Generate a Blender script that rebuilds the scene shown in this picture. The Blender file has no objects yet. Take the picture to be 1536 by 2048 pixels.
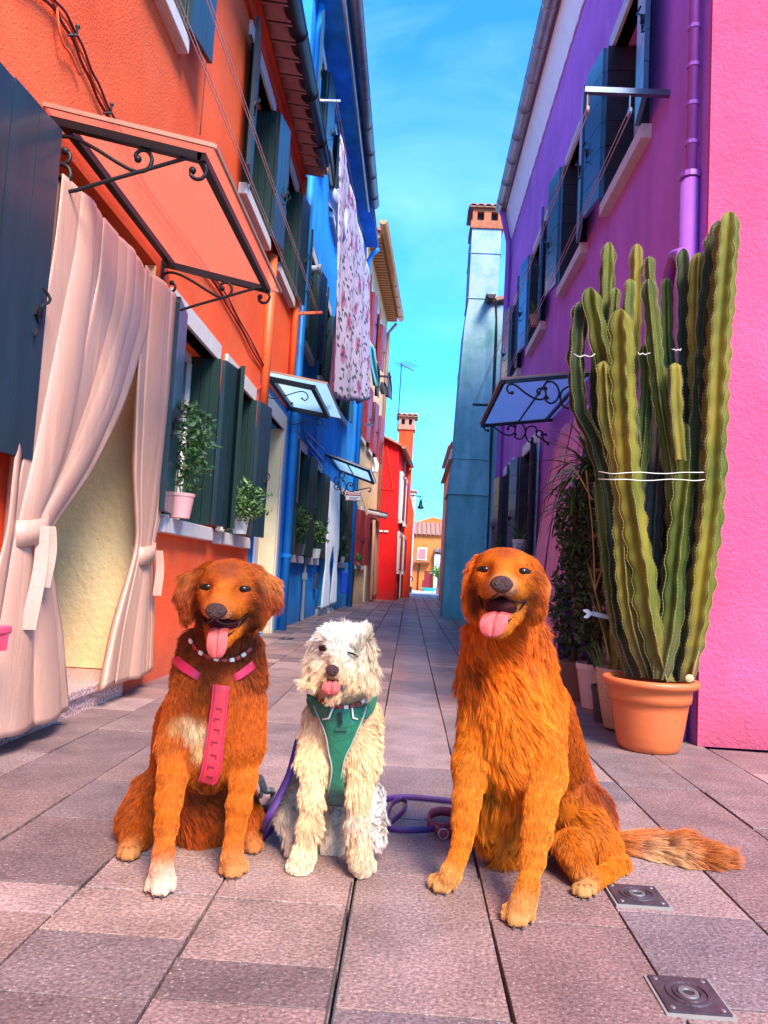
import bpy, bmesh, math, random
import numpy as np
from mathutils import Vector, Matrix
R = math.radians
random.seed(7)
rng = np.random.default_rng(11)
scn = bpy.context.scene
col = scn.collection

# ------------------------------------------------------------------ camera, sky, sun, exposure
FOC = 1550.0; EYE = 0.75                       # focal length in photograph pixels (1536 x 2048), eye height
_y, _p, _r = R(2.1), R(4.64), R(3.1)
_f = np.array([-math.sin(_y)*math.cos(_p), math.cos(_y)*math.cos(_p), math.sin(_p)])
_r0 = np.array([math.cos(_y), math.sin(_y), 0.0]); _u0 = np.cross(_r0, _f)
_R = math.cos(_r)*_r0 + math.sin(_r)*_u0
_U = -math.sin(_r)*_r0 + math.cos(_r)*_u0
_C = np.array([0, 0, EYE])
cam = bpy.data.cameras.new('camera'); camo = bpy.data.objects.new('camera', cam); col.objects.link(camo)
cam.sensor_fit = 'VERTICAL'; cam.sensor_height = 36.0; cam.sensor_width = 27.0
cam.lens = 36.0*FOC/2048.0; cam.clip_start = 0.05; cam.clip_end = 2000
m = Matrix(((_R[0], _U[0], -_f[0], 0), (_R[1], _U[1], -_f[1], 0), (_R[2], _U[2], -_f[2], EYE), (0, 0, 0, 1)))
camo.matrix_world = m
scn.camera = camo

SUN_EL, SUN_AZ = 46.0, 153.0
world = bpy.data.worlds.new('World'); scn.world = world; world.use_nodes = True
wn = world.node_tree.nodes; wl = world.node_tree.links; wn.clear()
sky = wn.new('ShaderNodeTexSky'); sky.sky_type = 'NISHITA'; sky.sun_disc = False
sky.sun_elevation = R(SUN_EL); sky.sun_rotation = R(SUN_AZ); sky.air_density = 1.0; sky.dust_density = 1.2; sky.ozone_density = 1.0
tint = wn.new('ShaderNodeMix'); tint.data_type = 'RGBA'; tint.blend_type = 'MULTIPLY'; tint.inputs[0].default_value = 1.0
tint.inputs[7].default_value = (0.16, 0.69, 1.27, 1)
bg = wn.new('ShaderNodeBackground'); bg.inputs[1].default_value = 0.15
wo = wn.new('ShaderNodeOutputWorld')
# faint wispy cloud all over the sky
wt = wn.new('ShaderNodeTexCoord'); wm = wn.new('ShaderNodeMapping'); wm.inputs['Scale'].default_value = (1.2, 3.0, 2.2); wm.inputs['Rotation'].default_value = (.3, .5, .4)
wz = wn.new('ShaderNodeTexNoise'); wz.inputs['Scale'].default_value = 2.6; wz.inputs['Detail'].default_value = 7; wz.inputs['Roughness'].default_value = .55; wz.inputs['Distortion'].default_value = .6
wr = wn.new('ShaderNodeMapRange'); wr.inputs[1].default_value = .44; wr.inputs[2].default_value = .78; wr.inputs[4].default_value = .26
cm = wn.new('ShaderNodeMix'); cm.data_type = 'RGBA'; cm.inputs[7].default_value = (2.6, 4.4, 5.2, 1)
wl.new(wt.outputs['Generated'], wm.inputs[0]); wl.new(wm.outputs[0], wz.inputs['Vector']); wl.new(wz.outputs['Fac'], wr.inputs[0]); wl.new(wr.outputs[0], cm.inputs[0])
wl.new(sky.outputs[0], tint.inputs[6]); wl.new(tint.outputs[2], cm.inputs[6]); wl.new(cm.outputs[2], bg.inputs[0]); wl.new(bg.outputs[0], wo.inputs[0])

sl = bpy.data.lights.new('sun', 'SUN'); so = bpy.data.objects.new('sun', sl); col.objects.link(so)
sl.energy = 2.8; sl.angle = R(22); sl.color = (1.0, 0.86, 0.70)
_sd = Vector((math.sin(R(SUN_AZ))*math.cos(R(SUN_EL)), math.cos(R(SUN_AZ))*math.cos(R(SUN_EL)), math.sin(R(SUN_EL))))
so.rotation_euler = _sd.to_track_quat('Z', 'Y').to_euler(); so.location = (3, -8, 12)
vs = scn.view_settings; vs.view_transform = 'Standard'; vs.look = 'None'; vs.gamma = 1.0; vs.use_curve_mapping = False; vs.exposure = 1.68
scn.cycles.max_bounces = 8; scn.cycles.diffuse_bounces = 6; scn.cycles.glossy_bounces = 3
scn.cycles.transmission_bounces = 6; scn.cycles.transparent_max_bounces = 12
scn.cycles.use_denoising = True

# ------------------------------------------------------------------ survey helpers: a pixel of the photograph as a place in the world
def ray(px, py): return (px-768)*_R + (1024-py)*_U + FOC*_f
def G(px, py, z=0.0):
    d = ray(px, py); return Vector(_C + d*((z-EYE)/d[2]))
def W(px, py, x):
    d = ray(px, py); return Vector(_C + d*(x/d[0]))
def D(px, py, y):
    d = ray(px, py); return Vector(_C + d*(y/d[1]))

# ------------------------------------------------------------------ mesh builder
ORG = {}
def _root(o):
    while o.parent: o = o.parent
    return o
class MB:
    def __init__(s): s.v = []; s.f = []
    def add(s, vs, fs):
        b = len(s.v); s.v += [tuple(v) for v in vs]; s.f += [tuple(i+b for i in f) for f in fs]; return s
    def hexa(s, c): return s.add(c, [(0,1,2,3),(7,6,5,4),(0,4,5,1),(1,5,6,2),(2,6,7,3),(3,7,4,0)])
    def box(s, x0,x1,y0,y1,z0,z1):
        return s.hexa([(x0,y0,z0),(x1,y0,z0),(x1,y1,z0),(x0,y1,z0),(x0,y0,z1),(x1,y0,z1),(x1,y1,z1),(x0,y1,z1)])
    def bar(s, a, b, w, h, up=(0,0,1)):
        a, b = Vector(a), Vector(b); t = (b-a).normalized(); up = Vector(up)
        sd = t.cross(up)
        if sd.length < 1e-4: sd = t.cross(Vector((1,0,0)))
        sd.normalize(); u = sd.cross(t); sd *= w/2; u *= h/2
        return s.hexa([a-sd-u, a+sd-u, a+sd+u, a-sd+u, b-sd-u, b+sd-u, b+sd+u, b-sd+u])
    def tube(s, pts, r, n=8, cap=True):
        pts = [Vector(p) for p in pts]; k = len(pts); rs = r if hasattr(r, '__len__') else [r]*k
        t0 = (pts[1]-pts[0]).normalized(); a = t0.orthogonal().normalized(); rings = []
        for i, p in enumerate(pts):
            t = (pts[min(i+1,k-1)]-pts[max(i-1,0)])
            t = t.normalized() if t.length > 1e-9 else t0
            a = a - t*a.dot(t)
            a = a.normalized() if a.length > 1e-6 else t.orthogonal().normalized()
            b = t.cross(a)
            rings.append([p + (a*math.cos(q)+b*math.sin(q))*rs[i] for q in [2*math.pi*j/n for j in range(n)]])
        vs = [v for g in rings for v in g]
        fs = [(i*n+j, i*n+(j+1)%n, (i+1)*n+(j+1)%n, (i+1)*n+j) for i in range(k-1) for j in range(n)]
        if cap: fs += [tuple(range(n))[::-1], tuple(range((k-1)*n, k*n))]
        return s.add(vs, fs)
    def lathe(s, c, prof, n=32, squash=1.0, ang=0):
        c = Vector(c); vs = []; k = len(prof)
        for r, z in prof:
            for j in range(n):
                q = 2*math.pi*j/n; vs.append((c.x+r*math.cos(q), c.y+r*math.sin(q)*squash, c.z+z))
        fs = [(i*n+j, i*n+(j+1)%n, (i+1)*n+(j+1)%n, (i+1)*n+j) for i in range(k-1) for j in range(n)]
        return s.add(vs, fs)
    def ball(s, c, r, n=10, m_=6, sc=(1,1,1), rot=None):
        c = Vector(c); vs = []; fs = []
        for i in range(m_+1):
            th = math.pi*i/m_
            for j in range(n):
                q = 2*math.pi*j/n
                p = Vector((r*sc[0]*math.sin(th)*math.cos(q), r*sc[1]*math.sin(th)*math.sin(q), r*sc[2]*math.cos(th)))
                if rot is not None: p = rot @ p
                vs.append(c+p)
        fs = [(i*n+j, (i+1)*n+j, (i+1)*n+(j+1)%n, i*n+(j+1)%n) for i in range(m_) for j in range(n)]
        return s.add(vs, fs)
    def grid(s, P, close=False):
        nu = len(P); nv = len(P[0]); vs = [p for row in P for p in row]
        fs = [(i*nv+j, i*nv+j+1, (i+1)*nv+j+1, (i+1)*nv+j) for i in range(nu-1) for j in range(nv-1)]
        return s.add(vs, fs)
    def build(s, name, mat, parent=None, smooth=False, solid=0, weld=False, bevel=0, origin=None):
        me = bpy.data.meshes.new(name)
        o = bpy.data.objects.new(name, me); col.objects.link(o)
        if parent is not None:
            org = _root(parent).location; o.parent = parent
        else:
            vs = np.array(s.v)
            org = Vector(origin) if origin is not None else Vector(((vs[:,0].min()+vs[:,0].max())/2, (vs[:,1].min()+vs[:,1].max())/2, vs[:,2].min()))
            o.location = org
        me.from_pydata([(v[0]-org[0], v[1]-org[1], v[2]-org[2]) for v in s.v], [], s.f)
        if weld or not smooth or solid == 0:
            bm = bmesh.new(); bm.from_mesh(me)
            if weld: bmesh.ops.remove_doubles(bm, verts=bm.verts, dist=1e-5)
            bmesh.ops.recalc_face_normals(bm, faces=bm.faces); bm.to_mesh(me); bm.free()
        if mat is not None: me.materials.append(mat)
        if smooth: me.polygons.foreach_set('use_smooth', [True]*len(me.polygons))
        if solid:
            md = o.modifiers.new('thick', 'SOLIDIFY'); md.thickness = solid; md.offset = 0
        if bevel:
            md = o.modifiers.new('edge', 'BEVEL'); md.width = bevel; md.segments = 2; md.limit_method = 'ANGLE'
        return o
def thing(name, label, cat, loc, group=None):
    o = bpy.data.objects.new(name, None); col.objects.link(o); o.location = loc; o.empty_display_size = 0.1
    return tag(o, label, cat, group)
def tag(o, label, cat, group=None, kind=None):
    if label: o['label'] = label
    if cat: o['category'] = cat
    if group: o['group'] = group
    if kind: o['kind'] = kind
    return o
def struct(o): o['kind'] = 'structure'; return o

# ------------------------------------------------------------------ materials
def S(r, g, b):
    f = lambda c: (c/12.92 if c <= .04045 else ((c+.055)/1.055)**2.4)
    return (f(r/255), f(g/255), f(b/255), 1)
MATS = {}
def mat(name, rgb, rough=.6, metal=0, var=.12, vs_=3.0, bump=0, bs=60, streak=0, coat=0, rgb2=None, trans=0, alpha=1, spec=.5, rand=0, stretch=None, speck=0, subs=0, sheen=0):
    if name in MATS: return MATS[name]
    m_ = bpy.data.materials.new(name); m_.use_nodes = True; nt = m_.node_tree; N = nt.nodes; L = nt.links
    b = N['Principled BSDF']; b.inputs['Roughness'].default_value = rough; b.inputs['Metallic'].default_value = metal
    b.inputs['Specular IOR Level'].default_value = spec
    c = tuple(rgb[:3])+(1,)
    if coat: b.inputs['Coat Weight'].default_value = coat; b.inputs['Coat Roughness'].default_value = .15
    if trans: b.inputs['Transmission Weight'].default_value = trans
    if sheen: b.inputs['Sheen Weight'].default_value = sheen
    if subs: b.inputs['Subsurface Weight'].default_value = subs; b.inputs['Subsurface Radius'].default_value = (.02,.008,.004)
    b.inputs['Alpha'].default_value = alpha
    tc = N.new('ShaderNodeTexCoord'); mp = N.new('ShaderNodeMapping'); L.new(tc.outputs['Object'], mp.inputs[0])
    if stretch: mp.inputs['Scale'].default_value = stretch
    src = None
    if var or rgb2:
        n = N.new('ShaderNodeTexNoise'); n.inputs['Scale'].default_value = vs_; n.inputs['Detail'].default_value = 8; n.inputs['Roughness'].default_value = .62
        L.new(mp.outputs[0], n.inputs['Vector'])
        rp = N.new('ShaderNodeValToRGB'); rp.color_ramp.elements[0].position = .3; rp.color_ramp.elements[1].position = .7
        c2 = tuple(rgb2[:3])+(1,) if rgb2 else tuple(min(1, x*(1+var)) for x in c[:3])+(1,)
        c1 = c if rgb2 else tuple(x*(1-var) for x in c[:3])+(1,)
        rp.color_ramp.elements[0].color = c1; rp.color_ramp.elements[1].color = c2
        L.new(n.outputs['Fac'], rp.inputs[0]); src = rp.outputs[0]
    else:
        rg = N.new('ShaderNodeRGB'); rg.outputs[0].default_value = c; src = rg.outputs[0]
    if streak:
        mp2 = N.new('ShaderNodeMapping'); mp2.inputs['Scale'].default_value = (2.2, 2.2, .22); L.new(tc.outputs['Object'], mp2.inputs[0])
        n2 = N.new('ShaderNodeTexNoise'); n2.inputs['Scale'].default_value = 2.4; n2.inputs['Detail'].default_value = 6; L.new(mp2.outputs[0], n2.inputs['Vector'])
        mr = N.new('ShaderNodeMapRange'); mr.inputs[1].default_value = .35; mr.inputs[2].default_value = .7; mr.inputs[3].default_value = 1-streak; mr.inputs[4].default_value = 1+streak*.25
        L.new(n2.outputs['Fac'], mr.inputs[0])
        hs = N.new('ShaderNodeHueSaturation'); L.new(mr.outputs[0], hs.inputs['Value']); L.new(src, hs.inputs['Color']); src = hs.outputs[0]
    if speck:
        v = N.new('ShaderNodeTexNoise'); v.inputs['Scale'].default_value = 120; v.inputs['Detail'].default_value = 2; L.new(tc.outputs['Object'], v.inputs['Vector'])
        mr = N.new('ShaderNodeMapRange'); mr.inputs[1].default_value = .3; mr.inputs[2].default_value = .72; mr.inputs[3].default_value = 1-speck; mr.inputs[4].default_value = 1+speck
        L.new(v.outputs['Fac'], mr.inputs[0])
        hs = N.new('ShaderNodeHueSaturation'); L.new(mr.outputs[0], hs.inputs['Value']); L.new(src, hs.inputs['Color']); src = hs.outputs[0]
    if rand:
        oi = N.new('ShaderNodeObjectInfo'); mr = N.new('ShaderNodeMapRange'); mr.inputs[3].default_value = 1-rand; mr.inputs[4].default_value = 1+rand
        L.new(oi.outputs['Random'], mr.inputs[0])
        hs = N.new('ShaderNodeHueSaturation'); L.new(mr.outputs[0], hs.inputs['Value']); L.new(src, hs.inputs['Color']); src = hs.outputs[0]
    L.new(src, b.inputs['Base Color'])
    if bump:
        n3 = N.new('ShaderNodeTexNoise'); n3.inputs['Scale'].default_value = bs; n3.inputs['Detail'].default_value = 5; n3.inputs['Roughness'].default_value = .6
        L.new(mp.outputs[0], n3.inputs['Vector'])
        bp = N.new('ShaderNodeBump'); bp.inputs['Strength'].default_value = min(1, bump); bp.inputs['Distance'].default_value = .01
        L.new(n3.outputs['Fac'], bp.inputs['Height']); L.new(bp.outputs[0], b.inputs['Normal'])
    MATS[name] = m_; return m_

def plaster(n, c, c2=None, st=.12, b=.7, bs=70, rough=.85):
    m_ = _plaster(n, c, c2, st, b, bs, rough); nt = m_.node_tree; N = nt.nodes; L = nt.links; bb = N['Principled BSDF']; src = bb.inputs['Base Color'].links[0].from_socket
    tc = N.new('ShaderNodeTexCoord'); sp = N.new('ShaderNodeSeparateXYZ'); L.new(tc.outputs['Object'], sp.inputs[0])
    # faded patches of old paint, and dirt splashed up from the paving
    n1 = N.new('ShaderNodeTexNoise'); n1.inputs['Scale'].default_value = .8; n1.inputs['Detail'].default_value = 9; n1.inputs['Roughness'].default_value = .66; L.new(tc.outputs['Object'], n1.inputs['Vector'])
    m1 = N.new('ShaderNodeMapRange'); m1.inputs[1].default_value = .38; m1.inputs[2].default_value = .62; m1.inputs[3].default_value = .88; m1.inputs[4].default_value = 1.10; L.new(n1.outputs['Fac'], m1.inputs[0])
    hs = N.new('ShaderNodeHueSaturation'); L.new(m1.outputs[0], hs.inputs['Value']); L.new(src, hs.inputs['Color'])
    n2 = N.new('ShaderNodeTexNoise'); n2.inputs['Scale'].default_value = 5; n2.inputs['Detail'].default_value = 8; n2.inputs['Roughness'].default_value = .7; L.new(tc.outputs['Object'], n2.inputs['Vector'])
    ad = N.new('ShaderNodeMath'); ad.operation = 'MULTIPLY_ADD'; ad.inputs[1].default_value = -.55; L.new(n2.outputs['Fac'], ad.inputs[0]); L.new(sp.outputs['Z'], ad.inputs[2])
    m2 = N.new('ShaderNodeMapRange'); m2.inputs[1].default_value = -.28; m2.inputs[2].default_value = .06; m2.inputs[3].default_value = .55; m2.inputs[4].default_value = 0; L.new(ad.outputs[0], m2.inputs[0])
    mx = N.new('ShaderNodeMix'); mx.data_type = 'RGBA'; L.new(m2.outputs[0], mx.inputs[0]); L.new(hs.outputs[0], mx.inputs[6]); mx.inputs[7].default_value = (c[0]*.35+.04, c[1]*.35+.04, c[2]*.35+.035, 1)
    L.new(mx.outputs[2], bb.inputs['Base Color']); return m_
_plaster = lambda n, c, c2=None, st=.12, b=.7, bs=70, rough=.85: mat(n, c, rough, var=.1, vs_=1.3, bump=b, bs=bs, streak=st, rgb2=c2, spec=.25, speck=.06)
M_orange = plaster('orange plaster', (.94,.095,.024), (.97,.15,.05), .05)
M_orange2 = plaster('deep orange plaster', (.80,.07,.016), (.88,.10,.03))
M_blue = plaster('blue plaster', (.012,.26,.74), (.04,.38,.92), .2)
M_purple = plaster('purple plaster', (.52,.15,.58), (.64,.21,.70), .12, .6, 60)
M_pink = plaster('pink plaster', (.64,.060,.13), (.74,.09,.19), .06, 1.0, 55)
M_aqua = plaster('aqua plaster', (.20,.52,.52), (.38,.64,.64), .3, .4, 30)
def _aq():
    # old paint: pale and chalky high up, turquoise below, mossy green stains in patches
    nt = M_aqua.node_tree; N = nt.nodes; L = nt.links; b = N['Principled BSDF']; src = b.inputs['Base Color'].links[0].from_socket
    tc = N.new('ShaderNodeTexCoord'); sp = N.new('ShaderNodeSeparateXYZ'); L.new(tc.outputs['Object'], sp.inputs[0])
    nz = N.new('ShaderNodeTexNoise'); nz.inputs['Scale'].default_value = .9; nz.inputs['Detail'].default_value = 6; L.new(tc.outputs['Object'], nz.inputs['Vector'])
    ad = N.new('ShaderNodeMath'); ad.operation = 'MULTIPLY_ADD'; ad.inputs[1].default_value = 3.2; L.new(nz.outputs['Fac'], ad.inputs[0]); L.new(sp.outputs['Z'], ad.inputs[2])
    mr = N.new('ShaderNodeMapRange'); mr.inputs[1].default_value = 5.6; mr.inputs[2].default_value = 8.2; L.new(ad.outputs[0], mr.inputs[0])
    mx = N.new('ShaderNodeMix'); mx.data_type = 'RGBA'; L.new(mr.outputs[0], mx.inputs[0]); L.new(src, mx.inputs[6]); mx.inputs[7].default_value = (.33,.40,.45,1)
    n2 = N.new('ShaderNodeTexNoise'); n2.inputs['Scale'].default_value = 1.6; n2.inputs['Detail'].default_value = 8; n2.inputs['Roughness'].default_value = .7; L.new(tc.outputs['Object'], n2.inputs['Vector'])
    m2 = N.new('ShaderNodeMapRange'); m2.inputs[1].default_value = .48; m2.inputs[2].default_value = .64; m2.inputs[4].default_value = .75; L.new(n2.outputs['Fac'], m2.inputs[0])
    m3 = N.new('ShaderNodeMix'); m3.data_type = 'RGBA'; L.new(m2.outputs[0], m3.inputs[0]); L.new(mx.outputs[2], m3.inputs[6]); m3.inputs[7].default_value = (.10,.30,.26,1)
    L.new(m3.outputs[2], b.inputs['Base Color'])
_aq()
M_greyaqua = M_aqua; _unused = plaster('pale grey blue plaster', (.55,.62,.70), (.72,.76,.82), .3, .3, 30)
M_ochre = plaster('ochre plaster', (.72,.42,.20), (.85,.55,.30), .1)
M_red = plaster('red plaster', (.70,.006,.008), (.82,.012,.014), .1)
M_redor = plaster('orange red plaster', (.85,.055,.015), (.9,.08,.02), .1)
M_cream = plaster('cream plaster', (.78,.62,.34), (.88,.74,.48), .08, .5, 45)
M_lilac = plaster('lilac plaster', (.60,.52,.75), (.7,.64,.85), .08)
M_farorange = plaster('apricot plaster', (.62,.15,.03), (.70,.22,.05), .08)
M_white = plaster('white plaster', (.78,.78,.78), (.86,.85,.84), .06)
M_stone = mat('pale window stone', (.62,.54,.52), .7, var=.1, vs_=14, bump=.25, bs=90, speck=.06)
M_cornice = mat('white cornice', (.95,.93,.95), .7, var=.05, vs_=5)
M_green = mat('dark green shutter paint', (.007,.022,.018), .38, var=.25, vs_=9, bump=.12, bs=40, stretch=(1,1,.15))
M_skyb = mat('glossy blue shutter leaf', (.045,.14,.21), .18, var=.12, vs_=9, coat=.6)  # outer leaves, lighter and bluer than the brown inner ones
M_blueg = mat('sky tinted green shutter', (.016,.034,.044), .30, var=.2, vs_=9, bump=.1, bs=40, stretch=(1,1,.15), coat=.25)  # green shutter paint with a bluish sky reflection put into its colour
M_brown = mat('dark brown shutter paint', (.028,.018,.024), .28, var=.2, vs_=9, coat=.4)
M_maroon = mat('maroon shutter paint', (.22,.012,.02), .4, var=.15, vs_=9)
M_iron = mat('black wrought iron', (.015,.013,.014), .45, .3, var=.2, vs_=20, bump=.2, bs=80)
M_gutter = mat('dark brown gutter metal', (.055,.035,.040), .38, .5, var=.25, vs_=5)
M_gutterg = mat('grey gutter metal', (.12,.13,.17), .35, .6, var=.25, vs_=4)
M_zinc = mat('zinc gutter', (.42,.37,.36), .35, .7, var=.2, vs_=5)
M_terra = mat('terracotta roof tile', (.38,.17,.11), .85, var=.3, vs_=12, bump=.3, rand=.2)
M_soffit = mat('painted soffit tile', (.62,.22,.18), .8, var=.15, vs_=8, rand=.1)
M_glass = mat('window glass', (.02,.025,.03), .06, var=0, spec=.8)
M_dark = mat('dark interior', (.02,.017,.016), .9, var=.1)
M_wood = mat('varnished brown wood', (.20,.055,.015), .4, var=.35, vs_=6, stretch=(1,1,.1), bump=.15)
M_pipeor = mat('orange painted pipe', (.85,.13,.03), .5, var=.1)
M_pipeblue = mat('blue painted pipe', (.01,.22,.60), .4, var=.12)
M_pipepur = mat('purple painted pipe', (.36,.09,.42), .45, var=.1)
M_copper = mat('copper brown pipe', (.42,.20,.13), .5, .3, var=.2)
M_cable = mat('dark red cable', (.12,.02,.02), .6, var=.1)
M_rope = mat('clothes line cord', (.55,.42,.42), .8, var=.1, vs_=60)

# ------------------------------------------------------------------ facades
class Fac:
    def __init__(s, o, d, n): s.o = Vector((o[0], o[1], 0)); s.d = Vector((d[0], d[1], 0)).normalized(); s.n = Vector((n[0], n[1], 0)).normalized()
    def p(s, a, z, out=0): return s.o + s.d*a + s.n*out + Vector((0,0,z))
    def box(s, mb, a0, a1, z0, z1, o0, o1):
        return mb.hexa([s.p(a0,z0,o0), s.p(a1,z0,o0), s.p(a1,z0,o1), s.p(a0,z0,o1), s.p(a0,z1,o0), s.p(a1,z1,o0), s.p(a1,z1,o1), s.p(a0,z1,o1)])
def wall_mesh(F, a0, a1, z0, z1, ops, depth=.22, back=4.0, roofz=None):
    mb = MB(); A = sorted({a0, a1, *[q for o in ops for q in o[:2]]}); Z = sorted({z0, z1, *[q for o in ops for q in o[2:4]]})
    for i in range(len(A)-1):
        for j in range(len(Z)-1):
            ca = (A[i]+A[i+1])/2; cz = (Z[j]+Z[j+1])/2
            if any(o[0] < ca < o[1] and o[2] < cz < o[3] for o in ops): continue
            mb.add([F.p(A[i],Z[j]), F.p(A[i+1],Z[j]), F.p(A[i+1],Z[j+1]), F.p(A[i],Z[j+1])], [(0,1,2,3)])
    for o in ops:
        d = o[4] if len(o) > 4 else depth
        q = [(o[0],o[2]), (o[1],o[2]), (o[1],o[3]), (o[0],o[3])]
        for k in range(4):
            (s0,t0), (s1,t1) = q[k], q[(k+1)%4]
            mb.add([F.p(s0,t0), F.p(s1,t1), F.p(s1,t1,-d), F.p(s0,t0,-d)], [(0,1,2,3)])
    for (s0, o0, s1, o1) in ((a0,0,a0,-back), (a0,-back,a1,-back), (a1,-back,a1,0)):
        mb.add([F.p(s0,z0,o0), F.p(s1,z0,o1), F.p(s1,z1,o1), F.p(s0,z1,o0)], [(0,1,2,3)])
    return mb
def leaf(F, parent, a, z0, z1, o0, o1, th, m_, nb=3, battens=False):
    """a shutter leaf standing out of the wall at a (constant along-wall position)"""
    sh = MB(); F.box(sh, a-.004, a+.004, z0+.01, z1-.01, o0+.003, o1-.003); sh = sh.build('shutter', m_, parent)
    if battens:
        k = 6; h = (z1-z0)/k
        for i in range(k):
            b = MB(); F.box(b, a-th/2, a+th/2, z0+i*h+.003, z0+(i+1)*h-.003, o0, o1); b.build('panel', m_, sh)
    else:
        w = (o1-o0)/nb
        for i in range(nb):
            b = MB(); F.box(b, a-th/2, a+th/2, z0, z1, o0+i*w+.002, o0+(i+1)*w-.002); b.build('board', m_, sh)
    return sh
def flat_leaf(F, parent, a0, a1, z0, z1, out, m_, nb=3, tilt=.0, battens=False, latch=True):
    """a leaf folded back along the wall; tilt = how far the free end (a1) stands further out"""
    sh = MB()
    def hx(mb, s0, s1, t0, t1, d0, d1):
        f = lambda s_: out + tilt*(s_-a0)/(a1-a0)
        return mb.hexa([F.p(s0,t0,f(s0)+d0), F.p(s1,t0,f(s1)+d0), F.p(s1,t0,f(s1)+d1), F.p(s0,t0,f(s0)+d1), F.p(s0,t1,f(s0)+d0), F.p(s1,t1,f(s1)+d0), F.p(s1,t1,f(s1)+d1), F.p(s0,t1,f(s0)+d1)])
    hx(sh, a0+.004*(1 if a1 > a0 else -1), a1-.004*(1 if a1 > a0 else -1), z0+.008, z1-.008, .008, .020); sh = sh.build('shutter', m_, parent)
    w = (a1-a0)/nb; e = .0022*(1 if a1 > a0 else -1)
    if battens:
        k = 6; h = (z1-z0)/k
        for i in range(k):
            b = MB(); hx(b, a0, a1, z0+i*h+.003, z0+(i+1)*h-.003, 0, .032); b.build('panel', m_, sh)
    else:
        for i in range(nb):
            b = MB(); hx(b, a0+i*w+e, a0+(i+1)*w-e, z0, z1, 0, .032); b.build('board', m_, sh)
    if latch:
        zm = z0+(z1-z0)*.42; am = a0+(a1-a0)*.8; f = out+tilt*.8+.05
        pts = [F.p(am, zm+.10-.2*t/12, f+.02*math.sin(t*.52)) + F.d*(.03*math.sin(t*.9)) for t in range(13)]
        l = MB().tube(pts, .006, 6); F.box(l, am-.02, am+.02, zm-.01, zm+.03, f-.05, f); l.build('latch', M_iron, sh)
    return sh
def window(F, parent, a0, a1, z0, z1, m_sh=None, surround=M_stone, sill=True, lintel=True, reveal=.2, inner=True, near=True, far=True, w=.34, battens=False, m_near=None, cream=False, outn=.05, sillout=.07, jamb=0.0):
    g = MB()
    if lintel: F.box(g, a0-.09, a1+.09, z1, z1+.13, -.10, .025)
    if jamb:
        F.box(g, a0-jamb, a0, z0, z1, -.1, .020); F.box(g, a1, a1+jamb, z0, z1, -.1, .020)
    if not lintel: F.box(g, a0, a1, z0-.003, z0+.012, -reveal, .0)
    o = g.build('window', surround, parent)
    if sill:
        q = MB(); F.box(q, a0-.07, a1+.07, z0-.10, z0, -.05, sillout); F.box(q, a0+.001, a1-.001, z0-.003, z0+.010, -reveal, .0); q.build('sill', surround, o, bevel=.006)
    q = MB(); F.box(q, a0, a1, z0, z1, -reveal-.02, -reveal); q.build('pane', M_glass, o)
    q = MB()
    for (s0, s1, t0, t1) in ((a0,a0+.05,z0,z1),(a1-.05,a1,z0,z1),(a0,a1,z0,z0+.06),(a0,a1,z1-.06,z1),((a0+a1)/2-.035,(a0+a1)/2+.035,z0,z1)):
        F.box(q, s0, s1, t0, t1, -reveal+.001, -reveal+.035)
    q.build('frame', M_stone, o)
    if m_sh:
        if inner:
            if far: leaf(F, parent, a1-.02, z0+.02, z1-.01, -reveal+.04, .06, .03, m_sh, 3, battens)
            if near: leaf(F, parent, a0+.02, z0+.02, z1-.01, -reveal+.04, .06, .03, m_sh, 3, battens)
        if far: flat_leaf(F, parent, a1-.005, a1-.005+w, z0+.02, z1-.01, .062, m_near or m_sh, 3, .05, battens)
        if near: flat_leaf(F, parent, a0+.005, a0+.005-w, z0+.02, z1-.01, .062, m_near or m_sh, 3, .05, battens)
    return o
def gutter(parent, pts, r, m_, clips=0, m_clip=None):
    """half round gutter along a line, open on top, with clips that wrap it"""
    a, b = Vector(pts[0]), Vector(pts[1]); t = (b-a).normalized(); s_ = t.cross(Vector((0,0,1))).normalized(); n = 12
    mb = MB(); P = []
    for e in (a, b):
        P.append([e + s_*r*math.cos(q) - Vector((0,0,1))*r*math.sin(q) for q in [math.pi*j/n for j in range(n+1)]])
    mb.grid(P); mb.add(P[0], [tuple(range(n+1))]); mb.add(P[1], [tuple(range(n+1))])
    for k in (0, n): mb.tube([P[0][k], P[1][k]], r*.12, 6)
    o = mb.build('gutter', m_, parent, smooth=False, solid=.004)
    for p in o.data.polygons: p.use_smooth = len(p.vertices) == 4
    for i in range(clips):
        e = a + (b-a)*((i+.5)/clips)
        q = MB().tube([e + s_*(r+.006)*math.cos(v) - Vector((0,0,1))*(r+.006)*math.sin(v) for v in [math.pi*j/10 for j in range(-1, 12)]], .008, 6)
        q.build('gutter_clip', m_clip or m_, parent)
    return o
def spiral(c, r0, r1, a0, a1, ux, uy, n=22):
    """a spiral in the plane (ux, uy) round c from radius r0 at angle a0 to r1 at a1"""
    return [Vector(c) + Vector(ux)*(r0+(r1-r0)*i/n)*math.cos(a0+(a1-a0)*i/n) + Vector(uy)*(r0+(r1-r0)*i/n)*math.sin(a0+(a1-a0)*i/n) for i in range(n+1)]
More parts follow.
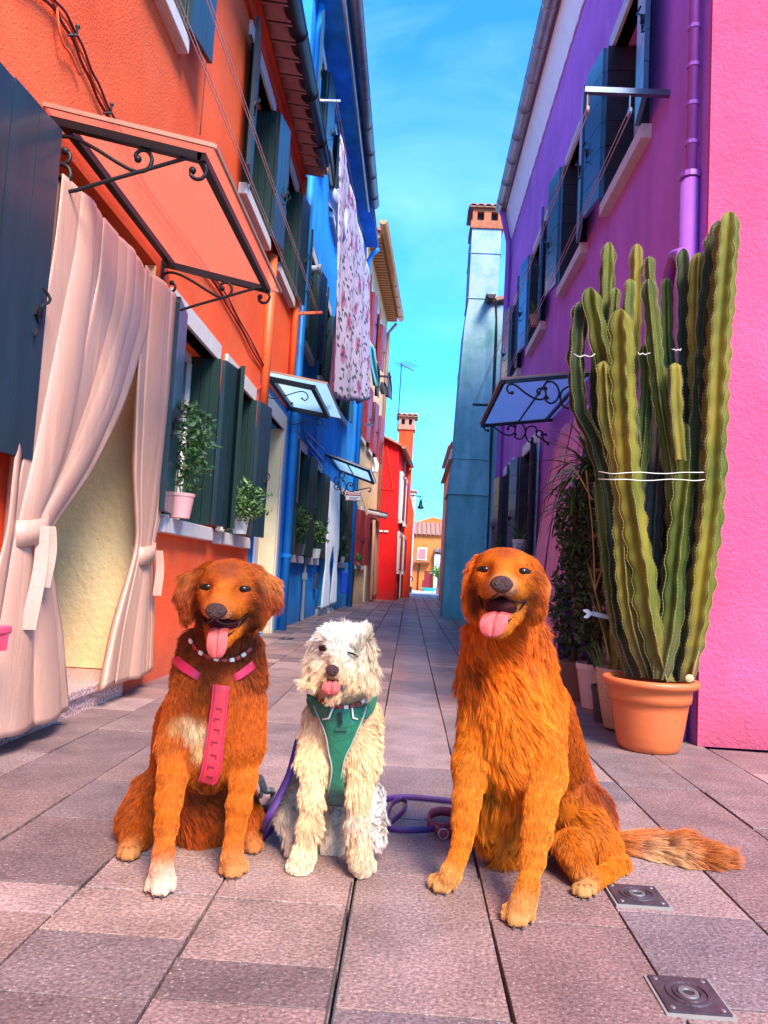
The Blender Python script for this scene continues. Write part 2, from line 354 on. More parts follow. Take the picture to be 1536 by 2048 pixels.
# ------------------------------------------------------------------ ground
M_joint = mat('dark paving joint', (.05,.042,.042), .95, var=.3, vs_=30, bump=.4)
def slab_mat(n, c1, c2, rough):
    m_ = mat(n, c1, rough, var=.1, vs_=5, rgb2=c2, bump=.6, bs=95, speck=.42, spec=.5, coat=.05)
    nt = m_.node_tree; N = nt.nodes; L = nt.links; b = N['Principled BSDF']; lk = b.inputs['Base Color'].links[0].from_socket
    oi = N.new('ShaderNodeObjectInfo')
    rp = N.new('ShaderNodeValToRGB'); rp.color_ramp.interpolation = 'LINEAR'
    E = rp.color_ramp.elements; E[0].position = 0; E[0].color = (1.05,.88,.82,1); E[1].position = 1; E[1].color = (.62,.68,.76,1)
    for p, c in ((.15,(.60,.54,.56,1)), (.3,(1.30,1.14,1.02,1)), (.45,(.78,.72,.72,1)), (.6,(1.42,1.28,1.22,1)), (.75,(.52,.50,.56,1)), (.88,(1.15,.90,.78,1))):
        e = E.new(p); e.color = c
    ge = N.new('ShaderNodeNewGeometry'); a_ = N.new('ShaderNodeMath'); a_.operation = 'ADD'; L.new(oi.outputs['Random'], a_.inputs[0]); L.new(ge.outputs['Random Per Island'], a_.inputs[1])
    fr = N.new('ShaderNodeMath'); fr.operation = 'FRACT'; L.new(a_.outputs[0], fr.inputs[0]); L.new(fr.outputs[0], rp.inputs[0])
    mx = N.new('ShaderNodeMix'); mx.data_type = 'RGBA'; mx.blend_type = 'MULTIPLY'; mx.inputs[0].default_value = 1
    L.new(lk, mx.inputs[6]); L.new(rp.outputs[0], mx.inputs[7])
    # scattered pale mica flecks of the trachyte
    tc = N.new('ShaderNodeTexCoord'); v = N.new('ShaderNodeTexVoronoi'); v.inputs['Scale'].default_value = 75; L.new(tc.outputs['Object'], v.inputs['Vector'])
    nz = N.new('ShaderNodeTexNoise'); nz.inputs['Scale'].default_value = 9; L.new(tc.outputs['Object'], nz.inputs['Vector'])
    mr = N.new('ShaderNodeMapRange'); mr.inputs[1].default_value = .10; mr.inputs[2].default_value = .20; mr.inputs[3].default_value = .8; mr.inputs[4].default_value = 0
    L.new(v.outputs['Distance'], mr.inputs[0])
    ml = N.new('ShaderNodeMath'); ml.operation = 'MULTIPLY'; L.new(mr.outputs[0], ml.inputs[0]); L.new(nz.outputs['Fac'], ml.inputs[1])
    m2 = N.new('ShaderNodeMix'); m2.data_type = 'RGBA'; L.new(ml.outputs[0], m2.inputs[0]); L.new(mx.outputs[2], m2.inputs[6]); m2.inputs[7].default_value = (.62,.50,.46,1)
    L.new(m2.outputs[2], b.inputs['Base Color'])
    return m_
M_slab = slab_mat('trachyte paving stone', (.185,.122,.112), (.32,.215,.195), .6)
M_plaza = mat('pale plaza paving', (.60,.55,.50), .8, var=.12, vs_=3)
g = MB(); g.box(-400,400,-400,34,-.5,-.03); struct(g.build('ground', M_joint, origin=(0,0,-.03)))
g = MB(); g.box(-60,60,34,400,-.4,.0)
struct(g.build('plaza', M_plaza, origin=(0,34,0)))

pave = bpy.data.objects.new('pavement', None); col.objects.link(pave); pave['kind'] = 'structure'
lanes = [-1.66,-1.35,-1.04,-.715,-.408,-.095,.218,.525,.837,1.15,1.48,1.79,2.10,2.42,2.74]
known = {  # joints measured on the photograph: lane -> [(px, py)]
 2: [(75,1980),(70,1825),(75,1766),(130,1708),(165,1636),(215,1560)],
 3: [(150,1992),(235,1868),(295,1781),(330,1712),(350,1640),(370,1580),(395,1500)],
 4: [(465,2006),(515,1925),(565,1803),(600,1690),(640,1560)],
 5: [(850,2030),(850,1750),(850,1640),(840,1535),(826,1474),(832,1416),(826,1385),(826,1362),(826,1345),(826,1330),(826,1312),(826,1300),(826,1290)],
 6: [(1110,1847),(1060,1690),(1020,1560),(990,1500)],
 7: [(1385,1831),(1240,1690),(1180,1600)],
 8: [(1500,1840),(1318,1575),(1240,1508)],
}
cells = []
for i in range(len(lanes)-1):
    ys = sorted(G(*q).y for q in known.get(i, []))
    y = ys[-1] if ys else None
    if not ys: ys = [rng.uniform(.9, 1.3)]; y = ys[0]
    lo = ys[0]
    while lo > .95: lo -= rng.uniform(.34, .5); ys.insert(0, lo)
    while y < 34: y += rng.uniform(.26, .52); ys.append(min(y, 34))
    for a, b in zip(ys[:-1], ys[1:]):
        x0, x1 = lanes[i], lanes[i+1]
        if y > 3.9 and a >= 3.85 and x0 > 1.44: continue
        if a < 3.92 < b and x0 > 1.44: b = 3.95
        if b <= a+.02: continue
        cells.append((x0, x1, a, b))
def slab(mb, x0, x1, a, b, j=.0034):
    z = rng.uniform(-.0015, .0015); t = [rng.uniform(-.0012,.0012) for _ in range(4)]; e = .0009
    x0 += j; x1 -= j; a += j*.8; b -= j*.8
    P = [(x0,a),(x1,a),(x1,b),(x0,b)]; c = ((x0+x1)/2,(a+b)/2)
    P = [(p[0]+rng.uniform(-.002,.002), p[1]+rng.uniform(-.002,.002)) for p in P]
    vs = [(p[0],p[1],-.03) for p in P]+[(p[0],p[1],z-e+t[k]) for k,p in enumerate(P)]+[(p[0]+(e if p[0]<c[0] else -e),p[1]+(e if p[1]<c[1] else -e),z+t[k]) for k,p in enumerate(P)]
    fs = [(8,9,10,11)]
    for k in range(4):
        n = (k+1)%4; fs += [(k,n,n+4,k+4),(k+4,n+4,n+8,k+8)]
    mb.add(vs, fs)
cells.sort(key=lambda c: (c[2], abs(c[0])))
for k, c in enumerate(cells[:300]):
    q = MB(); slab(q, *c); q.build('paving_slab', M_slab, pave)
q = MB()
for c in cells[300:]: slab(q, *c, .006)
# the street behind the camera and to its right
for i in range(-14, 20):
    yy = -6.0
    while yy < .55:
        h = rng.uniform(.34,.6); x0 = .218+.312*i
        if x0 > -1.7: slab(q, x0, x0+.312, yy, min(yy+h,.6)); 
        yy += h
o = q.build('paving', M_slab, pave); o['kind'] = 'stuff'

# ------------------------------------------------------------------ orange house (left, nearest)
FL = Fac((-1.6,0), (0,1), (1,0))
oh = thing('orange_house', 'bright orange plastered house nearest on the left with green shutters and curtained doorway', 'house', (-1.6,3,0))
ops = [(1.3,2.3,1.10,2.45), (3.02,4.45,.12,2.52,.62), (4.82,5.88,1.04,2.36), (6.28,7.30,1.03,2.36)]
wall_mesh(FL, -3.5, 7.62, 0, 2.7, ops, .24).build('wall', M_orange, oh)
upo = [(3.2,4.45,4.0,5.28), (6.30,7.32,3.98,5.28), (7.95,8.95,3.98,5.28)]
wall_mesh(FL, -3.5, 9.28, 2.7, 5.72, upo, .24).build('wall', M_orange, oh)
q = MB(); FL.box(q, -3.5, 9.28, 5.42, 5.56, .001, .035); FL.box(q, -3.5, 9.28, 5.56, 5.63, .001, .07); q.build('moulding', M_orange2, oh)
q = MB(); q.tube([FL.p(9.2,2.75,.05), FL.p(9.2,5.6,.05)], .045, 10); q.build('downpipe', M_pipeor, oh, smooth=True)
q = MB(); q.tube([FL.p(7.66,2.3,.04), FL.p(7.66,3.95,.04)], .05, 10); q.build('downpipe', M_pipeor, oh, smooth=True)
for w_ in (ops[0],):
    window(FL, oh, *w_, m_sh=M_green, m_near=M_blueg, far=False)
flat_leaf(FL, oh, 2.30, 2.60, 1.12, 2.45, .055, M_blueg, 1, .01, latch=False); flat_leaf(FL, oh, 2.604, 2.94, 1.12, 2.46, .065, M_blueg, 2, .02)
window(FL, oh, *ops[2], m_sh=M_green, m_near=M_blueg, w=.33)
window(FL, oh, *ops[3], m_sh=M_green, m_near=M_blueg, w=.33, near=False)
flat_leaf(FL, oh, 6.27, 6.02, 1.05, 2.35, .062, M_green, 2, .12, latch=False)
for w_ in upo: window(FL, oh, *w_, m_sh=M_green, m_near=M_blueg, w=.33)
# doorway
q = MB(); F = FL
F.box(q, 4.438, 4.446, .13, 2.515, -.6, -.001); q.build('door_reveal', mat('rough cream render', (.82,.52,.24), .85, var=.1, vs_=2, rgb2=(.92,.66,.34), bump=1, bs=28, speck=.05), oh)
q = MB(); F.box(q, 3.024, 3.032, .13, 2.515, -.6, -.001); q.build('door_reveal', mat('rough cream render', (.82,.52,.24), .85, var=.1, vs_=2, rgb2=(.92,.66,.34), bump=1, bs=28, speck=.05), oh)
q = MB(); F.box(q, 3.0, 4.46, .12, 2.52, -.68, -.62); dr = q.build('door', M_wood, oh)
for k in range(4):
    for s0 in (3.12, 3.82):
        q = MB(); F.box(q, s0, s0+.52, .3+.55*k, .3+.55*k+.42, -.62, -.60); q.build('panel', M_wood, dr, bevel=.01)
M_granite = mat('pink speckled granite', (.42,.20,.17), .5, var=.5, vs_=60, rgb2=(.62,.40,.36), speck=.8)
q = MB(); F.box(q, 2.9, 4.44, .085, .125, -.62, .055); q.build('door_step', M_granite, oh, bevel=.004)
q = MB(); F.box(q, 2.92, 4.36, 0, .084, -.3, .03); q.build('step_riser', M_granite, oh)
q = MB(); q.tube([FL.p(2.99,.13,.03), FL.p(2.99,2.2,.03)], .028, 10); q.build('downpipe', mat('pinkish pipe', (.6,.32,.26), .5), oh, smooth=True)
q = MB(); q.tube([FL.p(2.985,2.02,.035), FL.p(2.985,2.08,.035), FL.p(2.985,2.16,.03), FL.p(2.97,2.22,.0)], [.044,.046,.044,.03], 12); q.build('pipe_collar', M_pipeor, oh, smooth=True)
# eave: tiles, gutter
for i in range(52):
    y_ = -3.4 + i*.245
    n = 7; P = []
    for x_, z_ in ((-1.62,5.66),(-1.30,5.62)):
        P.append([(x_, y_+.10*math.cos(a), z_-.012+.055*math.sin(a)) for a in [math.pi*j/n for j in range(n+1)]])
    if i == 0: tile0 = MB().grid(P).build('roof_tile', M_soffit, oh, smooth=True, solid=.014)
    else:
        t = tile0.copy(); col.objects.link(t); t.parent = oh; t.location = (0, i*.245, 0)
q = MB(); q.box(-1.62,-1.27,-3.5,9.3,5.70,5.72); q.hexa([(-1.27,-3.5,5.72),(-1.27,9.3,5.72),(-5.7,9.3,7.0),(-5.7,-3.5,7.0),(-1.27,-3.5,5.78),(-1.27,9.3,5.78),(-5.7,9.3,7.06),(-5.7,-3.5,7.06)]); q.build('roof', M_terra, oh)
gutter(oh, [(-1.22,-3.5,5.72),(-1.30,9.0,5.70)], .085, M_gutter, 14)

# ------------------------------------------------------------------ blue house
bh = thing('blue_house', 'tall bright blue house in the middle of the left row with dark green shutters', 'house', (-1.6,12,0))
FB2 = Fac((-1.6,12.6), (.20,4.6), (4.6,-.20)); LB2 = math.hypot(.2,4.6)
gr = [(8.02,9.14,.0,2.42,.45), (10.05,11.1,.95,2.42), (11.95,13.0,.95,2.42)]
mbw = wall_mesh(FL, 7.62, 9.28, 0, 2.7, gr[:1], .45); mbw.build('wall', M_blue, bh)
ub = [(10.0,10.95,3.82,5.15), (12.0,13.0,3.82,5.15), (9.75,10.6,6.6,7.95), (12.2,13.2,6.6,7.95)]
wall_mesh(FL, 9.28, 13.3, 0, 8.35, gr[1:]+ub, .2).build('wall', M_blue, bh)
FB2 = Fac((-1.6,13.3), (.22,4.2), (4.2,-.22)); LB2 = math.hypot(.22,4.2)
g2 = [(.35,1.35,.05,2.3,.3), (2.3,3.0,.95,2.35)]; u2 = [(1.1,2.2,3.82,5.1), (1.0,2.0,6.6,7.95)]
wall_mesh(FB2, 0, LB2, 0, 8.35, g2+u2, .2).build('wall', M_blue, bh)
for w_ in gr[1:]: window(FL, bh, *w_, m_sh=M_green, w=.42)
for w_ in ub: window(FL, bh, *w_, m_sh=M_green, m_near=M_blueg, w=.38)
window(FB2, bh, *g2[1], m_sh=M_green, w=.35); window(FB2, bh, *u2[0], m_sh=M_green, w=.35); window(FB2, bh, *u2[1], m_sh=M_green, w=.35)
q = MB(); FL.box(q, 7.86, 8.02, 0, 2.6, -.05, .02); FL.box(q, 9.14, 9.28, 0, 2.6, -.05, .02); FL.box(q, 8.02, 9.14, 2.42, 2.6, -.05, .02); q.build('door_surround', M_stone, bh)
q = MB(); FL.box(q, 9.11, 9.138, .0, 2.42, -.45, -.001); q.build('door_reveal', M_cream, bh)
q = MB(); FL.box(q, 8.022, 8.05, .0, 2.42, -.45, -.001); q.build('door_reveal', M_cream, bh)
q = MB(); FL.box(q, 8.02, 9.14, .0, 2.42, -.5, -.45); q.build('door', M_wood, bh)
q = MB(); FB2.box(q, .35, 1.35, .0, 2.3, -.34, -.3); q.build('door', M_wood, bh)
q = MB(); FB2.box(q, .2, 1.5, 0, .10, -.3, .12); q.build('door_step', M_stone, bh)
q = MB(); q.tube([FL.p(9.62,.0,.06), FL.p(9.62,2.55,.06), FL.p(9.62,2.62,.06), FL.p(9.62,8.2,.06)], .058, 12); q.build('downpipe', M_pipeblue, bh, smooth=True)
for z_ in (.9,2.5,4.3,6.2):
    q = MB(); q.tube([FL.p(9.62,z_,.06), FL.p(9.62,z_+.05,.06)], .068, 12); q.build('pipe_clip', M_pipeblue, bh)
q = MB(); q.tube([FL.p(11.5,.02,.05), FL.p(11.5,.45,.05), FL.p(11.5,2.3,.05)], [.03,.022,.02], 8); FL.box(q, 11.47, 11.53, .62, .72, .02, .09); q.build('downpipe', mat('grey pipe', (.35,.33,.34), .4, .4), bh, smooth=False)
q = MB(); q.tube([FB2.p(LB2-.05,0,.07), FB2.p(LB2-.05,8.0,.07), FB2.p(LB2-.08,8.15,.16), FB2.p(LB2-.15,8.25,.30)], .055, 10); q.build('downpipe', M_pipeblue, bh, smooth=True)
q = MB(); FL.box(q, 12.95, 13.2, .45, .72, .0, .06); q.build('meter_box', M_gutterg, bh, bevel=.005)
for (a_, b_) in (((7.8,9.3),(0,0)),):
    pass
for (pts, r_) in (([(9.7,2.60),(12.9,2.50),(13.3,2.52)], .012), ([(9.7,2.9),(11.0,2.62),(13.3,2.66)], .014), ([(10.6,3.3),(10.62,2.7),(13.2,2.85)], .01), ([(12.0,2.6),(12.02,3.2)], .012)):
    q = MB(); q.tube([FL.p(a_, z_, .025) for a_, z_ in pts], r_, 6); q.build('cable', M_pipeblue, bh, smooth=True)
q = MB(); q.hexa([(-1.15,9.3,8.35),(-1.10,17.4,8.35),(-5.7,17.4,9.7),(-5.7,9.3,9.7),(-1.15,9.3,8.42),(-1.10,17.4,8.42),(-5.7,17.4,9.77),(-5.7,9.3,9.77)]); q.build('roof', M_terra, bh)
q = MB(); q.box(-1.62,-1.2,9.28,13.4,8.30,8.34); q.hexa([(-1.62,13.4,8.30),(-1.2,13.4,8.30),(-1.1,17.4,8.30),(-1.5,17.4,8.30),(-1.62,13.4,8.34),(-1.2,13.4,8.34),(-1.1,17.4,8.34),(-1.5,17.4,8.34)]); q.build('soffit', M_blue, bh)
gutter(bh, [(-1.10,8.9,8.33),(-1.10,15.4,8.33)], .085, M_gutterg, 8)
q = MB().tube([(-1.24,8.9,8.20),(-1.22,15.4,8.20)], .028, 8); q.build('eave_rail', M_zinc, bh, smooth=True)
q = MB(); q.lathe((0,0,0), [(.0,0),(.05,0),(.05,.10),(.07,.12),(.07,.16),(0,.16)], 14)
q.v = [tuple(FL.p(10.35+v[0], 4.9+v[1], .02+v[2])) for v in q.v]; q.build('flue_vent', M_white, bh, smooth=False)
# house number tile
A_ = W(546,820,-1.6)
q = MB(); q.ball((-1.595, A_.y, A_.z), 1, 14, 8, (.010,.16,.095)); t_ = q.build('number_plate', M_white, bh, smooth=True)
for dy in (-.06,0,.06):
    q = MB(); q.box(-1.588,-1.583,A_.y+dy-.012,A_.y+dy+.012,A_.z-.045,A_.z+.045); q.build('numeral', M_red, t_)

# ------------------------------------------------------------------ ochre house
och = thing('ochre_house', 'pale ochre house with maroon shutters between the blue and the red house', 'house', (-1.4,20,0))
FO = Fac((-1.38,17.5), (.30,6.1), (6.1,-.30)); LO = math.hypot(.30,6.1)
go = [(.35,1.15,.95,2.3), (1.9,2.6,.95,2.3), (3.6,4.6,.0,2.2,.3)]; uo = [(.5,1.35,4.0,5.4), (2.3,3.1,4.0,5.4), (4.0,4.9,4.0,5.4), (.6,1.4,6.5,7.8), (3.0,3.9,6.5,7.8)]
wall_mesh(FO, 0, LO, 0, 8.75, go+uo, .15).build('wall', M_ochre, och)
for w_ in go[:2]: window(FO, och, *w_, m_sh=M_maroon, w=.38)
for w_ in uo: window(FO, och, *w_, m_sh=M_maroon, w=.38)
q = MB(); FO.box(q, 3.6, 4.6, 0, 2.2, -.34, -.3); q.build('door', M_wood, och)
q = MB(); FO.box(q, 3.45, 3.6, 0, 2.3, -.02, .03); FO.box(q, 4.6, 4.75, 0, 2.3, -.02, .03); FO.box(q, 3.6, 4.6, 2.2, 2.3, -.02, .03); q.build('door_surround', M_stone, och)
q = MB(); q.hexa([FO.p(0,8.75,.35), FO.p(LO,8.75,.35), FO.p(LO,9.9,-4), FO.p(0,9.9,-4), FO.p(0,8.82,.35), FO.p(LO,8.82,.35), FO.p(LO,9.97,-4), FO.p(0,9.97,-4)]); q.build('roof', M_terra, och)
for i in range(34):
    q = MB(); FO.box(q, .09+i*.18, .17+i*.18, 8.62, 8.74, .0, .30)
    if i == 0: d0 = q.build('rafter_end', mat('ochre timber', (.55,.30,.12), .7), och)
    else:
        t = d0.copy(); col.objects.link(t); t.parent = och; t.location = FO.d*(i*.18)
gutter(och, [FO.p(-.6,8.72,.42), FO.p(LO,8.72,.42)], .09, mat('ochre gutter', (.50,.25,.10), .45, .2), 8)
q = MB(); q.tube([FO.p(LO-.2,8.5,.3), FO.p(LO-.2,8.2,.07), FO.p(LO-.2,0,.07)], .05, 8); q.build('downpipe', M_copper, och, smooth=True)
q = MB(); q.tube([FO.p(.05,0,.09), FO.p(.05,2.3,.09)], .045, 8); q.build('downpipe', M_gutter, och, smooth=True)

# ------------------------------------------------------------------ red house and its orange-red chimney
rh = thing('red_house', 'vivid red house end wall facing down the alley on the left', 'house', (-.6,23.6,0))
q = MB(); q.add([(-4,23.6,0),(-.42,23.6,0),(-.52,23.6,4.72),(-1.3,23.6,5.12),(-4,23.6,6.3),(-.20,27.2,0),(-.26,27.2,4.6),(-4,27.2,0),(-4,27.2,6.2)],
      [(0,1,2,3,4),(1,5,6,2),(5,7,8,6),(7,0,4,8),(2,6,8,4,3)]); q.build('wall', M_red, rh)
FR = Fac((-.42,23.6), (.22,3.6), (3.6,-.22))
q = MB(); q.hexa([(-.44,23.4,4.70),(-.16,27.3,4.60),(-4,27.3,6.30),(-4,23.4,6.35),(-.44,23.4,4.76),(-.16,27.3,4.66),(-4,27.3,6.36),(-4,23.4,6.41)]); q.build('roof', M_terra, rh)
gutter(rh, [(-.36,23.5,4.70),(-.10,27.2,4.62)], .07, M_copper, 4)
for (a0,a1,z0,z1) in ((.7,1.3,2.5,3.9),(2.2,2.8,2.5,3.9),(.6,1.15,.9,2.0),(1.6,2.2,.0,2.0),(2.6,3.1,.9,2.0)):
    window(FR, rh, a0, a1, z0, z1, m_sh=None, reveal=.02, jamb=.09)
    if z0 > .5:
        flat_leaf(FR, rh, a1, a1+.22, z0, z1, .03, M_maroon, 2, .02, latch=False)
q = MB(); q.tube([(-.33,24.9,.0),(-.33,24.9,4.5)], .035, 8); q.build('downpipe', M_gutter, rh, smooth=True)
q = MB(); q.tube([(-.9,23.57,4.7),(-.62,23.57,3.35),(-1.15,23.57,3.40)], .012, 6); q.build('cable', M_redor, rh)
q = MB(); q.box(-1.0,-.86,23.56,23.59,2.05,2.11); q.box(-.83,-.70,23.56,23.59,2.05,2.11); q.build('name_plate', M_stone, rh)
ch = MB(); a = [(-.62,27.3),(.05,27.3),(.05,28.1),(-.62,28.1)]; b = [(-.62,27.3),(-.10,27.3),(-.10,27.9),(-.62,27.9)]
ch.hexa([(x,y,0) for x,y in a]+[(x+.0,y,3.0) for x,y in a]); ch.hexa([(x,y,3.0) for x,y in a]+[(x,y,3.6) for x,y in b]); ch.hexa([(x,y,3.6) for x,y in b]+[(x,y,6.0) for x,y in b])
chm = ch.build('chimney', M_redor, rh)
def cap(parent, x0, x1, y0, y1, z0, h=.5, nt=4, m_b=None, over=.08, slots=True):
    """Venetian chimney head: brick box with slots under a little tiled roof"""
    m_b = m_b or mat('red brick', (.42,.12,.05), .85, var=.3, vs_=20, bump=.4)
    q = MB(); t = .05
    q.box(x0-.03,x1+.03,y0-.03,y1+.03,z0,z0+h*.28)
    for (a0,a1,b0,b1) in ((x0,x0+.09,y0,y0+.09),(x1-.09,x1,y0,y0+.09),(x0,x0+.09,y1-.09,y1),(x1-.09,x1,y1-.09,y1),((x0+x1)/2-.07,(x0+x1)/2+.07,y0,y0+.07)):
        q.box(a0,a1,b0,b1,z0+h*.28,z0+h*.62)
    q.box(x0,x1,y0,y1,z0+h*.62,z0+h*.74)
    o = q.build('chimney_head', m_b, parent)
    q = MB().box(x0+.1,x1-.1,y0+.1,y1-.1,z0+h*.28,z0+h*.62); q.build('flue', M_dark, o)
    w = (x1-x0+2*over)/nt
    for i in range(nt):
        cx = x0-over+w*(i+.5); P = []
        for y_, z_ in ((y0-over,z0+h*.80),((y0+y1)/2,z0+h*1.0),(y1+over,z0+h*.80)):
            P.append([(cx+w*.5*math.cos(a), y_, z_-.02+w*.34*math.sin(a)) for a in [math.pi*j/8 for j in range(9)]])
        MB().grid(P).build('roof_tile', M_terra, o, smooth=True, solid=.02)
    q = MB(); P = [(x0-over,y0-over),(x1+over,y0-over),(x1+over,(y0+y1)/2),(x0-over,(y0+y1)/2)]
    q.hexa([(x0-over,y0-over+.01,z0+h*.74),(x1+over,y0-over+.01,z0+h*.74),(x1+over,y1+over,z0+h*.74),(x0-over,y1+over,z0+h*.74),(x0-over,y0-over+.01,z0+h*.78),(x1+over,y0-over+.01,z0+h*.78),(x1+over,y1+over-.01,z0+h*.78),(x0-over,y1+over-.01,z0+h*.78)])
    q.build('slab', M_terra, o)
    return o
cap(rh, -.64, -.08, 27.28, 27.92, 5.95, .62, 4, m_b=M_terra, over=.10)
# television aerial on its mast
an = thing('television_aerial', 'tall thin television aerial mast on the red house roof beside its chimney', 'aerial', (-.62,25.5,5.0))
q = MB().tube([D(795,862,25.5), D(803,727,25.5)], .016, 6); q.build('mast', M_iron, an)
q = MB().tube([D(800,728,25.5)+Vector((-.0,-.05,0)), D(828,742,25.5)], .02, 5); q.build('boom', M_iron, an)
q = MB()
for t in np.linspace(.02,.7,6):
    c = D(802,728,25.5).lerp(D(828,742,25.5), float(t)); q.tube([c+Vector((-.28,0,.02)), c+Vector((.28,0,.10))], .006, 4)
q.build('element', M_iron, an)

# ------------------------------------------------------------------ purple and pink house (right, nearest)
FP = Fac((1.45,0), (0,1), (-1,0))
ph = thing('purple_house', 'violet plastered house on the right with a bright pink end wall behind the cactus', 'house', (1.45,6,0))
up = [(5.02,6.02,3.82,5.12), (6.85,7.85,3.82,5.12), (9.0,10.0,3.82,5.08), (11.0,11.85,3.80,5.05)]
gp = [(6.3,7.35,.05,2.25,.3), (9.15,10.25,1.0,2.42), (11.3,12.3,1.0,2.42)]
wall_mesh(FP, 3.945, 12.95, 0, 6.86, up+gp, .2, back=5).build('wall', M_purple, ph)
q = MB(); q.add([(1.45,3.92,0),(6.5,3.92,0),(6.5,3.92,6.86),(1.45,3.92,6.86),(1.45,3.944,0),(6.5,3.944,0),(6.5,3.944,6.86),(1.45,3.944,6.86)], [(0,1,2,3),(0,4,7,3),(1,5,6,2),(3,7,6,2),(4,5,6,7)])
o = q.build('wall', M_pink, ph); o['label'] = 'bright pink end wall with rough plaster'
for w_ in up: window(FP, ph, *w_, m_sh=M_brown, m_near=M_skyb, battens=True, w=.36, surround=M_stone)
for w_ in gp[1:]: window(FP, ph, *w_, m_sh=M_brown, battens=True, w=.36, surround=M_white, jamb=.09)
q = MB(); FP.box(q, 6.3, 7.35, .05, 2.25, -.34, -.3); q.build('door', M_wood, ph)
# scalloped white cornice strip and gutter
P = [[], []]
for i in range(181):
    s_ = 3.93 + i*(12.7-3.93)/180; P[0].append(tuple(FP.p(s_, 6.49+.025*abs(math.sin(i*.55)), .012))); P[1].append(tuple(FP.p(s_, 6.87, .15)))
MB().grid(P).build('cornice', M_cornice, ph, solid=.02)
q = MB(); q.hexa([(1.24,3.8,6.87),(1.24,12.7,6.87),(1.46,12.7,6.87),(1.46,3.8,6.87),(1.24,3.8,6.91),(1.24,12.7,6.91),(1.46,12.7,6.91),(1.46,3.8,6.91)]); q.build('soffit', mat('purple brown soffit', (.20,.10,.13), .7), ph)
q = MB(); q.hexa([(1.22,3.8,6.915),(1.22,12.7,6.915),(6,12.7,8.3),(6,3.8,8.3),(1.22,3.8,6.97),(1.22,12.7,6.97),(6,12.7,8.36),(6,3.8,8.36)]); q.build('roof', M_terra, ph)
gutter(ph, [(1.17,3.8,6.93),(1.21,12.5,6.91)], .08, M_zinc, 14)
q = MB(); q.tube([FP.p(12.4,6.85,.22), FP.p(12.5,6.6,.14), FP.p(12.6,6.4,.07), FP.p(12.65,6.1,.06), FP.p(12.8,2.4,.06), FP.p(12.8,.02,.06)], .05, 10); q.build('downpipe', M_pipepur, ph, smooth=True)
q = MB(); q.tube([FP.p(4.06,0,.05), FP.p(4.06,2.95,.05)], .048, 12); q.tube([FP.p(4.06,2.95,.045), FP.p(4.06,6.84,.045)], .03, 10); q.build('downpipe', M_pipepur, ph, smooth=True)
q = MB(); q.tube([FP.p(4.06,2.96,.05), FP.p(4.06,2.99,.05)], .055, 12)
for z_ in np.arange(3.15,5.8,.22): q.tube([FP.p(4.06,z_,.045), FP.p(4.06,z_+.02,.045)], .036, 10)
q.build('pipe_clip', M_pipepur, ph)
q = MB(); c0 = FP.p(4.15,2.5,.10); q.tube([c0+Vector((-.0,.10,-.10)), c0+Vector((0,.05,.01)), c0+Vector((0,-.03,.06)), c0+Vector((0,-.12,.03)), c0+Vector((0.02,-.16,-.08))], .035, 10); q.build('wall_bend', M_pipepur, ph, smooth=True)

# ------------------------------------------------------------------ aqua house with its stepped external chimney
ah = thing('aqua_house', 'turquoise weathered house with a tall tapering outside chimney past the violet house', 'house', (1.1,14.6,0))
def shaft(mb, prof, y0, y1):
    for (xa,xb,z0),(xc,xd,z1) in zip(prof[:-1], prof[1:]):
        mb.hexa([(xa,y0,z0),(xb,y0,z0),(xb,y1,z0),(xa,y1,z0),(xc,y0,z1),(xd,y0,z1),(xd,y1,z1),(xc,y1,z1)])
q = MB(); shaft(q, [(.66,1.42,0),(.67,1.42,2.30),(.67,1.42,2.42),(.735,1.40,3.2),(.775,1.40,4.4),(.79,1.40,4.9)], 14.6, 15.7); c1 = q.build('chimney', M_aqua, ah)
q = MB(); shaft(q, [(.79,1.40,4.9),(.82,1.40,5.6),(.872,1.42,6.1),(.88,1.45,7.55)], 14.6, 15.6); q.build('chimney', M_greyaqua, ah)
q = MB(); q.box(.64,1.44,14.57,15.72,2.34,2.38); q.build('string_course', M_aqua, ah)
q = MB(); q.box(.70,1.42,14.585,15.7,3.02,3.035); q.build('string_course', M_aqua, ah)
q = MB(); q.box(.865,1.46,14.585,15.61,7.05,7.065); q.build('string_course', M_greyaqua, ah)
q = MB(); q.box(.855,1.46,14.585,15.61,6.15,6.165); q.build('string_course', M_greyaqua, ah)
cap(ah, .88, 1.46, 14.6, 15.3, 7.55, .55, 5, over=.07)
q = MB(); q.box(1.43,6.0,14.62,19.5,0,6.05); q.build('wall', M_aqua, ah)
q = MB(); q.hexa([(1.25,14.5,6.05),(1.25,19.6,6.05),(6,19.6,7.5),(6,14.5,7.5),(1.25,14.5,6.12),(1.25,19.6,6.12),(6,19.6,7.57),(6,14.5,7.57)]); q.build('roof', M_terra, ah)
gutter(ah, [(1.27,14.2,6.10),(1.27,14.59,6.12)], .08, M_gutter, 1); 
q = MB(); q.tube([(1.36,14.3,6.05),(1.40,14.4,5.7),(1.42,14.4,5.3),(1.42,14.4,1.3)], .02, 6); q.build('cable', M_iron, ah)
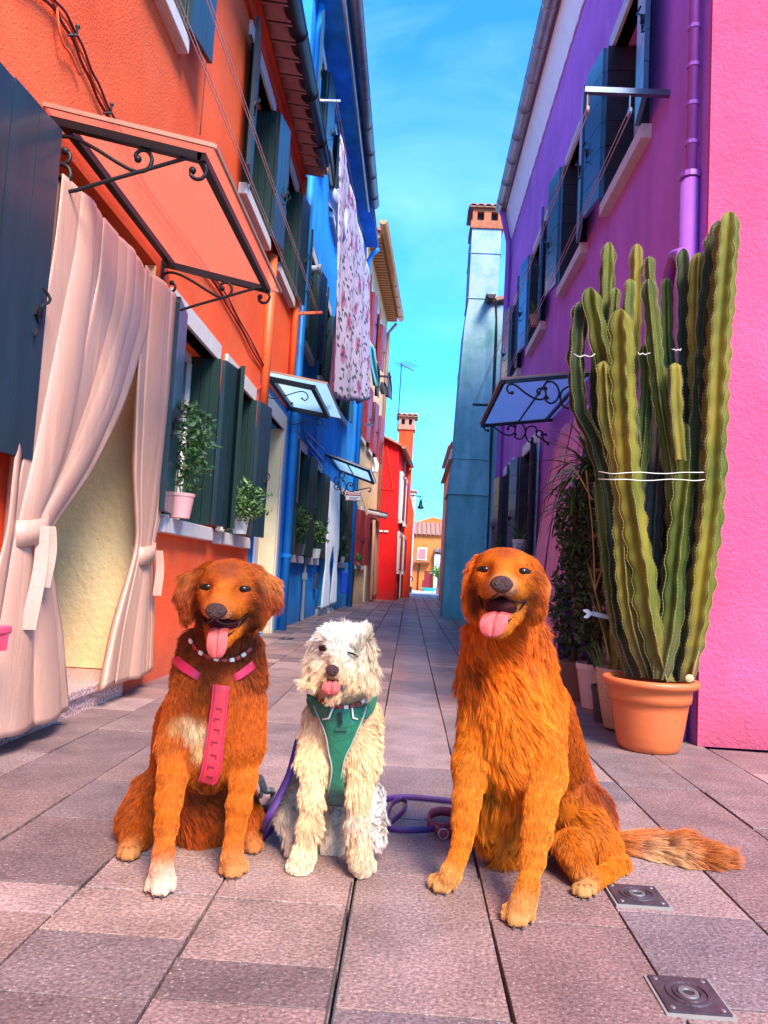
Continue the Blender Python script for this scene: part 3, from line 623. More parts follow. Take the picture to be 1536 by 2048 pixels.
# houses further along on the right
th = thing('tan_house', 'tan house edge with a small tiled chimney beyond the turquoise house', 'house', (1.1,21,0))
q = MB(); q.box(1.02,6,20.4,26,0,3.9); q.build('wall', M_ochre, th)
q = MB(); q.box(1.0,1.25,20.3,20.8,0,3.95); q.build('chimney', M_ochre, th)
q = MB(); q.box(.94,1.0,20.35,20.9,2.3,2.9); q.build('wall_lamp_box', M_gutterg, th)
cap(th, 1.0, 1.28, 20.3, 20.8, 3.95, .42, 3, over=.07, m_b=M_ochre)
q = MB(); q.hexa([(.9,20.9,3.9),(.9,26,3.9),(6,26,5.2),(6,20.9,5.2),(.9,20.9,3.97),(.9,26,3.97),(6,26,5.27),(6,20.9,5.27)]); q.build('roof', M_terra, th)
gh = thing('grey_house', 'grey mauve plastered house edge closing the right side before the plaza', 'house', (1.3,30,0))
q = MB(); q.box(1.22,6,26.0,31.5,0,5.2); q.build('wall', mat('mauve grey plaster', (.36,.27,.33), .85, var=.15, vs_=2), gh)
q = MB(); q.hexa([(1.1,25.9,5.2),(1.1,31.6,5.2),(6,31.6,6.4),(6,25.9,6.4),(1.1,25.9,5.27),(1.1,31.6,5.27),(6,31.6,6.47),(6,25.9,6.47)]); q.build('roof', M_terra, gh)
mh = thing('stone_chimney', 'small stone chimney top showing left of the turquoise chimney', 'chimney', (1.1,17,5.0))
q = MB(); q.box(.93,1.3,17.0,17.5,3,5.0); q.build('shaft', M_stone, mh); cap(mh, .93, 1.3, 17.0, 17.5, 5.0, .4, 3, m_b=M_stone, over=.05)

# ------------------------------------------------------------------ around the plaza
def tiled_roof(parent, x0, x1, y0, z0, y1, z1, m_=M_terra):
    q = MB(); n = int((x1-x0)/.25); 
    for i in range(n):
        cx = x0+(i+.5)*(x1-x0)/n; w = (x1-x0)/n
        q.grid([[(cx+w*.5*math.cos(a), y_, z_+w*.3*math.sin(a)) for a in [math.pi*j/4 for j in range(5)]] for y_, z_ in ((y0,z0),(y1,z1))])
    o = q.build('roof', m_, parent); return o
fh = thing('apricot_house', 'apricot coloured house with tiled roofs across the sunny plaza', 'house', (.7,44,0))
q = MB(); q.box(-.1,2.0,43,47,0,3.1); q.build('wall', M_farorange, fh)
q = MB(); q.add([(.1,45.5,3),(3.6,45.5,3),(3.6,45.5,3.8),(1.2,45.5,4.3),(.1,45.5,3.9)], [(0,1,2,3,4)]); q.build('wall', M_farorange, fh, solid=.1)
tiled_roof(fh, -.2, 2.1, 42.8, 3.05, 45.4, 3.9); tiled_roof(fh, 1.9, 3.6, 44.5, 3.0, 46.5, 4.2)
for (x0,x1,z0,z1,y_) in ((.45,.85,1.75,2.3,43),(.35,.75,3.35,3.7,45.42)):
    q = MB().box(x0-.07,x1+.07,y_-.05,y_-.01,z0-.07,z1+.07); w_ = q.build('window', M_white, fh)
    MB().box(x0,x1,y_-.08,y_-.05,z0,z1).build('shutter', mat('dusty rose paint', (.45,.16,.16), .6), w_)
q = MB().box(.85,1.25,42.96,42.99,.0,1.1); q.build('door', M_maroon, fh)
q = MB().box(.25,1.1,42.55,42.98,1.5,1.58); q.build('flower_box', M_wood, fh)
q = MB().box(2.25,2.5,45.6,45.9,3.6,4.5); q.box(2.15,2.6,45.5,46,4.5,4.6); q.build('chimney', M_farorange, fh)
q = MB().tube([(.55,42.9,1.5),(.5,42.9,.9),(.5,42.9,0)], .03, 6); q.build('downpipe', M_iron, fh)
wh = thing('white_house', 'white house with small red shutters and a washing line across the plaza', 'house', (2.2,43,0))
q = MB(); q.box(1.35,5,42.6,42.7,0,2.05); q.box(1.35,5,42.72,46,0,2.05); q.build('wall', M_white, wh)
o = tiled_roof(wh, 1.3, 5, 42.4, 2.1, 45, 3.0, mat('dark roof tile', (.16,.12,.13), .8, var=.3, vs_=8))
q = MB().box(1.66,1.92,42.5,42.58,1.2,1.62); w_ = q.build('window', M_white, wh)
for x_ in (1.66, 1.80): MB().box(x_,x_+.12,42.46,42.5,1.2,1.62).build('shutter', mat('red shutter paint', (.6,.03,.03), .5), w_)
lh = thing('lilac_house', 'lilac house with a chimney at the corner of the plaza', 'house', (-.1,38,0))
q = MB(); q.box(-3.5,-.02,36,41,0,3.6); q.build('wall', M_lilac, lh)
q = MB(); q.box(-.25,.12,36.2,37,0,4.3); q.build('chimney', M_lilac, lh); cap(lh, -.25, .12, 36.2, 36.7, 4.3, .5, 3, m_b=M_stone, over=.05)
q = MB().box(-.02,.02,37.4,37.8,1.2,2.2); q.build('window', M_glass, lh)
q = MB(); q.hexa([(.1,35.9,3.6),(.1,41,3.6),(-3.5,41,4.7),(-3.5,35.9,4.7),(.1,35.9,3.66),(.1,41,3.66),(-3.5,41,4.76),(-3.5,35.9,4.76)]); q.build('roof', M_terra, lh)
# ------------------------------------------------------------------ curtains
def cr(pts, n=6):
    """smooth curve through points"""
    P = [Vector(p) for p in pts]; P = [2*P[0]-P[1]]+P+[2*P[-1]-P[-2]]; out = []
    for i in range(1, len(P)-2):
        for k in range(n):
            t = k/n; a,b,c,d = P[i-1:i+3]
            out.append(.5*((2*b)+(c-a)*t+(2*a-5*b+4*c-d)*t*t+(3*b-a-3*c+d)*t**3))
    out.append(P[-2]); return out
def interp(tab, v):
    xs = [t[0] for t in tab]; return [float(np.interp(v, xs, [t[k] for t in tab])) for k in range(1, len(tab[0]))]
def smoothtab(tab, n=60):
    v = np.linspace(0, 1, n); cols = [np.interp(v, [t[0] for t in tab], [t[k] for t in tab]) for k in range(1, len(tab[0]))]
    ker = np.hanning(9); ker /= ker.sum()
    cols = [np.convolve(np.pad(c, 4, 'edge'), ker, 'valid') for c in cols]
    return [(v[i], *[c[i] for c in cols]) for i in range(n)]
def curtain(F, parent_name, label, tab, z0, z1, npl, amp, m_, nu=150, nv=90, seed=0, cat='curtain', zb=None):
    """tab rows: v (0 top..1 bottom), near edge, far edge, out, pleat depth"""
    r = np.random.default_rng(seed); tab = smoothtab(tab); P = []
    ph = r.uniform(0, 6.28, 6); 
    for i in range(nu+1):
        u = i/nu; row = []
        for j in range(nv+1):
            v = j/nv; a, b, o, d = interp(tab, v)
            uu = u + .018*math.sin(3.1*v+ph[0]+u*5)*math.sin(v*3.14)
            w = math.sin(2*math.pi*npl*uu+ph[1]) + .45*math.sin(2*math.pi*npl*1.73*uu+ph[2]+v*1.2) + .25*math.sin(2*math.pi*npl*.41*uu+ph[3]-v*2)
            w = math.copysign(abs(w)**.8, w)
            s_ = a+(b-a)*u + .3*d*math.cos(2*math.pi*npl*uu+ph[1])*.5
            z = z1+(z0-z1)*v + (0 if zb is None else zb(u)*v) + .012*math.sin(w*2)*(1 if v > .97 else 0)
            row.append(F.p(s_, z, o + amp*d*w*.5*min(1, 4*min(u, 1-u)+.25)))
        P.append(row)
    return MB().grid(P).build(parent_name, m_, None, smooth=True, solid=.004, origin=F.p(tab[0][1], z0, .1)), tab
def fabric(name, c, c2, rough=.5, sheen=.3):
    m_ = mat(name, c, rough, var=.08, vs_=2.5, rgb2=c2, bump=.25, bs=350, stretch=(1,1,.5), sheen=sheen)
    nt = m_.node_tree; N = nt.nodes; L = nt.links; b_ = N['Principled BSDF'].inputs['Normal'].links[0].from_node
    tc = N.new('ShaderNodeTexCoord'); mp = N.new('ShaderNodeMapping'); mp.inputs['Scale'].default_value = (3,4,.6); L.new(tc.outputs['Object'], mp.inputs[0])
    nz = N.new('ShaderNodeTexNoise'); nz.inputs['Scale'].default_value = 2.2; nz.inputs['Detail'].default_value = 4; nz.inputs['Distortion'].default_value = .8; L.new(mp.outputs[0], nz.inputs['Vector'])
    bp = N.new('ShaderNodeBump'); bp.inputs['Strength'].default_value = .5; bp.inputs['Distance'].default_value = .014; L.new(nz.outputs['Fac'], bp.inputs['Height']); L.new(bp.outputs[0], b_.inputs['Normal'])
    return m_
M_curt = fabric('blush satin fabric', (.52,.25,.165), (.62,.33,.23), .34, 0)
M_curtw = fabric('white linen fabric', (.66,.65,.68), (.78,.77,.80), .7)
M_curtp = fabric('pink vinyl fabric', (.66,.24,.42), (.74,.30,.50), .45, 0)
zf = lambda u: 0
c1, tb = curtain(FL, 'curtain', 'blush satin curtain drape nearest the camera at the orange doorway, tied with a bow band', 
    [(0,2.97,4.08,.09,.8),(.12,2.97,4.06,.10,.9),(.35,2.965,3.76,.10,1.0),(.5,2.96,3.48,.10,.9),(.60,2.90,3.22,.11,.65),(.652,2.88,3.07,.11,.45),(.70,2.86,3.10,.11,.6),(.85,2.80,3.24,.11,1.0),(1,2.76,3.34,.11,1.2)], .07, 2.32, 8.5, .066, M_curt, seed=3)
tag(c1, 'blush satin curtain drape nearest the camera, swept to the left of the orange doorway', 'curtain', 'curtains tied back at the orange doorway')
c2, tb2 = curtain(FL, 'curtain', '', [(0,4.06,4.58,.09,.8),(.3,4.10,4.56,.09,.9),(.5,4.16,4.52,.09,.8),(.62,4.22,4.46,.10,.55),(.665,4.25,4.41,.10,.4),(.72,4.20,4.44,.10,.55),(.86,4.06,4.50,.09,.85),(1,3.95,4.54,.09,.9)], .10, 2.34, 4.2, .075, M_curt, seed=8)
tag(c2, 'narrower blush satin curtain drape hanging at the far right side of the orange doorway', 'curtain', 'curtains tied back at the orange doorway')
def tie(cu, F, s0, s1, z, o, band=.075, tails=()):
    n = 26; P = []
    for i in range(n+1):
        a = 2*math.pi*i/n; cs, ss = math.cos(a), math.sin(a)
        c_ = (s0+s1)/2; r1 = (s1-s0)/2+.018; r2 = .055
        p = F.p(c_+r1*cs, z+.02*cs, o+r2*ss); P.append([p-Vector((0,0,band/2)), p+Vector((0,0,band/2))])
    MB().grid(P).build('tie_band', M_curt, cu, smooth=True, solid=.003)
    for (s_, l_, w_, lean, oo) in tails:
        P = []
        for i in range(13):
            t = i/12; P.append([F.p(s_+lean*t+.012*math.sin(t*5), z-l_*t+.02, o+.07+oo-w_*.38+.006*math.sin(t*4)), F.p(s_+.03+lean*t+.008*math.sin(t*4), z-l_*t+.02, o+.07+oo+w_*.38+.006*math.sin(t*4))])
        MB().grid(P).build('tie_tail', M_curt, cu, smooth=False, solid=.002)
tie(c1, FL, 2.88, 3.06, .85, .11, .10, ((2.98,.24,.05,.01,.0),(2.94,.40,.055,-.02,-.01)))
tie(c2, FL, 4.24, 4.42, .80, .10, .10, ((4.42,.26,.05,.05,-.02),))
q = MB().tube([FL.p(3.0,2.31,.075), FL.p(4.56,2.32,.075)], .011, 8).build('curtain_rod', M_iron, origin=FL.p(3.7,2.3,.1)); tag(q, 'thin dark curtain rod above the orange doorway', 'curtain rod')
b1, _ = curtain(FB2, 'curtain', '', [(0,.2,.78,.10,.8),(.5,.12,.62,.14,1),(.66,.16,.42,.14,.5),(.8,.08,.55,.14,.9),(1,0,.62,.14,1)], .12, 2.35, 5, .06, M_curtw, 90, 50, 4)
tag(b1, 'white linen curtain drape nearer the camera at the blue house doorway', 'curtain', 'white curtains at the blue doorway')
b2, _ = curtain(FB2, 'curtain', '', [(0,.74,1.45,.10,.8),(.5,.95,1.45,.14,1),(.66,1.12,1.36,.14,.5),(.8,1.05,1.42,.14,.9),(1,.9,1.5,.14,1)], .16, 2.35, 5, .06, M_curtw, 90, 50, 5)
tag(b2, 'white linen curtain drape on the far side of the blue house doorway', 'curtain', 'white curtains at the blue doorway')
oc, _ = curtain(FO, 'curtain', '', [(0,3.9,4.8,.2,.8),(.5,3.9,4.75,.22,1),(1,4.0,4.85,.24,1)], .15, 2.25, 5, .06, M_curt, 60, 30, 6)
tag(oc, 'pale pink curtain at the far doorway of the ochre house under a dark awning', 'curtain')
pc, _ = curtain(FP, 'curtain', '', [(0,6.15,7.25,.10,.6),(.15,6.15,7.42,.14,.9),(.5,6.15,7.5,.22,1),(1,6.15,7.6,.30,1.1)], .08, 2.18, 6, .06, M_curtp, 90, 50, 9)
tag(pc, 'long dusty pink curtain hung on rings at the violet house doorway', 'curtain')
for i in range(7):
    c_ = FP.p(6.2+i*.17, 2.13, .12)
    q = MB(); n = 14
    q.tube([c_+Vector((.0,.022*math.cos(a),.022*math.sin(a))) for a in [2*math.pi*k/n for k in range(n+1)]], .005, 5, cap=False); q.build('eyelet', M_zinc, pc)

# ------------------------------------------------------------------ glazed iron door canopies
def polymat(name, c, a):
    if name in MATS: return MATS[name]
    m_ = mat(name, c, .25, var=.06, vs_=2, trans=.0, spec=.6); nt = m_.node_tree; N = nt.nodes; L = nt.links; b = N['Principled BSDF']
    tr = N.new('ShaderNodeBsdfTranslucent'); tr.inputs[0].default_value = c[:3]+(1,)
    tp = N.new('ShaderNodeBsdfTransparent'); tp.inputs[0].default_value = (.95,.95,1,1)
    m1 = N.new('ShaderNodeMixShader'); m1.inputs[0].default_value = .85; L.new(b.outputs[0], m1.inputs[1]); L.new(tr.outputs[0], m1.inputs[2])
    m2 = N.new('ShaderNodeMixShader'); L.new(m1.outputs[0], m2.inputs[1]); L.new(tp.outputs[0], m2.inputs[2])
    tc = N.new('ShaderNodeTexCoord'); wv = N.new('ShaderNodeTexWave'); wv.wave_type = 'BANDS'; wv.bands_direction = 'Y'; wv.inputs['Scale'].default_value = 22; L.new(tc.outputs['Object'], wv.inputs['Vector'])
    mr = N.new('ShaderNodeMapRange'); mr.inputs[3].default_value = a-.14; mr.inputs[4].default_value = a+.10; L.new(wv.outputs['Fac'], mr.inputs[0]); L.new(mr.outputs[0], m2.inputs[0])
    L.new(m2.outputs[0], N['Material Output'].inputs[0]); return m_
M_polypink = polymat('clouded twinwall sheet', (.85,.20,.12), .72)
M_polyblue = polymat('clear twinwall sheet', (.50,.80,1.0), .45)
def canopy(label, y0, y1, xw, xo, zw, zo, m_sheet, over, group=None, rail=.035, mids=()):
    sg = 1 if xo > xw else -1
    c = thing('door_canopy', label, 'canopy', (xw, (y0+y1)/2, zw), group)
    q = MB(); q.bar((xw,y0,zw),(xo,y0,zo),rail,rail); q.build('side_rail', M_iron, c)
    q = MB(); q.bar((xw,y1,zw),(xo,y1,zo),rail,rail); q.build('side_rail', M_iron, c)
    q = MB(); q.bar((xo,y0-rail/2,zo),(xo,y1+rail/2,zo),rail,rail); q.build('front_rail', M_iron, c)
    xi = xw+.10*(xo-xw); zi = zw+.10*(zo-zw)
    q = MB(); q.bar((xi,y0,zi),(xi,y1,zi),rail,rail); q.build('wall_rail', M_iron, c)
    for t in mids:
        q = MB(); q.bar((xw+(xo-xw)*t,y0,zw+(zo-zw)*t-.005),(xw+(xo-xw)*t,y1,zw+(zo-zw)*t-.005),rail*.5,rail*.5); q.build('cross_rail', M_iron, c)
    sl_ = (zo-zw)/(xo-xw); x2 = xo+over*sg; z2 = zw+sl_*(x2-xw)+rail*.75; z1 = zw+rail*.75
    q = MB(); q.hexa([(xw,y0-over,z1),(x2,y0-over,z2),(x2,y1+over,z2),(xw,y1+over,z1),(xw,y0-over,z1+.01),(x2,y0-over,z2+.01),(x2,y1+over,z2+.01),(xw,y1+over,z1+.01)]); q.build('sheet', m_sheet, c)
    q = MB(); e = .007
    for (a,b) in (((xw,y0-over,z1),(x2,y0-over,z2)),((xw,y1+over,z1),(x2,y1+over,z2)),((x2,y0-over,z2),(x2,y1+over,z2))):
        q.bar(Vector(a)+Vector((0,0,.005)), Vector(b)+Vector((0,0,.005)), .012, .018)
    q.build('edge_trim', M_copper, c)
    return c
def scrolls(c, Y, px, r, copies=(), flip=None):
    for pts in px:
        P = cr([D(x, y, Y) for x, y in pts], 6)
        q = MB().tube(P, r, 8); e0, e1 = P[0], P[-1]
        q.ball(e0, r*1.9, 8, 6); q.ball(e1, r*1.9, 8, 6)
        o = q.build('scroll', M_iron, c, smooth=True)
        for dy in copies:
            t = o.copy(); col.objects.link(t); t.parent = c; t.location = (0, dy, 0)
cn = canopy('large iron canopy with clouded panel and scroll brackets over the orange house doorway', 3.06, 4.54, -1.6, -.945, 2.57, 2.43, M_polypink, .07, mids=())
scrolls(cn, 3.06, [[(100,352),(103,370),(118,383),(150,381),(200,366),(280,343),(360,320),(385,315),(402,323),(413,340),(405,356),(392,358),(382,350),(385,341)],
  [(131,302),(140,310),(138,322),(126,328),(108,320),(99,300),(105,282),(122,273),(150,277),(190,297),(240,328),(272,343),(295,338),(304,320),(296,303),(281,301),(271,310),(276,318)],
  [(124,355),(134,362),(141,350),(136,335),(120,328),(105,335),(99,350),(101,360)]], .0085, (1.46,))
q = MB().bar((-1.585,3.06,2.56),(-1.585,3.06,2.22),.03,.012,(1,0,0)); q.build('wall_plate', M_iron, cn)
q = MB().bar((-1.585,4.52,2.56),(-1.585,4.52,2.22),.03,.012,(1,0,0)); q.build('wall_plate', M_iron, cn)
c2_ = canopy('small iron canopy with bluish panel over the cream doorway of the blue house', 7.95, 9.4, -1.6, -1.10, 2.74, 2.66, M_polyblue, .16, rail=.05)
scrolls(c2_, 7.95, [[(532,762),(529,780),(535,792),(550,797),(575,790),(600,783),(612,786),(616,795),(610,801),(604,797)]], .006, (1.4,))
for s in (3.0,):
    c3 = canopy('dark iron canopy with scrollwork over the white curtained doorway of the blue house', 13.5, 15.3, -1.58, -.80, 2.80, 2.55, M_polyblue, .05, rail=.04, mids=(.5,))
S3 = lambda L: [(660+.0781*a, 940+.0781*b) for a, b in L]
scrolls(c3, 13.5, [S3([(200,310),(235,300),(240,340),(200,370),(140,350),(110,290),(130,220),(200,180),(280,200),(330,260)]), S3([(200,450),(240,450),(250,490),(200,510),(130,480),(110,420),(150,375),(220,375),(265,430),(280,560),(350,560),(410,470),(410,380),(360,290)]), S3([(260,90),(300,60),(350,70),(375,130),(340,200),(270,190),(235,130),(260,80)]), S3([(520,390),(540,420),(580,400),(570,340),(510,320),(450,360),(430,430),(470,520),(560,550),(700,520),(980,460),(1040,480),(1040,540),(1000,550)])], .010)
cR = canopy('iron canopy with ribbed blue glazing and scrollwork over the violet house doorway', 6.36, 8.25, 1.45, .70, 2.50, 2.40, M_polyblue, .02, rail=.028, mids=(.5,))
S5 = lambda L: [(940+.1953*a, 740+.1953*b) for a, b in L]
scrolls(cR, 6.36, [S5([(430,235),(400,235),(380,200),(390,160),(430,145),(480,165),(560,230),(660,290),(740,300),(775,260),(770,210),(740,190),(700,195),(687,225),(705,240)]),
  S5([(775,190),(760,165),(790,125),(850,125),(900,180),(910,260),(870,325),(820,340),(775,310),(770,280),(790,285)]),
  S5([(1040,215),(1060,180),(1000,175),(940,220),(925,300),(955,370),(1020,395),(1070,370),(1075,330),(1050,320)])], .0085)
scrolls(cR, 8.25, [S5([(185,620),(155,615),(145,585),(160,558),(195,558),(240,580),(320,640),(400,670),(455,640),(460,595),(430,572),(395,580),(388,605)]),
  S5([(465,580),(452,570),(470,540),(510,533),(555,580),(565,650),(530,700),(490,705),(455,680),(465,658)]),
  S5([(645,750),(600,730),(570,670),(580,600),(630,575),(675,590),(685,630)]), S5([(800,760),(740,710),(682,670),(685,632),(715,620),(745,645),(740,660)]), S5([(775,660),(745,670),(750,710),(800,750)])], .0085)
# rolled dark awning
aw = thing('rolled_awning', 'narrow dark rolled awning over the ochre house doorway against the red wall', 'awning', (-1.0,21.5,2.4))
q = MB().bar((-1.28,21.5,2.54),(-.66,21.5,2.43),.9,.03); q.build('cover', M_gutter, aw)
q = MB(); q.tube([(-1.28,21.08,2.44),(-.68,21.08,2.34)], .07, 10); q.build('roll', mat('grey awning cloth', (.35,.30,.30), .8, var=.4, vs_=15), aw, smooth=True)
q = MB().bar((-1.25,21.1,2.30),(-.98,21.1,2.28),.8,.05); q.build('soffit', M_maroon, aw)

# ------------------------------------------------------------------ sign
sg_ = thing('sale_sign', 'small hanging sign reading VENDESI by the blue and ochre wall', 'sign', (-1.24,15.9,2.35))
A_, B_ = D(692,983,15.9), D(722,1001,15.9); cx = (A_.x+B_.x)/2; cz = (A_.z+B_.z)/2; hw, hh = .165, .10
MB().box(cx-hw,cx+hw,15.90,15.915,cz-hh,cz+hh).build('board', M_white, sg_)
MB().box(cx-hw+.01,cx+hw-.01,15.894,15.90,cz+.01,cz+hh-.01).build('band', mat('dark red print', (.30,.01,.05), .5, var=0), sg_)
q = MB()
for (a,b,c,d) in ((cx-hw+.006,cx-hw+.014,cz-hh+.01,cz+.01),(cx+hw-.014,cx+hw-.006,cz-hh+.01,cz+.01),(cx-hw+.01,cx+hw-.01,cz-hh+.008,cz-hh+.016)): q.box(a,b,15.894,15.90,c,d)
q.build('border', MATS['dark red print'], sg_)
q = MB(); 
for k in range(3): q.box(cx-.09,cx+.12-.03*k,15.894,15.90,cz-.028-.02*k,cz-.020-.02*k)
q.build('small_print', mat('grey print', (.25,.25,.4), .6, var=0), sg_)
def text(body, size, loc, rot, m_, parent, name='lettering', w=None):
    cu = bpy.data.curves.new(name, 'FONT'); cu.body = body; cu.size = size; cu.extrude = .001; cu.align_x = 'CENTER'; cu.align_y = 'CENTER'; cu.offset = size*.02
    o = bpy.data.objects.new(name, cu); col.objects.link(o); o.parent = parent; o.location = Vector(loc)-_root(parent).location; o.rotation_euler = rot; cu.materials.append(m_)
    if w: o.scale = (w,1,1)
    bpy.context.view_layer.update(); me = bpy.data.meshes.new_from_object(o)
    o2 = bpy.data.objects.new(name, me); col.objects.link(o2); o2.parent = parent; o2.location = o.location; o2.rotation_euler = rot; o2.scale = o.scale
    bpy.data.objects.remove(o); bpy.data.curves.remove(cu); o2.name = name
    return o2
text('VENDESI', .088, (cx, 15.890, cz+.052), (R(90),0,0), M_white, sg_, w=.82)
q = MB(); q.tube([(cx,15.91,cz+hh),(cx+.02,15.91,cz+hh+.18)], .006, 5); q.tube([(cx+hw,15.91,cz),(-1.05,17.0,cz-.15),(-1.1,18.5,cz-.3)], .006, 5); q.build('chain', M_iron, sg_)

# ------------------------------------------------------------------ cables and clothes lines
def line(name, label, cat, pts, r, m_, n=6, sag=0, group=None):
    P = cr(pts, n) if len(pts) > 2 else [Vector(pts[0]).lerp(Vector(pts[1]), i/24) - Vector((0,0,sag*4*(i/24)*(1-i/24))) for i in range(25)]
    return tag(MB().tube(P, r, 6).build(name, m_, smooth=True), label, cat, group)
cb = thing('wall_cable', 'bundle of red brown cables clipped diagonally across the upper orange wall', 'cable', (-1.58,3.2,2.9))
base = [W(p[0], p[1], -1.585) for p in ((20,-60),(95,5),(140,70),(175,150),(210,225),(255,315),(300,400),(430,570),(480,655),(530,745))]
for k, (dz, r_) in enumerate(((0,.007),(.016,.006),(.03,.006))):
    m_ = (M_cable, M_pipeor, M_cable)[k]
    MB().tube([p+Vector((.008*k,0,dz+.006*math.sin(i*1.3+k*2))) for i, p in enumerate(cr(base,5))], r_, 6).build('cable', m_, cb, smooth=True)
for p in (base[2], base[4], base[6]):
    q = MB(); q.tube([p+Vector((0,-.02,-.015)), p+Vector((.03,0,0)), p+Vector((.02,.02,.05))], .006, 6); q.ball(p+Vector((.02,.022,.055)), .011, 8, 6); q.build('clip', M_iron, cb)
line('wall_cable', 'thick orange cable loop hanging down the upper orange wall', 'cable', [W(112,-20,-1.58), W(116,40,-1.57), W(125,85,-1.57), W(142,110,-1.58), W(160,150,-1.58)], .006, M_pipeor)
line('wall_cable', 'thin orange wire trailing to the small blue canopy', 'cable', [W(430,575,-1.59), W(470,640,-1.59), W(500,705,-1.59), W(527,745,-1.59), W(523,770,-1.585), W(505,785,-1.59)], .0035, M_pipeor)
line('wall_cable', 'thin joint wire running down the middle of the upper orange wall', 'cable', [W(418,40,-1.597), W(412,130,-1.597), W(400,270,-1.597)], .004, M_cable)
al = thing('clothes_line_pole', 'orange clothes line arm fixed to the end of the orange house upper wall', 'bracket', (-1.6,9.2,3.86))
MB().bar((-1.6,9.2,3.865),(-1.22,9.2,3.90),.03,.03).build('arm', M_pipeor, al)
for i, (x_, z_) in enumerate(((-1.445,3.87),(-1.28,3.89))):
    for d_ in (0, .045):
        line('clothes_line', ('wall side' if i == 0 else 'street side')+' clothes line of the orange house, '+('upper' if d_ else 'lower')+' strand', 'clothes line', [(x_,-1.0,z_+d_), (x_,9.2,z_+d_)], .0035, M_rope, sag=.03)
ar = thing('clothes_line_pole', 'black steel clothes line arm with two pulleys high on the violet wall', 'bracket', (1.45,4.6,3.8))
MB().bar((1.45,4.6,3.795),(.93,4.6,3.80),.035,.035).build('arm', M_gutterg, ar)
for x_ in (.95, 1.21):
    q = MB(); q.tube([(x_,4.6,3.78),(x_,4.6,3.70)], .006, 6); q.tube([(x_-.008,4.6,3.67),(x_+.008,4.6,3.67)], .028, 14); q.build('pulley', M_copper if x_ < 1 else M_zinc, ar)
for i, x_ in enumerate((.95,1.21)):
    for d_ in (-.028,.028):
        line('clothes_line', ('street side' if i == 0 else 'wall side')+' clothes line of the violet house, '+('upper' if d_ > 0 else 'lower')+' strand', 'clothes line', [(x_,4.6,3.67+d_), (x_-.02,12.6,3.62+d_)], .003, M_rope, sag=.05)
ar2 = thing('clothes_line_pole', 'dark clothes line arm at the violet house corner before the turquoise chimney', 'bracket', (1.4,12.6,3.6))
MB().bar((1.45,12.6,3.62),(.90,12.6,3.62),.035,.035).build('arm', M_iron, ar2)
ar3 = thing('clothes_line_pole', 'steel clothes line arm on the upper storey of the blue house', 'bracket', (-1.6,9.7,6.93))
MB().bar((-1.6,9.7,6.93),(-1.22,9.7,6.93),.025,.025).build('arm', M_zinc, ar3)
ar4 = thing('clothes_line_pole', 'grey clothes line arm in front of the maroon shutters of the ochre house', 'bracket', (-1.3,18,4.8))
MB().bar(D(700,846,18),D(746,850,18),.04,.04).build('arm', M_gutterg, ar4)
ar5 = thing('clothes_line_pole', 'dark clothes line arm high beyond the hanging sheet with underwear on it', 'bracket', (-1.1,19,7))
MB().bar(D(755,752,20),D(783,754,20),.05,.05).build('arm', M_iron, ar5)
ls = line('clothes_line', 'clothes line of the blue house that carries the floral sheet', 'clothes line', [(-1.05,8.0,5.86),(-1.0,14.6,6.25)], .004, M_rope)
ls2 = line('clothes_line', 'clothes line of the blue house nearest its wall', 'clothes line', [(-1.3,9.7,6.93),(-1.2,15.5,6.9)], .004, M_rope)

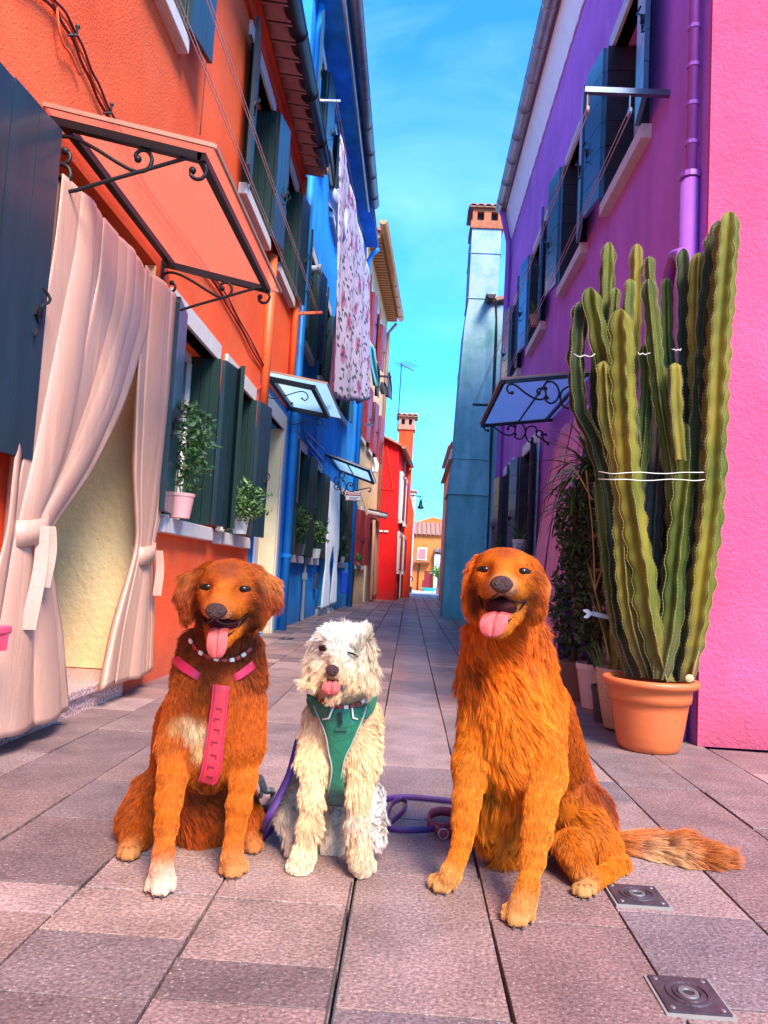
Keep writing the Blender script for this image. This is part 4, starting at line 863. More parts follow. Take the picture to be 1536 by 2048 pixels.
# ------------------------------------------------------------------ laundry
def sheetmat():
    m_ = mat('floral printed cotton', (.44,.36,.52), .75, var=.1, vs_=1.5, rgb2=(.56,.44,.52)); nt = m_.node_tree; N = nt.nodes; L = nt.links; b = N['Principled BSDF']
    src = b.inputs['Base Color'].links[0].from_socket
    tc = N.new('ShaderNodeTexCoord'); sx = N.new('ShaderNodeSeparateXYZ'); L.new(tc.outputs['Object'], sx.inputs[0]); mp = N.new('ShaderNodeCombineXYZ'); L.new(sx.outputs['Y'], mp.inputs['X']); L.new(sx.outputs['Z'], mp.inputs['Y'])
    nz = N.new('ShaderNodeTexNoise'); nz.inputs['Scale'].default_value = 5; L.new(mp.outputs[0], nz.inputs['Vector'])
    ad = N.new('ShaderNodeMix'); ad.data_type = 'RGBA'; ad.blend_type = 'ADD'; ad.inputs[0].default_value = .12; L.new(mp.outputs[0], ad.inputs[6]); L.new(nz.outputs['Color'], ad.inputs[7])
    def spots(scale, r0, r1, c, stretch, src, rnd=.5):
        mm = N.new('ShaderNodeMapping'); mm.inputs['Scale'].default_value = stretch; mm.inputs['Rotation'].default_value = (0,0,R(scale*37)); L.new(ad.outputs[2], mm.inputs[0])
        v = N.new('ShaderNodeTexVoronoi'); v.voronoi_dimensions = '2D'; v.inputs['Scale'].default_value = scale; L.new(mm.outputs[0], v.inputs['Vector'])
        mr = N.new('ShaderNodeMapRange'); mr.inputs[1].default_value = r0; mr.inputs[2].default_value = r1; mr.inputs[3].default_value = 1; mr.inputs[4].default_value = 0; L.new(v.outputs['Distance'], mr.inputs[0])
        sp = N.new('ShaderNodeSeparateColor'); L.new(v.outputs['Color'], sp.inputs[0])
        gt = N.new('ShaderNodeMath'); gt.operation = 'GREATER_THAN'; gt.inputs[1].default_value = rnd; L.new(sp.outputs[0], gt.inputs[0])
        ml = N.new('ShaderNodeMath'); ml.operation = 'MULTIPLY'; L.new(mr.outputs[0], ml.inputs[0]); L.new(gt.outputs[0], ml.inputs[1])
        mx = N.new('ShaderNodeMix'); mx.data_type = 'RGBA'; L.new(ml.outputs[0], mx.inputs[0]); L.new(src, mx.inputs[6]); mx.inputs[7].default_value = c
        return mx.outputs[2]
    src = spots(2.2, .22, .30, (.42,.12,.24,1), (1,1,1), src, .4)
    src = spots(2.2, .05, .12, (.16,.02,.07,1), (1,1,1), src, .4)
    src = spots(3.6, .20, .25, (.07,.05,.08,1), (1,2.6,1), src, .3)
    src = spots(4.3, .18, .23, (.09,.11,.06,1), (2.4,1,1), src, .4)
    L.new(src, b.inputs['Base Color']); return m_
P = []
A, B, C_, E_ = Vector((-1.05,8.5,5.78)), Vector((-1.05,8.8,2.79)), W(742,795,-.95), Vector((-1.0,14.0,6.2))
for i in range(41):
    u = i/40; row = []
    for j in range(31):
        v = j/30; p = (A.lerp(E_, u)).lerp(B.lerp(C_, u), v)
        p = p + Vector((.07*math.sin(u*23+v*2)*(.2+v), .0, -.10*math.sin(u*3.14)*v + .03*math.sin(u*17)*v)); row.append(p)
    P.append(row)
tag(MB().grid(P).build('bed_sheet', sheetmat(), smooth=True, solid=.004), 'large lilac and pink floral sheet hanging on the clothes line of the blue house', 'bed sheet')
def cloth(name, label, cat, px, Y, m_, th=.05, group=None, sw=.02):
    pts = [D(x, y, Y) for x, y in px]; n = len(pts); h = n//2
    L_ = pts[:h]; R_ = pts[h:][::-1]; P = []
    for a, b in zip(cr(L_, 4), cr(R_, 4)):
        P.append([a.lerp(b, k/8)+Vector((0, th*math.sin(k*.9+a.z*7), 0)) for k in range(9)])
    return tag(MB().grid(P).build(name, m_, smooth=True, solid=.006), label, cat, group)
M_black = fabric('black cotton', (.012,.012,.02), (.025,.025,.035), .85); M_lil = fabric('pale blue cotton', (.35,.42,.75), (.45,.5,.8), .8); M_teal = fabric('teal cotton', (.04,.22,.28), (.08,.30,.36), .8); M_navy = fabric('navy cotton', (.02,.035,.10), (.03,.05,.14), .8)
cloth('black_garment', 'narrow black garment hanging just under the orange house gutter end', 'garment', [(655,295),(655,330),(658,375),(668,375),(668,335),(662,297)], 9.5, M_black)
cloth('blue_garment', 'crumpled pale blue garment pegged above the floral sheet', 'garment', [(660,380),(656,405),(668,425),(680,480),(692,478),(696,430),(686,400),(676,375)], 9.6, M_lil)
cloth('blue_garment', 'small blue cloth hanging below the crumpled pale blue one', 'garment', [(676,425),(672,450),(676,478),(694,484),(694,450),(690,430)], 9.9, M_lil)
cloth('teal_garment', 'teal shirt on the line right of the floral sheet', 'garment', [(741,690),(740,725),(746,770),(757,775),(754,735),(750,695)], 15.6, M_teal)
cloth('dark_garment', 'dark trousers hanging right of the teal shirt', 'garment', [(748,715),(750,750),(749,790),(757,795),(760,755),(760,735)], 15.9, M_black)
cloth('dark_garment', 'small black underwear hanging from the far clothes line arm', 'garment', [(761,764),(759,778),(763,788),(772,790),(774,775),(770,764)], 20, M_black)
cloth('navy_garment', 'navy shirt hanging from the end of the far clothes line arm', 'garment', [(775,745),(775,770),(770,792),(784,800),(784,775),(780,742)], 20, M_navy)
cloth('white_garment', 'small white cloth by the red wall above the awning', 'garment', [(745,915),(745,930),(744,945),(755,945),(757,930),(753,915)], 21, M_curtw)

# ------------------------------------------------------------------ street lamp, small things
lp = thing('street_lamp', 'black bracket street lamp hanging beyond the orange red chimney', 'street lamp', (.1,28.2,3.6))
q = MB(); q.tube([(-.10,28.2,3.70),(.28,28.2,3.68),(.29,28.2,3.62),(.29,28.2,3.50)], .022, 6); q.tube([(-.10,28.2,3.60),(.02,28.2,3.69)], .015, 6); q.build('bracket', M_iron, lp)
q = MB().lathe((.29,28.2,3.24), [(0,.30),(.05,.30),(.06,.2),(.07,.12),(.13,.02),(.13,0)], 14); q.build('lamp_head', M_iron, lp, smooth=True)
q = MB().ball((.29,28.2,3.26), .10, 12, 8, (1,1,.6)); q.build('bulb_glass', M_white, lp, smooth=True)
tag(MB().box(-1.33,-1.20,15.2,15.34,.35,.78).build('blue_bin', mat('blue plastic', (.01,.06,.55), .4), bevel=.02), 'small bright blue plastic box at the foot of the blue house', 'box')
bk = thing('hand_brush', 'pink hand brush hanging at the left edge in front of the satin curtain', 'brush', W(8,1270,-1.38))
o_ = W(8,1268,-1.38); d_ = Vector((0,1,0))
q = MB(); q.box(o_.x-.02,o_.x+.02,o_.y-.16,o_.y+.02,o_.z+.0,o_.z+.03); q.build('back', mat('pink plastic', (.75,.08,.14), .4), bk, bevel=.008)
q = MB()
for i in range(14):
    for j in range(4):
        y_ = o_.y-.155+i*.012; x_ = o_.x-.015+j*.01; q.tube([(x_,y_,o_.z),(x_+rng.uniform(-.004,.004),y_+rng.uniform(-.004,.006),o_.z-.055)], .0025, 4)
o = q.build('bristles', MATS['pink plastic'], bk); o['kind'] = 'stuff'
# things across the plaza
M_leafy = mat('bright palm green', (.16,.30,.02), .5, var=.3, vs_=8)  # bright yellowish green of the fronds
pp = thing('potted_palm', 'bright green palm in a large terracotta planter on the sunny plaza', 'potted plant', (1.45,36.5,0))
q = MB(); q.box(1.30,1.75,36.3,36.8,0,.32); q.build('planter', M_terra, pp)
q = MB()
for i in range(46):
    a = rng.uniform(0,6.28); l = rng.uniform(.35,.75); h = rng.uniform(.2,.9); c0 = Vector((1.42,36.5,.5+rng.uniform(0,.25)))
    P = cr([c0, c0+Vector((l*.4*math.cos(a),l*.4*math.sin(a),h*.8)), c0+Vector((l*math.cos(a)*.8,l*.8*math.sin(a),h*.75))], 3)
    q.tube(P, [.03]*(len(P)-1)+[.004], 3)
o = q.build('fronds', M_leafy, pp); 
MB().tube([(1.42,36.5,.3),(1.42,36.5,.75)], .1, 8).build('trunk', M_wood, pp)
tag(MB().hexa([(.85,41.2,.02),(1.35,41.2,.02),(1.35,41.5,.02),(.85,41.5,.02),(.62,41.1,.20),(1.48,41.1,.20),(1.48,41.6,.20),(.62,41.6,.20)]).build('teal_boat', mat('teal paint', (.01,.35,.33), .5)), 'small teal boat hull lying before the apricot house', 'boat')
tag(MB().box(.72,.85,42.3,42.5,0,.6).build('red_bin', M_maroon), 'small red bin beside the apricot house door', 'bin')
line('clothes_line', 'washing line strung across the front of the white house', 'clothes line', [(1.2,41.8,1.12),(2.6,41.8,1.20)], .01, M_rope)
for i in range(13):
    x_ = 1.22+i*.095; cloth_ = MB().box(x_,x_+.07,41.78,41.81,.92+.04*math.sin(i*2.1),1.14).build('hanging_sock' if i%2 else 'hanging_towel', (M_black, M_navy, M_curtw, M_lil)[i%4])
    tag(cloth_, ('black sock','navy towel','white towel','pale blue cloth')[i%4]+', '+('first','second','third','fourth','fifth','sixth','seventh','eighth','ninth','tenth','eleventh','twelfth','thirteenth')[i]+' from the left on the line before the white house', 'laundry', 'laundry across the plaza')
for k, (a,b,z) in enumerate(((-.02,.10,.0),)):
    bb = thing('planter_stack', 'dark planter with a round wreath by the lilac house wall', 'planter', (.05,35.9,0))
    MB().box(-.12,.16,35.7,35.95,0,.28).build('planter', M_black, bb); q = MB(); q.tube([(.05+.12*math.cos(t), 35.9, .62+.12*math.sin(t)) for t in np.linspace(0,6.28,18)], .03, 6); q.build('wreath', M_iron, bb)
    MB().box(-.03,.13,35.85,35.9,.28,.58).build('panel', M_ochre, bb)

# ------------------------------------------------------------------ iron covers and slit drain in the paving
M_cast = mat('worn cast iron', (.075,.05,.06), .5, .4, var=.35, vs_=25, bump=.3)
def cover(x0, x1, y0, y1, label, rim=True):
    c = thing('drain_cover', label, 'drain cover', ((x0+x1)/2,(y0+y1)/2,0), 'square drain covers in the paving')
    w, d = x1-x0, y1-y0; cx, cy = (x0+x1)/2, (y0+y1)/2; z = .004
    MB().box(x0-.006,x1+.006,y0-.006,y1+.006,-.02,z).build('frame', mat('pale mortar', (.24,.21,.18), .85), c) if rim else None
    MB().box(x0,x1,y0,y1,-.02,z+.004).build('plate', M_cast, c)
    q = MB(); 
    for r_ in (.33,.22): q.lathe((cx,cy,z+.004), [(w*r_-.004,0),(w*r_-.003,.003),(w*r_+.003,.003),(w*r_+.004,0)], 28, d/w)
    q.build('ring', M_cast, c)
    MB().lathe((cx,cy,z+.0043), [(0,.0005),(w*.085,.0005)], 18, d/w).build('keyhole', M_dark, c)
    q = MB().lathe((cx,cy,z+.004), [(w*.09,.001),(w*.10,.004),(w*.16,.004),(w*.17,.001)], 24, d/w); q.build('hub', mat('bright worn iron', (.22,.19,.18), .4, .5), c)
    for sx in (-1,1):
        for sy in (-1,1): MB().lathe((cx+sx*w*.4,cy+sy*d*.4,z+.004), [(0,.001),(w*.04,.001),(w*.045,0)], 10).build('bolt', MATS['bright worn iron'], c)
    return c
cover(.535,.655,1.925,2.04, 'square iron drain cover in front of the long haired dog tail')
cover(.500,.612,1.46,1.585, 'square cast iron drain cover nearest the camera at the bottom right corner')
cover(-1.36,-1.22,8.3,8.6, 'small far drain cover by the foot of the blue house wall')
sd = thing('slit_drain', 'narrow steel slit drain running along the paving between the small dog and the camera', 'drain', (-.095,1.6,0))
for dx in (-.006, .005):
    MB().box(-.095+dx-.0016,-.095+dx+.0016,1.0,1.95,-.03,.0035).build('edge_strip', mat('steel strip', (.20,.18,.19), .35, .8), sd)
# ------------------------------------------------------------------ plants
M_cact = {}
def cactmat(name, c1, c2):
    m_ = mat(name, c1, .58, var=.2, vs_=3.6, rgb2=c2, bump=.3, bs=60, stretch=(2.6,2.6,.5), spec=.22)
    nt = m_.node_tree; N = nt.nodes; L = nt.links; b = N['Principled BSDF']; src = b.inputs['Base Color'].links[0].from_socket
    tc = N.new('ShaderNodeTexCoord'); sp = N.new('ShaderNodeSeparateXYZ'); L.new(tc.outputs['Object'], sp.inputs[0])
    nz = N.new('ShaderNodeTexNoise'); nz.inputs['Scale'].default_value = 14; nz.inputs['Detail'].default_value = 8; nz.inputs['Roughness'].default_value = .7; L.new(tc.outputs['Object'], nz.inputs['Vector'])
    # corky brown base and scattered scars
    ad = N.new('ShaderNodeMath'); ad.operation = 'MULTIPLY_ADD'; ad.inputs[1].default_value = -1.6; L.new(nz.outputs['Fac'], ad.inputs[0]); L.new(sp.outputs['Z'], ad.inputs[2])
    mr = N.new('ShaderNodeMapRange'); mr.inputs[1].default_value = -.55; mr.inputs[2].default_value = -.12; mr.inputs[3].default_value = .8; mr.inputs[4].default_value = 0; L.new(ad.outputs[0], mr.inputs[0])
    n2 = N.new('ShaderNodeTexNoise'); n2.inputs['Scale'].default_value = 9; n2.inputs['Detail'].default_value = 9; n2.inputs['Roughness'].default_value = .75; L.new(tc.outputs['Object'], n2.inputs['Vector'])
    m2 = N.new('ShaderNodeMapRange'); m2.inputs[1].default_value = .60; m2.inputs[2].default_value = .70; m2.inputs[4].default_value = .7; L.new(n2.outputs['Fac'], m2.inputs[0])
    mxm = N.new('ShaderNodeMath'); mxm.operation = 'MAXIMUM'; L.new(mr.outputs[0], mxm.inputs[0]); L.new(m2.outputs[0], mxm.inputs[1])
    mx = N.new('ShaderNodeMix'); mx.data_type = 'RGBA'; L.new(mxm.outputs[0], mx.inputs[0]); L.new(src, mx.inputs[6]); mx.inputs[7].default_value = (.10,.065,.03,1)
    L.new(mx.outputs[2], b.inputs['Base Color']); return m_
CM = [cactmat('lit olive yellow cactus skin', (.045,.075,.005), (.27,.18,.015)), cactmat('green cactus skin', (.018,.045,.005), (.12,.12,.010)), cactmat('shaded green cactus skin', (.009,.019,.005), (.035,.045,.008)), mat('woody cactus skin', (.06,.04,.025), .7, var=.4, vs_=8, bump=.4)]  # yellow skin for lit stems, darkened greens put shade into inner stems
M_spine = mat('pale cactus spine margin', (.36,.26,.09), .7, var=.4, vs_=60)
def stem(parent, pts, hw, mi, Y0, Y1, ribs=5, seed=0):
    """a ribbed euphorbia column: wavy winged ribs with a pale toothed margin"""
    r = np.random.default_rng(seed); k = len(pts)
    C = cr([D(p[0], p[1], Y0+(Y1-Y0)*i/(k-1)) for i, p in enumerate(pts)], 12)
    # resample by length
    Ls = [0]
    for a, b in zip(C[:-1], C[1:]): Ls.append(Ls[-1]+(b-a).length)
    T = Ls[-1]; n = max(16, int(T/.016)); cs = [Vector([float(np.interp(T*i/n, Ls, [c[j] for c in C])) for j in range(3)]) for i in range(n+1)]
    rad = hw*Y0/FOC*.93; ph = r.uniform(0, 6.28); tw = r.uniform(-.25,.25); rp = r.uniform(0,6.28,ribs)
    wv = [np.convolve(r.normal(0,1,n+9), np.hanning(7)/3.5, 'same')[:n+1] for _ in range(ribs)]
    per = r.uniform(.10,.15)
    prof = [(0,1.0),(.10,.86),(.27,.60),(.5,.44),(.73,.60),(.90,.86)]
    vs = []; fs = []; m_ = ribs*len(prof); crest = [[] for _ in range(ribs)]
    for i, c in enumerate(cs):
        t = i/n; tap = min(1, .70+.30*min(1, t*5)) * (1 if t < .97 else max(.28, 1-((t-.97)/.03)**2*.62))
        for q in range(ribs):
            w = 1 + .10*math.sin(i*T/n/per*6.28+rp[q]+1.5*math.sin(i*T/n*5+rp[q]*2)) + .06*math.sin(i*T/n*23+rp[q]*3) + .07*wv[q][i]
            for (f, h) in prof:
                a = ph + tw*t + (q+f)/ribs*2*math.pi
                rr = rad*tap*(h*(w if h > .7 else 1))
                p = c + Vector((math.cos(a)*rr, math.sin(a)*rr, 0)); vs.append(p)
                if f == 0: crest[q].append(p + Vector((math.cos(a),math.sin(a),0))*.0015)
    for i in range(n):
        for j in range(m_): fs.append((i*m_+j, i*m_+(j+1)%m_, (i+1)*m_+(j+1)%m_, (i+1)*m_+j))
    top = len(vs); vs.append(cs[-1]+Vector((0,0,rad*.25)))
    for j in range(m_): fs.append((n*m_+j, n*m_+(j+1)%m_, top))
    o = MB().add(vs, fs).build('cactus_stem', CM[mi], parent, smooth=True)
    q = MB()
    for cc in crest:
        q.tube(cc, .0009, 4)
        for i in range(0, len(cc)-1, 1):
            d = (cc[i]-cs[i]); d.z = 0; d = d.normalized()
            for s_ in (-1,1):
                p = cc[i]+Vector((-d.y,d.x,0))*.002*s_; e = p + d*.007+Vector((-d.y,d.x,0))*.005*s_+Vector((0,0,.002))
                q.add([p+Vector((0,0,.0012)), p-Vector((0,0,.0012)), e], [(0,1,2)])
    s_ = q.build('spine_margin', M_spine, o); s_['kind'] = 'stuff'
    return o
PC = Vector((1.17,3.78,0))
cac = thing('potted_cactus', 'huge many stemmed candelabra cactus in the big terracotta pot before the pink wall', 'cactus', PC)
M_pot = mat('terracotta plastic', (.62,.125,.030), .5, var=.08, vs_=4, bump=.06, bs=20, stretch=(1,1,6))
q = MB(); q.lathe(PC, [(0,.004),(.125,.0),(.135,.006),(.145,.03),(.158,.10),(.172,.19),(.178,.225),(.186,.228),(.19,.255),(.190,.285),(.200,.292),(.216,.300),(.224,.312),(.222,.326),(.212,.334),(.198,.333),(.188,.326),(.184,.30),(.180,.27)], 56); q.build('pot', M_pot, cac, smooth=True)
q = MB(); q.lathe(PC, [(0,.285),(.185,.283)], 24); q.build('soil', mat('dark potting soil', (.03,.018,.012), .95, bump=1, bs=60), cac)
STEMS = [
 ([(1306,1352),(1282,1200),(1270,1060),(1284,900),(1292,780),(1290,690)], 13, 1, 3.86, 3.9),
 ([(1332,1352),(1340,1150),(1322,980),(1326,860),(1322,760)], 12, 2, 3.98, 4.0),
 ([(1360,1352),(1390,1180),(1412,1020),(1416,860),(1418,700)], 14, 1, 3.9, 3.92),
 ([(1350,1352),(1368,1180),(1384,1000),(1382,860),(1384,720),(1380,600)], 12, 2, 3.96, 3.98),
 ([(1256,1352),(1222,1200),(1206,1060),(1196,960)], 13, 1, 3.88, 3.9),
 ([(1220,980),(1200,900),(1190,800),(1192,700),(1200,640)], 12, 2, 3.96, 3.98),
 ([(1268,980),(1240,860),(1236,740),(1240,650)], 12, 1, 3.98, 4.0),
 ([(1330,1362),(1302,1260),(1287,1150),(1262,1000),(1250,850),(1245,720),(1241,622)], 25, 0, 3.72, 3.66),
 ([(1372,1362),(1392,1260),(1405,1150),(1424,1000),(1430,850),(1437,700),(1447,560),(1458,428)], 25, 0, 3.74, 3.60),
 ([(1356,1362),(1372,1250),(1385,1100),(1392,900),(1402,760),(1412,600),(1436,445)], 19, 2, 3.82, 3.72),
 ([(1338,1362),(1352,1230),(1364,1120),(1372,930),(1370,760),(1370,640),(1366,500)], 18, 2, 3.85, 3.86),
 ([(1295,1355),(1262,1250),(1247,1130),(1240,950),(1217,850),(1208,725)], 18, 0, 3.78, 3.70),
 ([(1272,1352),(1240,1250),(1226,1100),(1214,980),(1188,880),(1160,820),(1152,720),(1162,605)], 18, 2, 3.84, 3.92),
 ([(1268,1352),(1247,1200),(1240,1050),(1232,880),(1218,770),(1198,680),(1180,578)], 20, 1, 3.90, 3.84),
 ([(1280,1352),(1250,1150),(1235,1000),(1225,850),(1216,700),(1214,600),(1217,487)], 16, 1, 3.98, 4.02),
 ([(1300,1352),(1280,1150),(1262,950),(1263,760),(1271,640),(1274,490)], 14, 0, 3.94, 3.96),
 ([(1310,650),(1303,600),(1298,514)], 10, 1, 3.9, 3.9),
 ([(1325,1352),(1335,1200),(1350,1080),(1345,950),(1322,800),(1306,650),(1298,560)], 16, 1, 3.80, 3.80),
 ([(1345,1350),(1352,1150),(1352,950),(1345,800),(1335,680),(1333,558)], 13, 1, 3.90, 3.95),
 ([(1362,920),(1352,820),(1350,728)], 15, 0, 3.70, 3.72),
 ([(1368,1352),(1385,1150),(1398,900),(1396,760),(1394,640),(1398,508)], 18, 0, 3.80, 3.76),
 ([(1395,800),(1408,660),(1416,560),(1422,472)], 14, 1, 3.84, 3.86),
 ([(1275,900),(1258,780),(1255,680),(1260,560)], 13, 1, 3.80, 3.80),
 ([(1232,720),(1227,650),(1231,577)], 10, 1, 3.94, 3.94),
 ([(1318,1355),(1300,1200),(1308,1000),(1318,830),(1300,700)], 19, 3, 3.94, 3.98),
 ([(1262,1350),(1236,1150),(1220,1000),(1205,900)], 17, 2, 3.95, 3.98),
 ([(1290,1352),(1268,1150),(1262,1000),(1276,820)], 15, 2, 3.90, 3.92),
 ([(1410,1250),(1400,1080),(1402,930)], 12, 2, 3.88, 3.9),
 ([(1322,1358),(1343,1250),(1352,1130),(1364,1010),(1372,930),(1370,850)], 21, 1, 3.70, 3.78),
]
for i, s_ in enumerate(STEMS): stem(cac, *s_, ribs=(5,4,5)[i%3], seed=40+i)
for k, (y_, xs) in enumerate(((946,(1197,1420)),(960,(1196,1420)),(712,(1148,1190)),(708,(1276,1300)),(700,(1344,1362)))):
    n = 9; P = [D(xs[0]+(xs[1]-xs[0])*i/(n-1), y_+1.5*math.sin(i*1.7+k*2)-3*(i in (0,n-1)), 3.60+(.10 if i in (0,n-1) else 0)) for i in range(n)]
    MB().tube(cr(P,3), .0022, 5).build('twine', mat('white twine', (.72,.62,.50), .8), cac, smooth=True)

def blade(mb, base, az, lean, L, w, droop=.3, n=7, fold=.25):
    """a strap leaf: rises from base, arches over by droop"""
    d = Vector((math.cos(az), math.sin(az), 0)); s_ = Vector((-d.y, d.x, 0)); p = Vector(base); ang = lean; P = []
    for i in range(n+1):
        t = i/n; ww = w*(math.sin(math.pi*min(1,(.18+t*.82)))**.7 if t < 1 else 0)*.5
        up = Vector((0,0,1))*math.cos(ang)+d*math.sin(ang); nn = -Vector((0,0,1))*math.sin(ang)+d*math.cos(ang)
        P.append([p+s_*ww+nn*ww*fold*-1, p, p-s_*ww+nn*ww*fold*-1]); p = p+up*(L/n); ang += droop/n*math.pi
    mb.grid(P)
def leafcloud(mb, c, rad, n, size, rr, bias=0):
    for _ in range(n):
        v = rr.normal(0,1,3); v /= np.linalg.norm(v); q_ = rr.uniform(.25,1)**.5
        p = Vector((c[0]+v[0]*rad[0]*q_, c[1]+v[1]*rad[1]*q_, c[2]+v[2]*rad[2]*q_))
        a = rr.normal(0,1,3); a[2] += bias; a = Vector(a/np.linalg.norm(a)); b = a.orthogonal().normalized(); cc = a.cross(b); th = rr.uniform(0,6.28); e = b*math.cos(th)+cc*math.sin(th); f = a.cross(e)
        s_ = size*rr.uniform(.7,1.3)
        mb.add([p-e*s_*.5, p+f*s_*.22+a*s_*.05, p+e*s_*.5, p-f*s_*.22+a*s_*.05, ], [(0,1,2),(0,2,3)])
def leafmat(n, c, c2, rough=.45): 
    m_ = mat(n, c, rough, var=.2, vs_=14, rgb2=c2, spec=.5); 
    return m_
M_leafd = leafmat('dark glossy leaf', (.02,.06,.014), (.10,.18,.04)); M_leafm = leafmat('mid green leaf', (.03,.09,.02), (.10,.17,.04)); M_leafs = leafmat('snake plant leaf', (.05,.09,.02), (.36,.30,.07)); M_leafx = leafmat('very dark foliage', (.014,.042,.012), (.06,.10,.026))
M_stem = mat('brown plant stem', (.10,.06,.03), .8)
def pot(parent, c, r0, r1, h, m_, rim=.012, n=28, name='pot'):
    q = MB().lathe(c, [(0,.004),(r0,0),(r0+(r1-r0)*.9,h*.86),(r1+.002,h*.87),(r1+rim*.3,h),(r1-.004,h),(r1-.012,h*.85),(0,h*.82)], n); return q.build(name, m_, parent, smooth=False)
# white pot with a sprawling dead bush
rr = np.random.default_rng(5)
pw = thing('potted_plant', 'dark straggly shrub in a pale pink plastic pot behind the cactus', 'potted plant', (1.20,4.95,0)); pot(pw, (1.20,4.95,0), .085, .125, .27, mat('pale pink plastic', (.70,.50,.46), .5))
q = MB(); q.tube([(1.2,4.95,.2),(1.19,4.95,.6),(1.17,5.0,1.05)], .03, 6); q.build('stem', M_stem, pw)
q = MB(); leafcloud(q, (1.18,4.98,.62), (.13,.16,.40), 900, .05, rr); leafcloud(q, (1.16,5.0,1.15), (.13,.18,.22), 400, .05, rr); q.build('foliage', M_leafx, pw)
pb = thing('potted_plant', 'leafy dark shrub in a brown square pot beside the golden dog', 'potted plant', (1.14,5.35,0))
MB().hexa([(1.04,5.22,0),(1.22,5.22,0),(1.22,5.45,0),(1.04,5.45,0),(1.02,5.18,.24),(1.26,5.18,.24),(1.26,5.5,.24),(1.02,5.5,.24)]).build('pot', mat('brown clay', (.30,.11,.07), .7), pb, bevel=.006)
q = MB(); leafcloud(q, (1.12,5.35,.60), (.16,.2,.40), 900, .055, rr); leafcloud(q, (1.13,5.4,1.15), (.14,.2,.35), 500, .06, rr); q.build('foliage', M_leafx, pb)
MB().tube([(1.14,5.35,.2),(1.13,5.35,.7),(1.12,5.38,1.3)], .02, 6).build('stem', M_stem, pb)
# spider/dracaena tuft spilling on the left
dr_ = thing('potted_plant', 'tall dracaena with arching narrow leaves against the pink curtain', 'potted plant', (1.22,5.1,0))
pot(dr_, (1.30,4.75,0), .07, .095, .2, M_black)
q = MB(); q.tube([(1.30,4.75,.1),(1.27,4.9,.8),(1.20,5.0,1.45)], .025, 7); q.tube([(1.27,4.9,.8),(1.28,4.9,1.5)], .02, 6); q.build('stem', M_stem, dr_, smooth=True)
q = MB()
for c_, n_, L_ in (((1.14,4.95,1.45),120,.46),((1.06,5.0,1.22),60,.36),((1.14,5.1,1.0),50,.26),((1.26,4.85,1.55),40,.3)):
    for i in range(n_): blade(q, Vector(c_)+Vector(rr.normal(0,.02,3)), rr.uniform(0,6.28), rr.uniform(.2,1.5), L_*rr.uniform(.6,1.1), .022, rr.uniform(.3,.75), 6)
q.build('foliage', M_leafd, dr_)
q = MB(); leafcloud(q, (1.24,4.95,1.2), (.12,.15,.5), 900, .05, rr); leafcloud(q, (1.08,5.15,.95), (.10,.12,.16), 350, .045, rr); q.build('foliage', M_leafx, dr_)
# snake plants
sp_ = thing('potted_plant', 'tall yellow edged snake plant in a woven basket pot left of the cactus', 'potted plant', (1.16,4.2,0))
M_wick = mat('cream woven basket', (.55,.33,.20), .7)
prof = []
for i in range(27):
    t = i/26; prof.append((.075+.055*t**.8+.003*(i%2), .012+.29*t))
q = MB().lathe((1.155,4.22,0), [(0,.01),(.07,.01)]+prof+[(.134,.308),(.136,.322),(.128,.325),(.12,.30),(0,.28)], 40)
q.v = [((v[0]-1.155)*(1+.012*math.sin(k*math.pi))+1.155, v[1], v[2]) for k, v in enumerate(q.v)]
bk_ = q.build('pot', M_wick, sp_)
q = MB()
for i in range(30):
    a = 2*math.pi*i/30; q.tube([(1.155+(.077+.055*t**.8)*math.cos(a), 4.22+(.077+.055*t**.8)*math.sin(a), .012+.29*t) for t in np.linspace(0,1,14)], .0035, 4)
o = q.build('weave', M_wick, sp_); o['kind'] = 'stuff'
q = MB()
for i in range(17): blade(q, (1.15+rr.uniform(-.05,.05), 4.22+rr.uniform(-.05,.05), .27), rr.uniform(0,6.28), rr.uniform(0,.22), rr.uniform(.5,1.05), .05, rr.uniform(0,.07), 8, .35)
q.build('foliage', M_leafs, sp_)
q = MB()
for (a,b) in (((1215,1075),(1190,1180)),((1215,1075),(1235,950)),((1190,1180),(1172,940)),((1225,1010),(1255,900)),((1185,1000),(1120,900))):
    q.tube(cr([D(*a,4.1), D((a[0]+b[0])/2+4,(a[1]+b[1])/2,4.12), D(*b,4.1)],4), .0035, 5)
q.build('stalk', mat('dry yellow stalk', (.42,.25,.10), .7), sp_)
for k, (x_, y_, h_) in enumerate(((1.165,4.62,.17),(1.125,4.45,.20))):
    t_ = thing('potted_plant', ('short dark pot with spiky aloe leaves behind the basket pot','dark plastic pot touching the basket pot with pointed leaves')[k], 'potted plant', (x_,y_,0)); pot(t_, (x_,y_,0), .05, .07, h_, mat('charcoal plastic', (.045,.04,.045), .6))
    q = MB()
    for i in range(9): blade(q, (x_,y_,h_*.8), rr.uniform(0,6.28), rr.uniform(.1,.6), rr.uniform(.2,.34), .03, .1, 6, .5)
    q.build('foliage', M_leafm, t_)
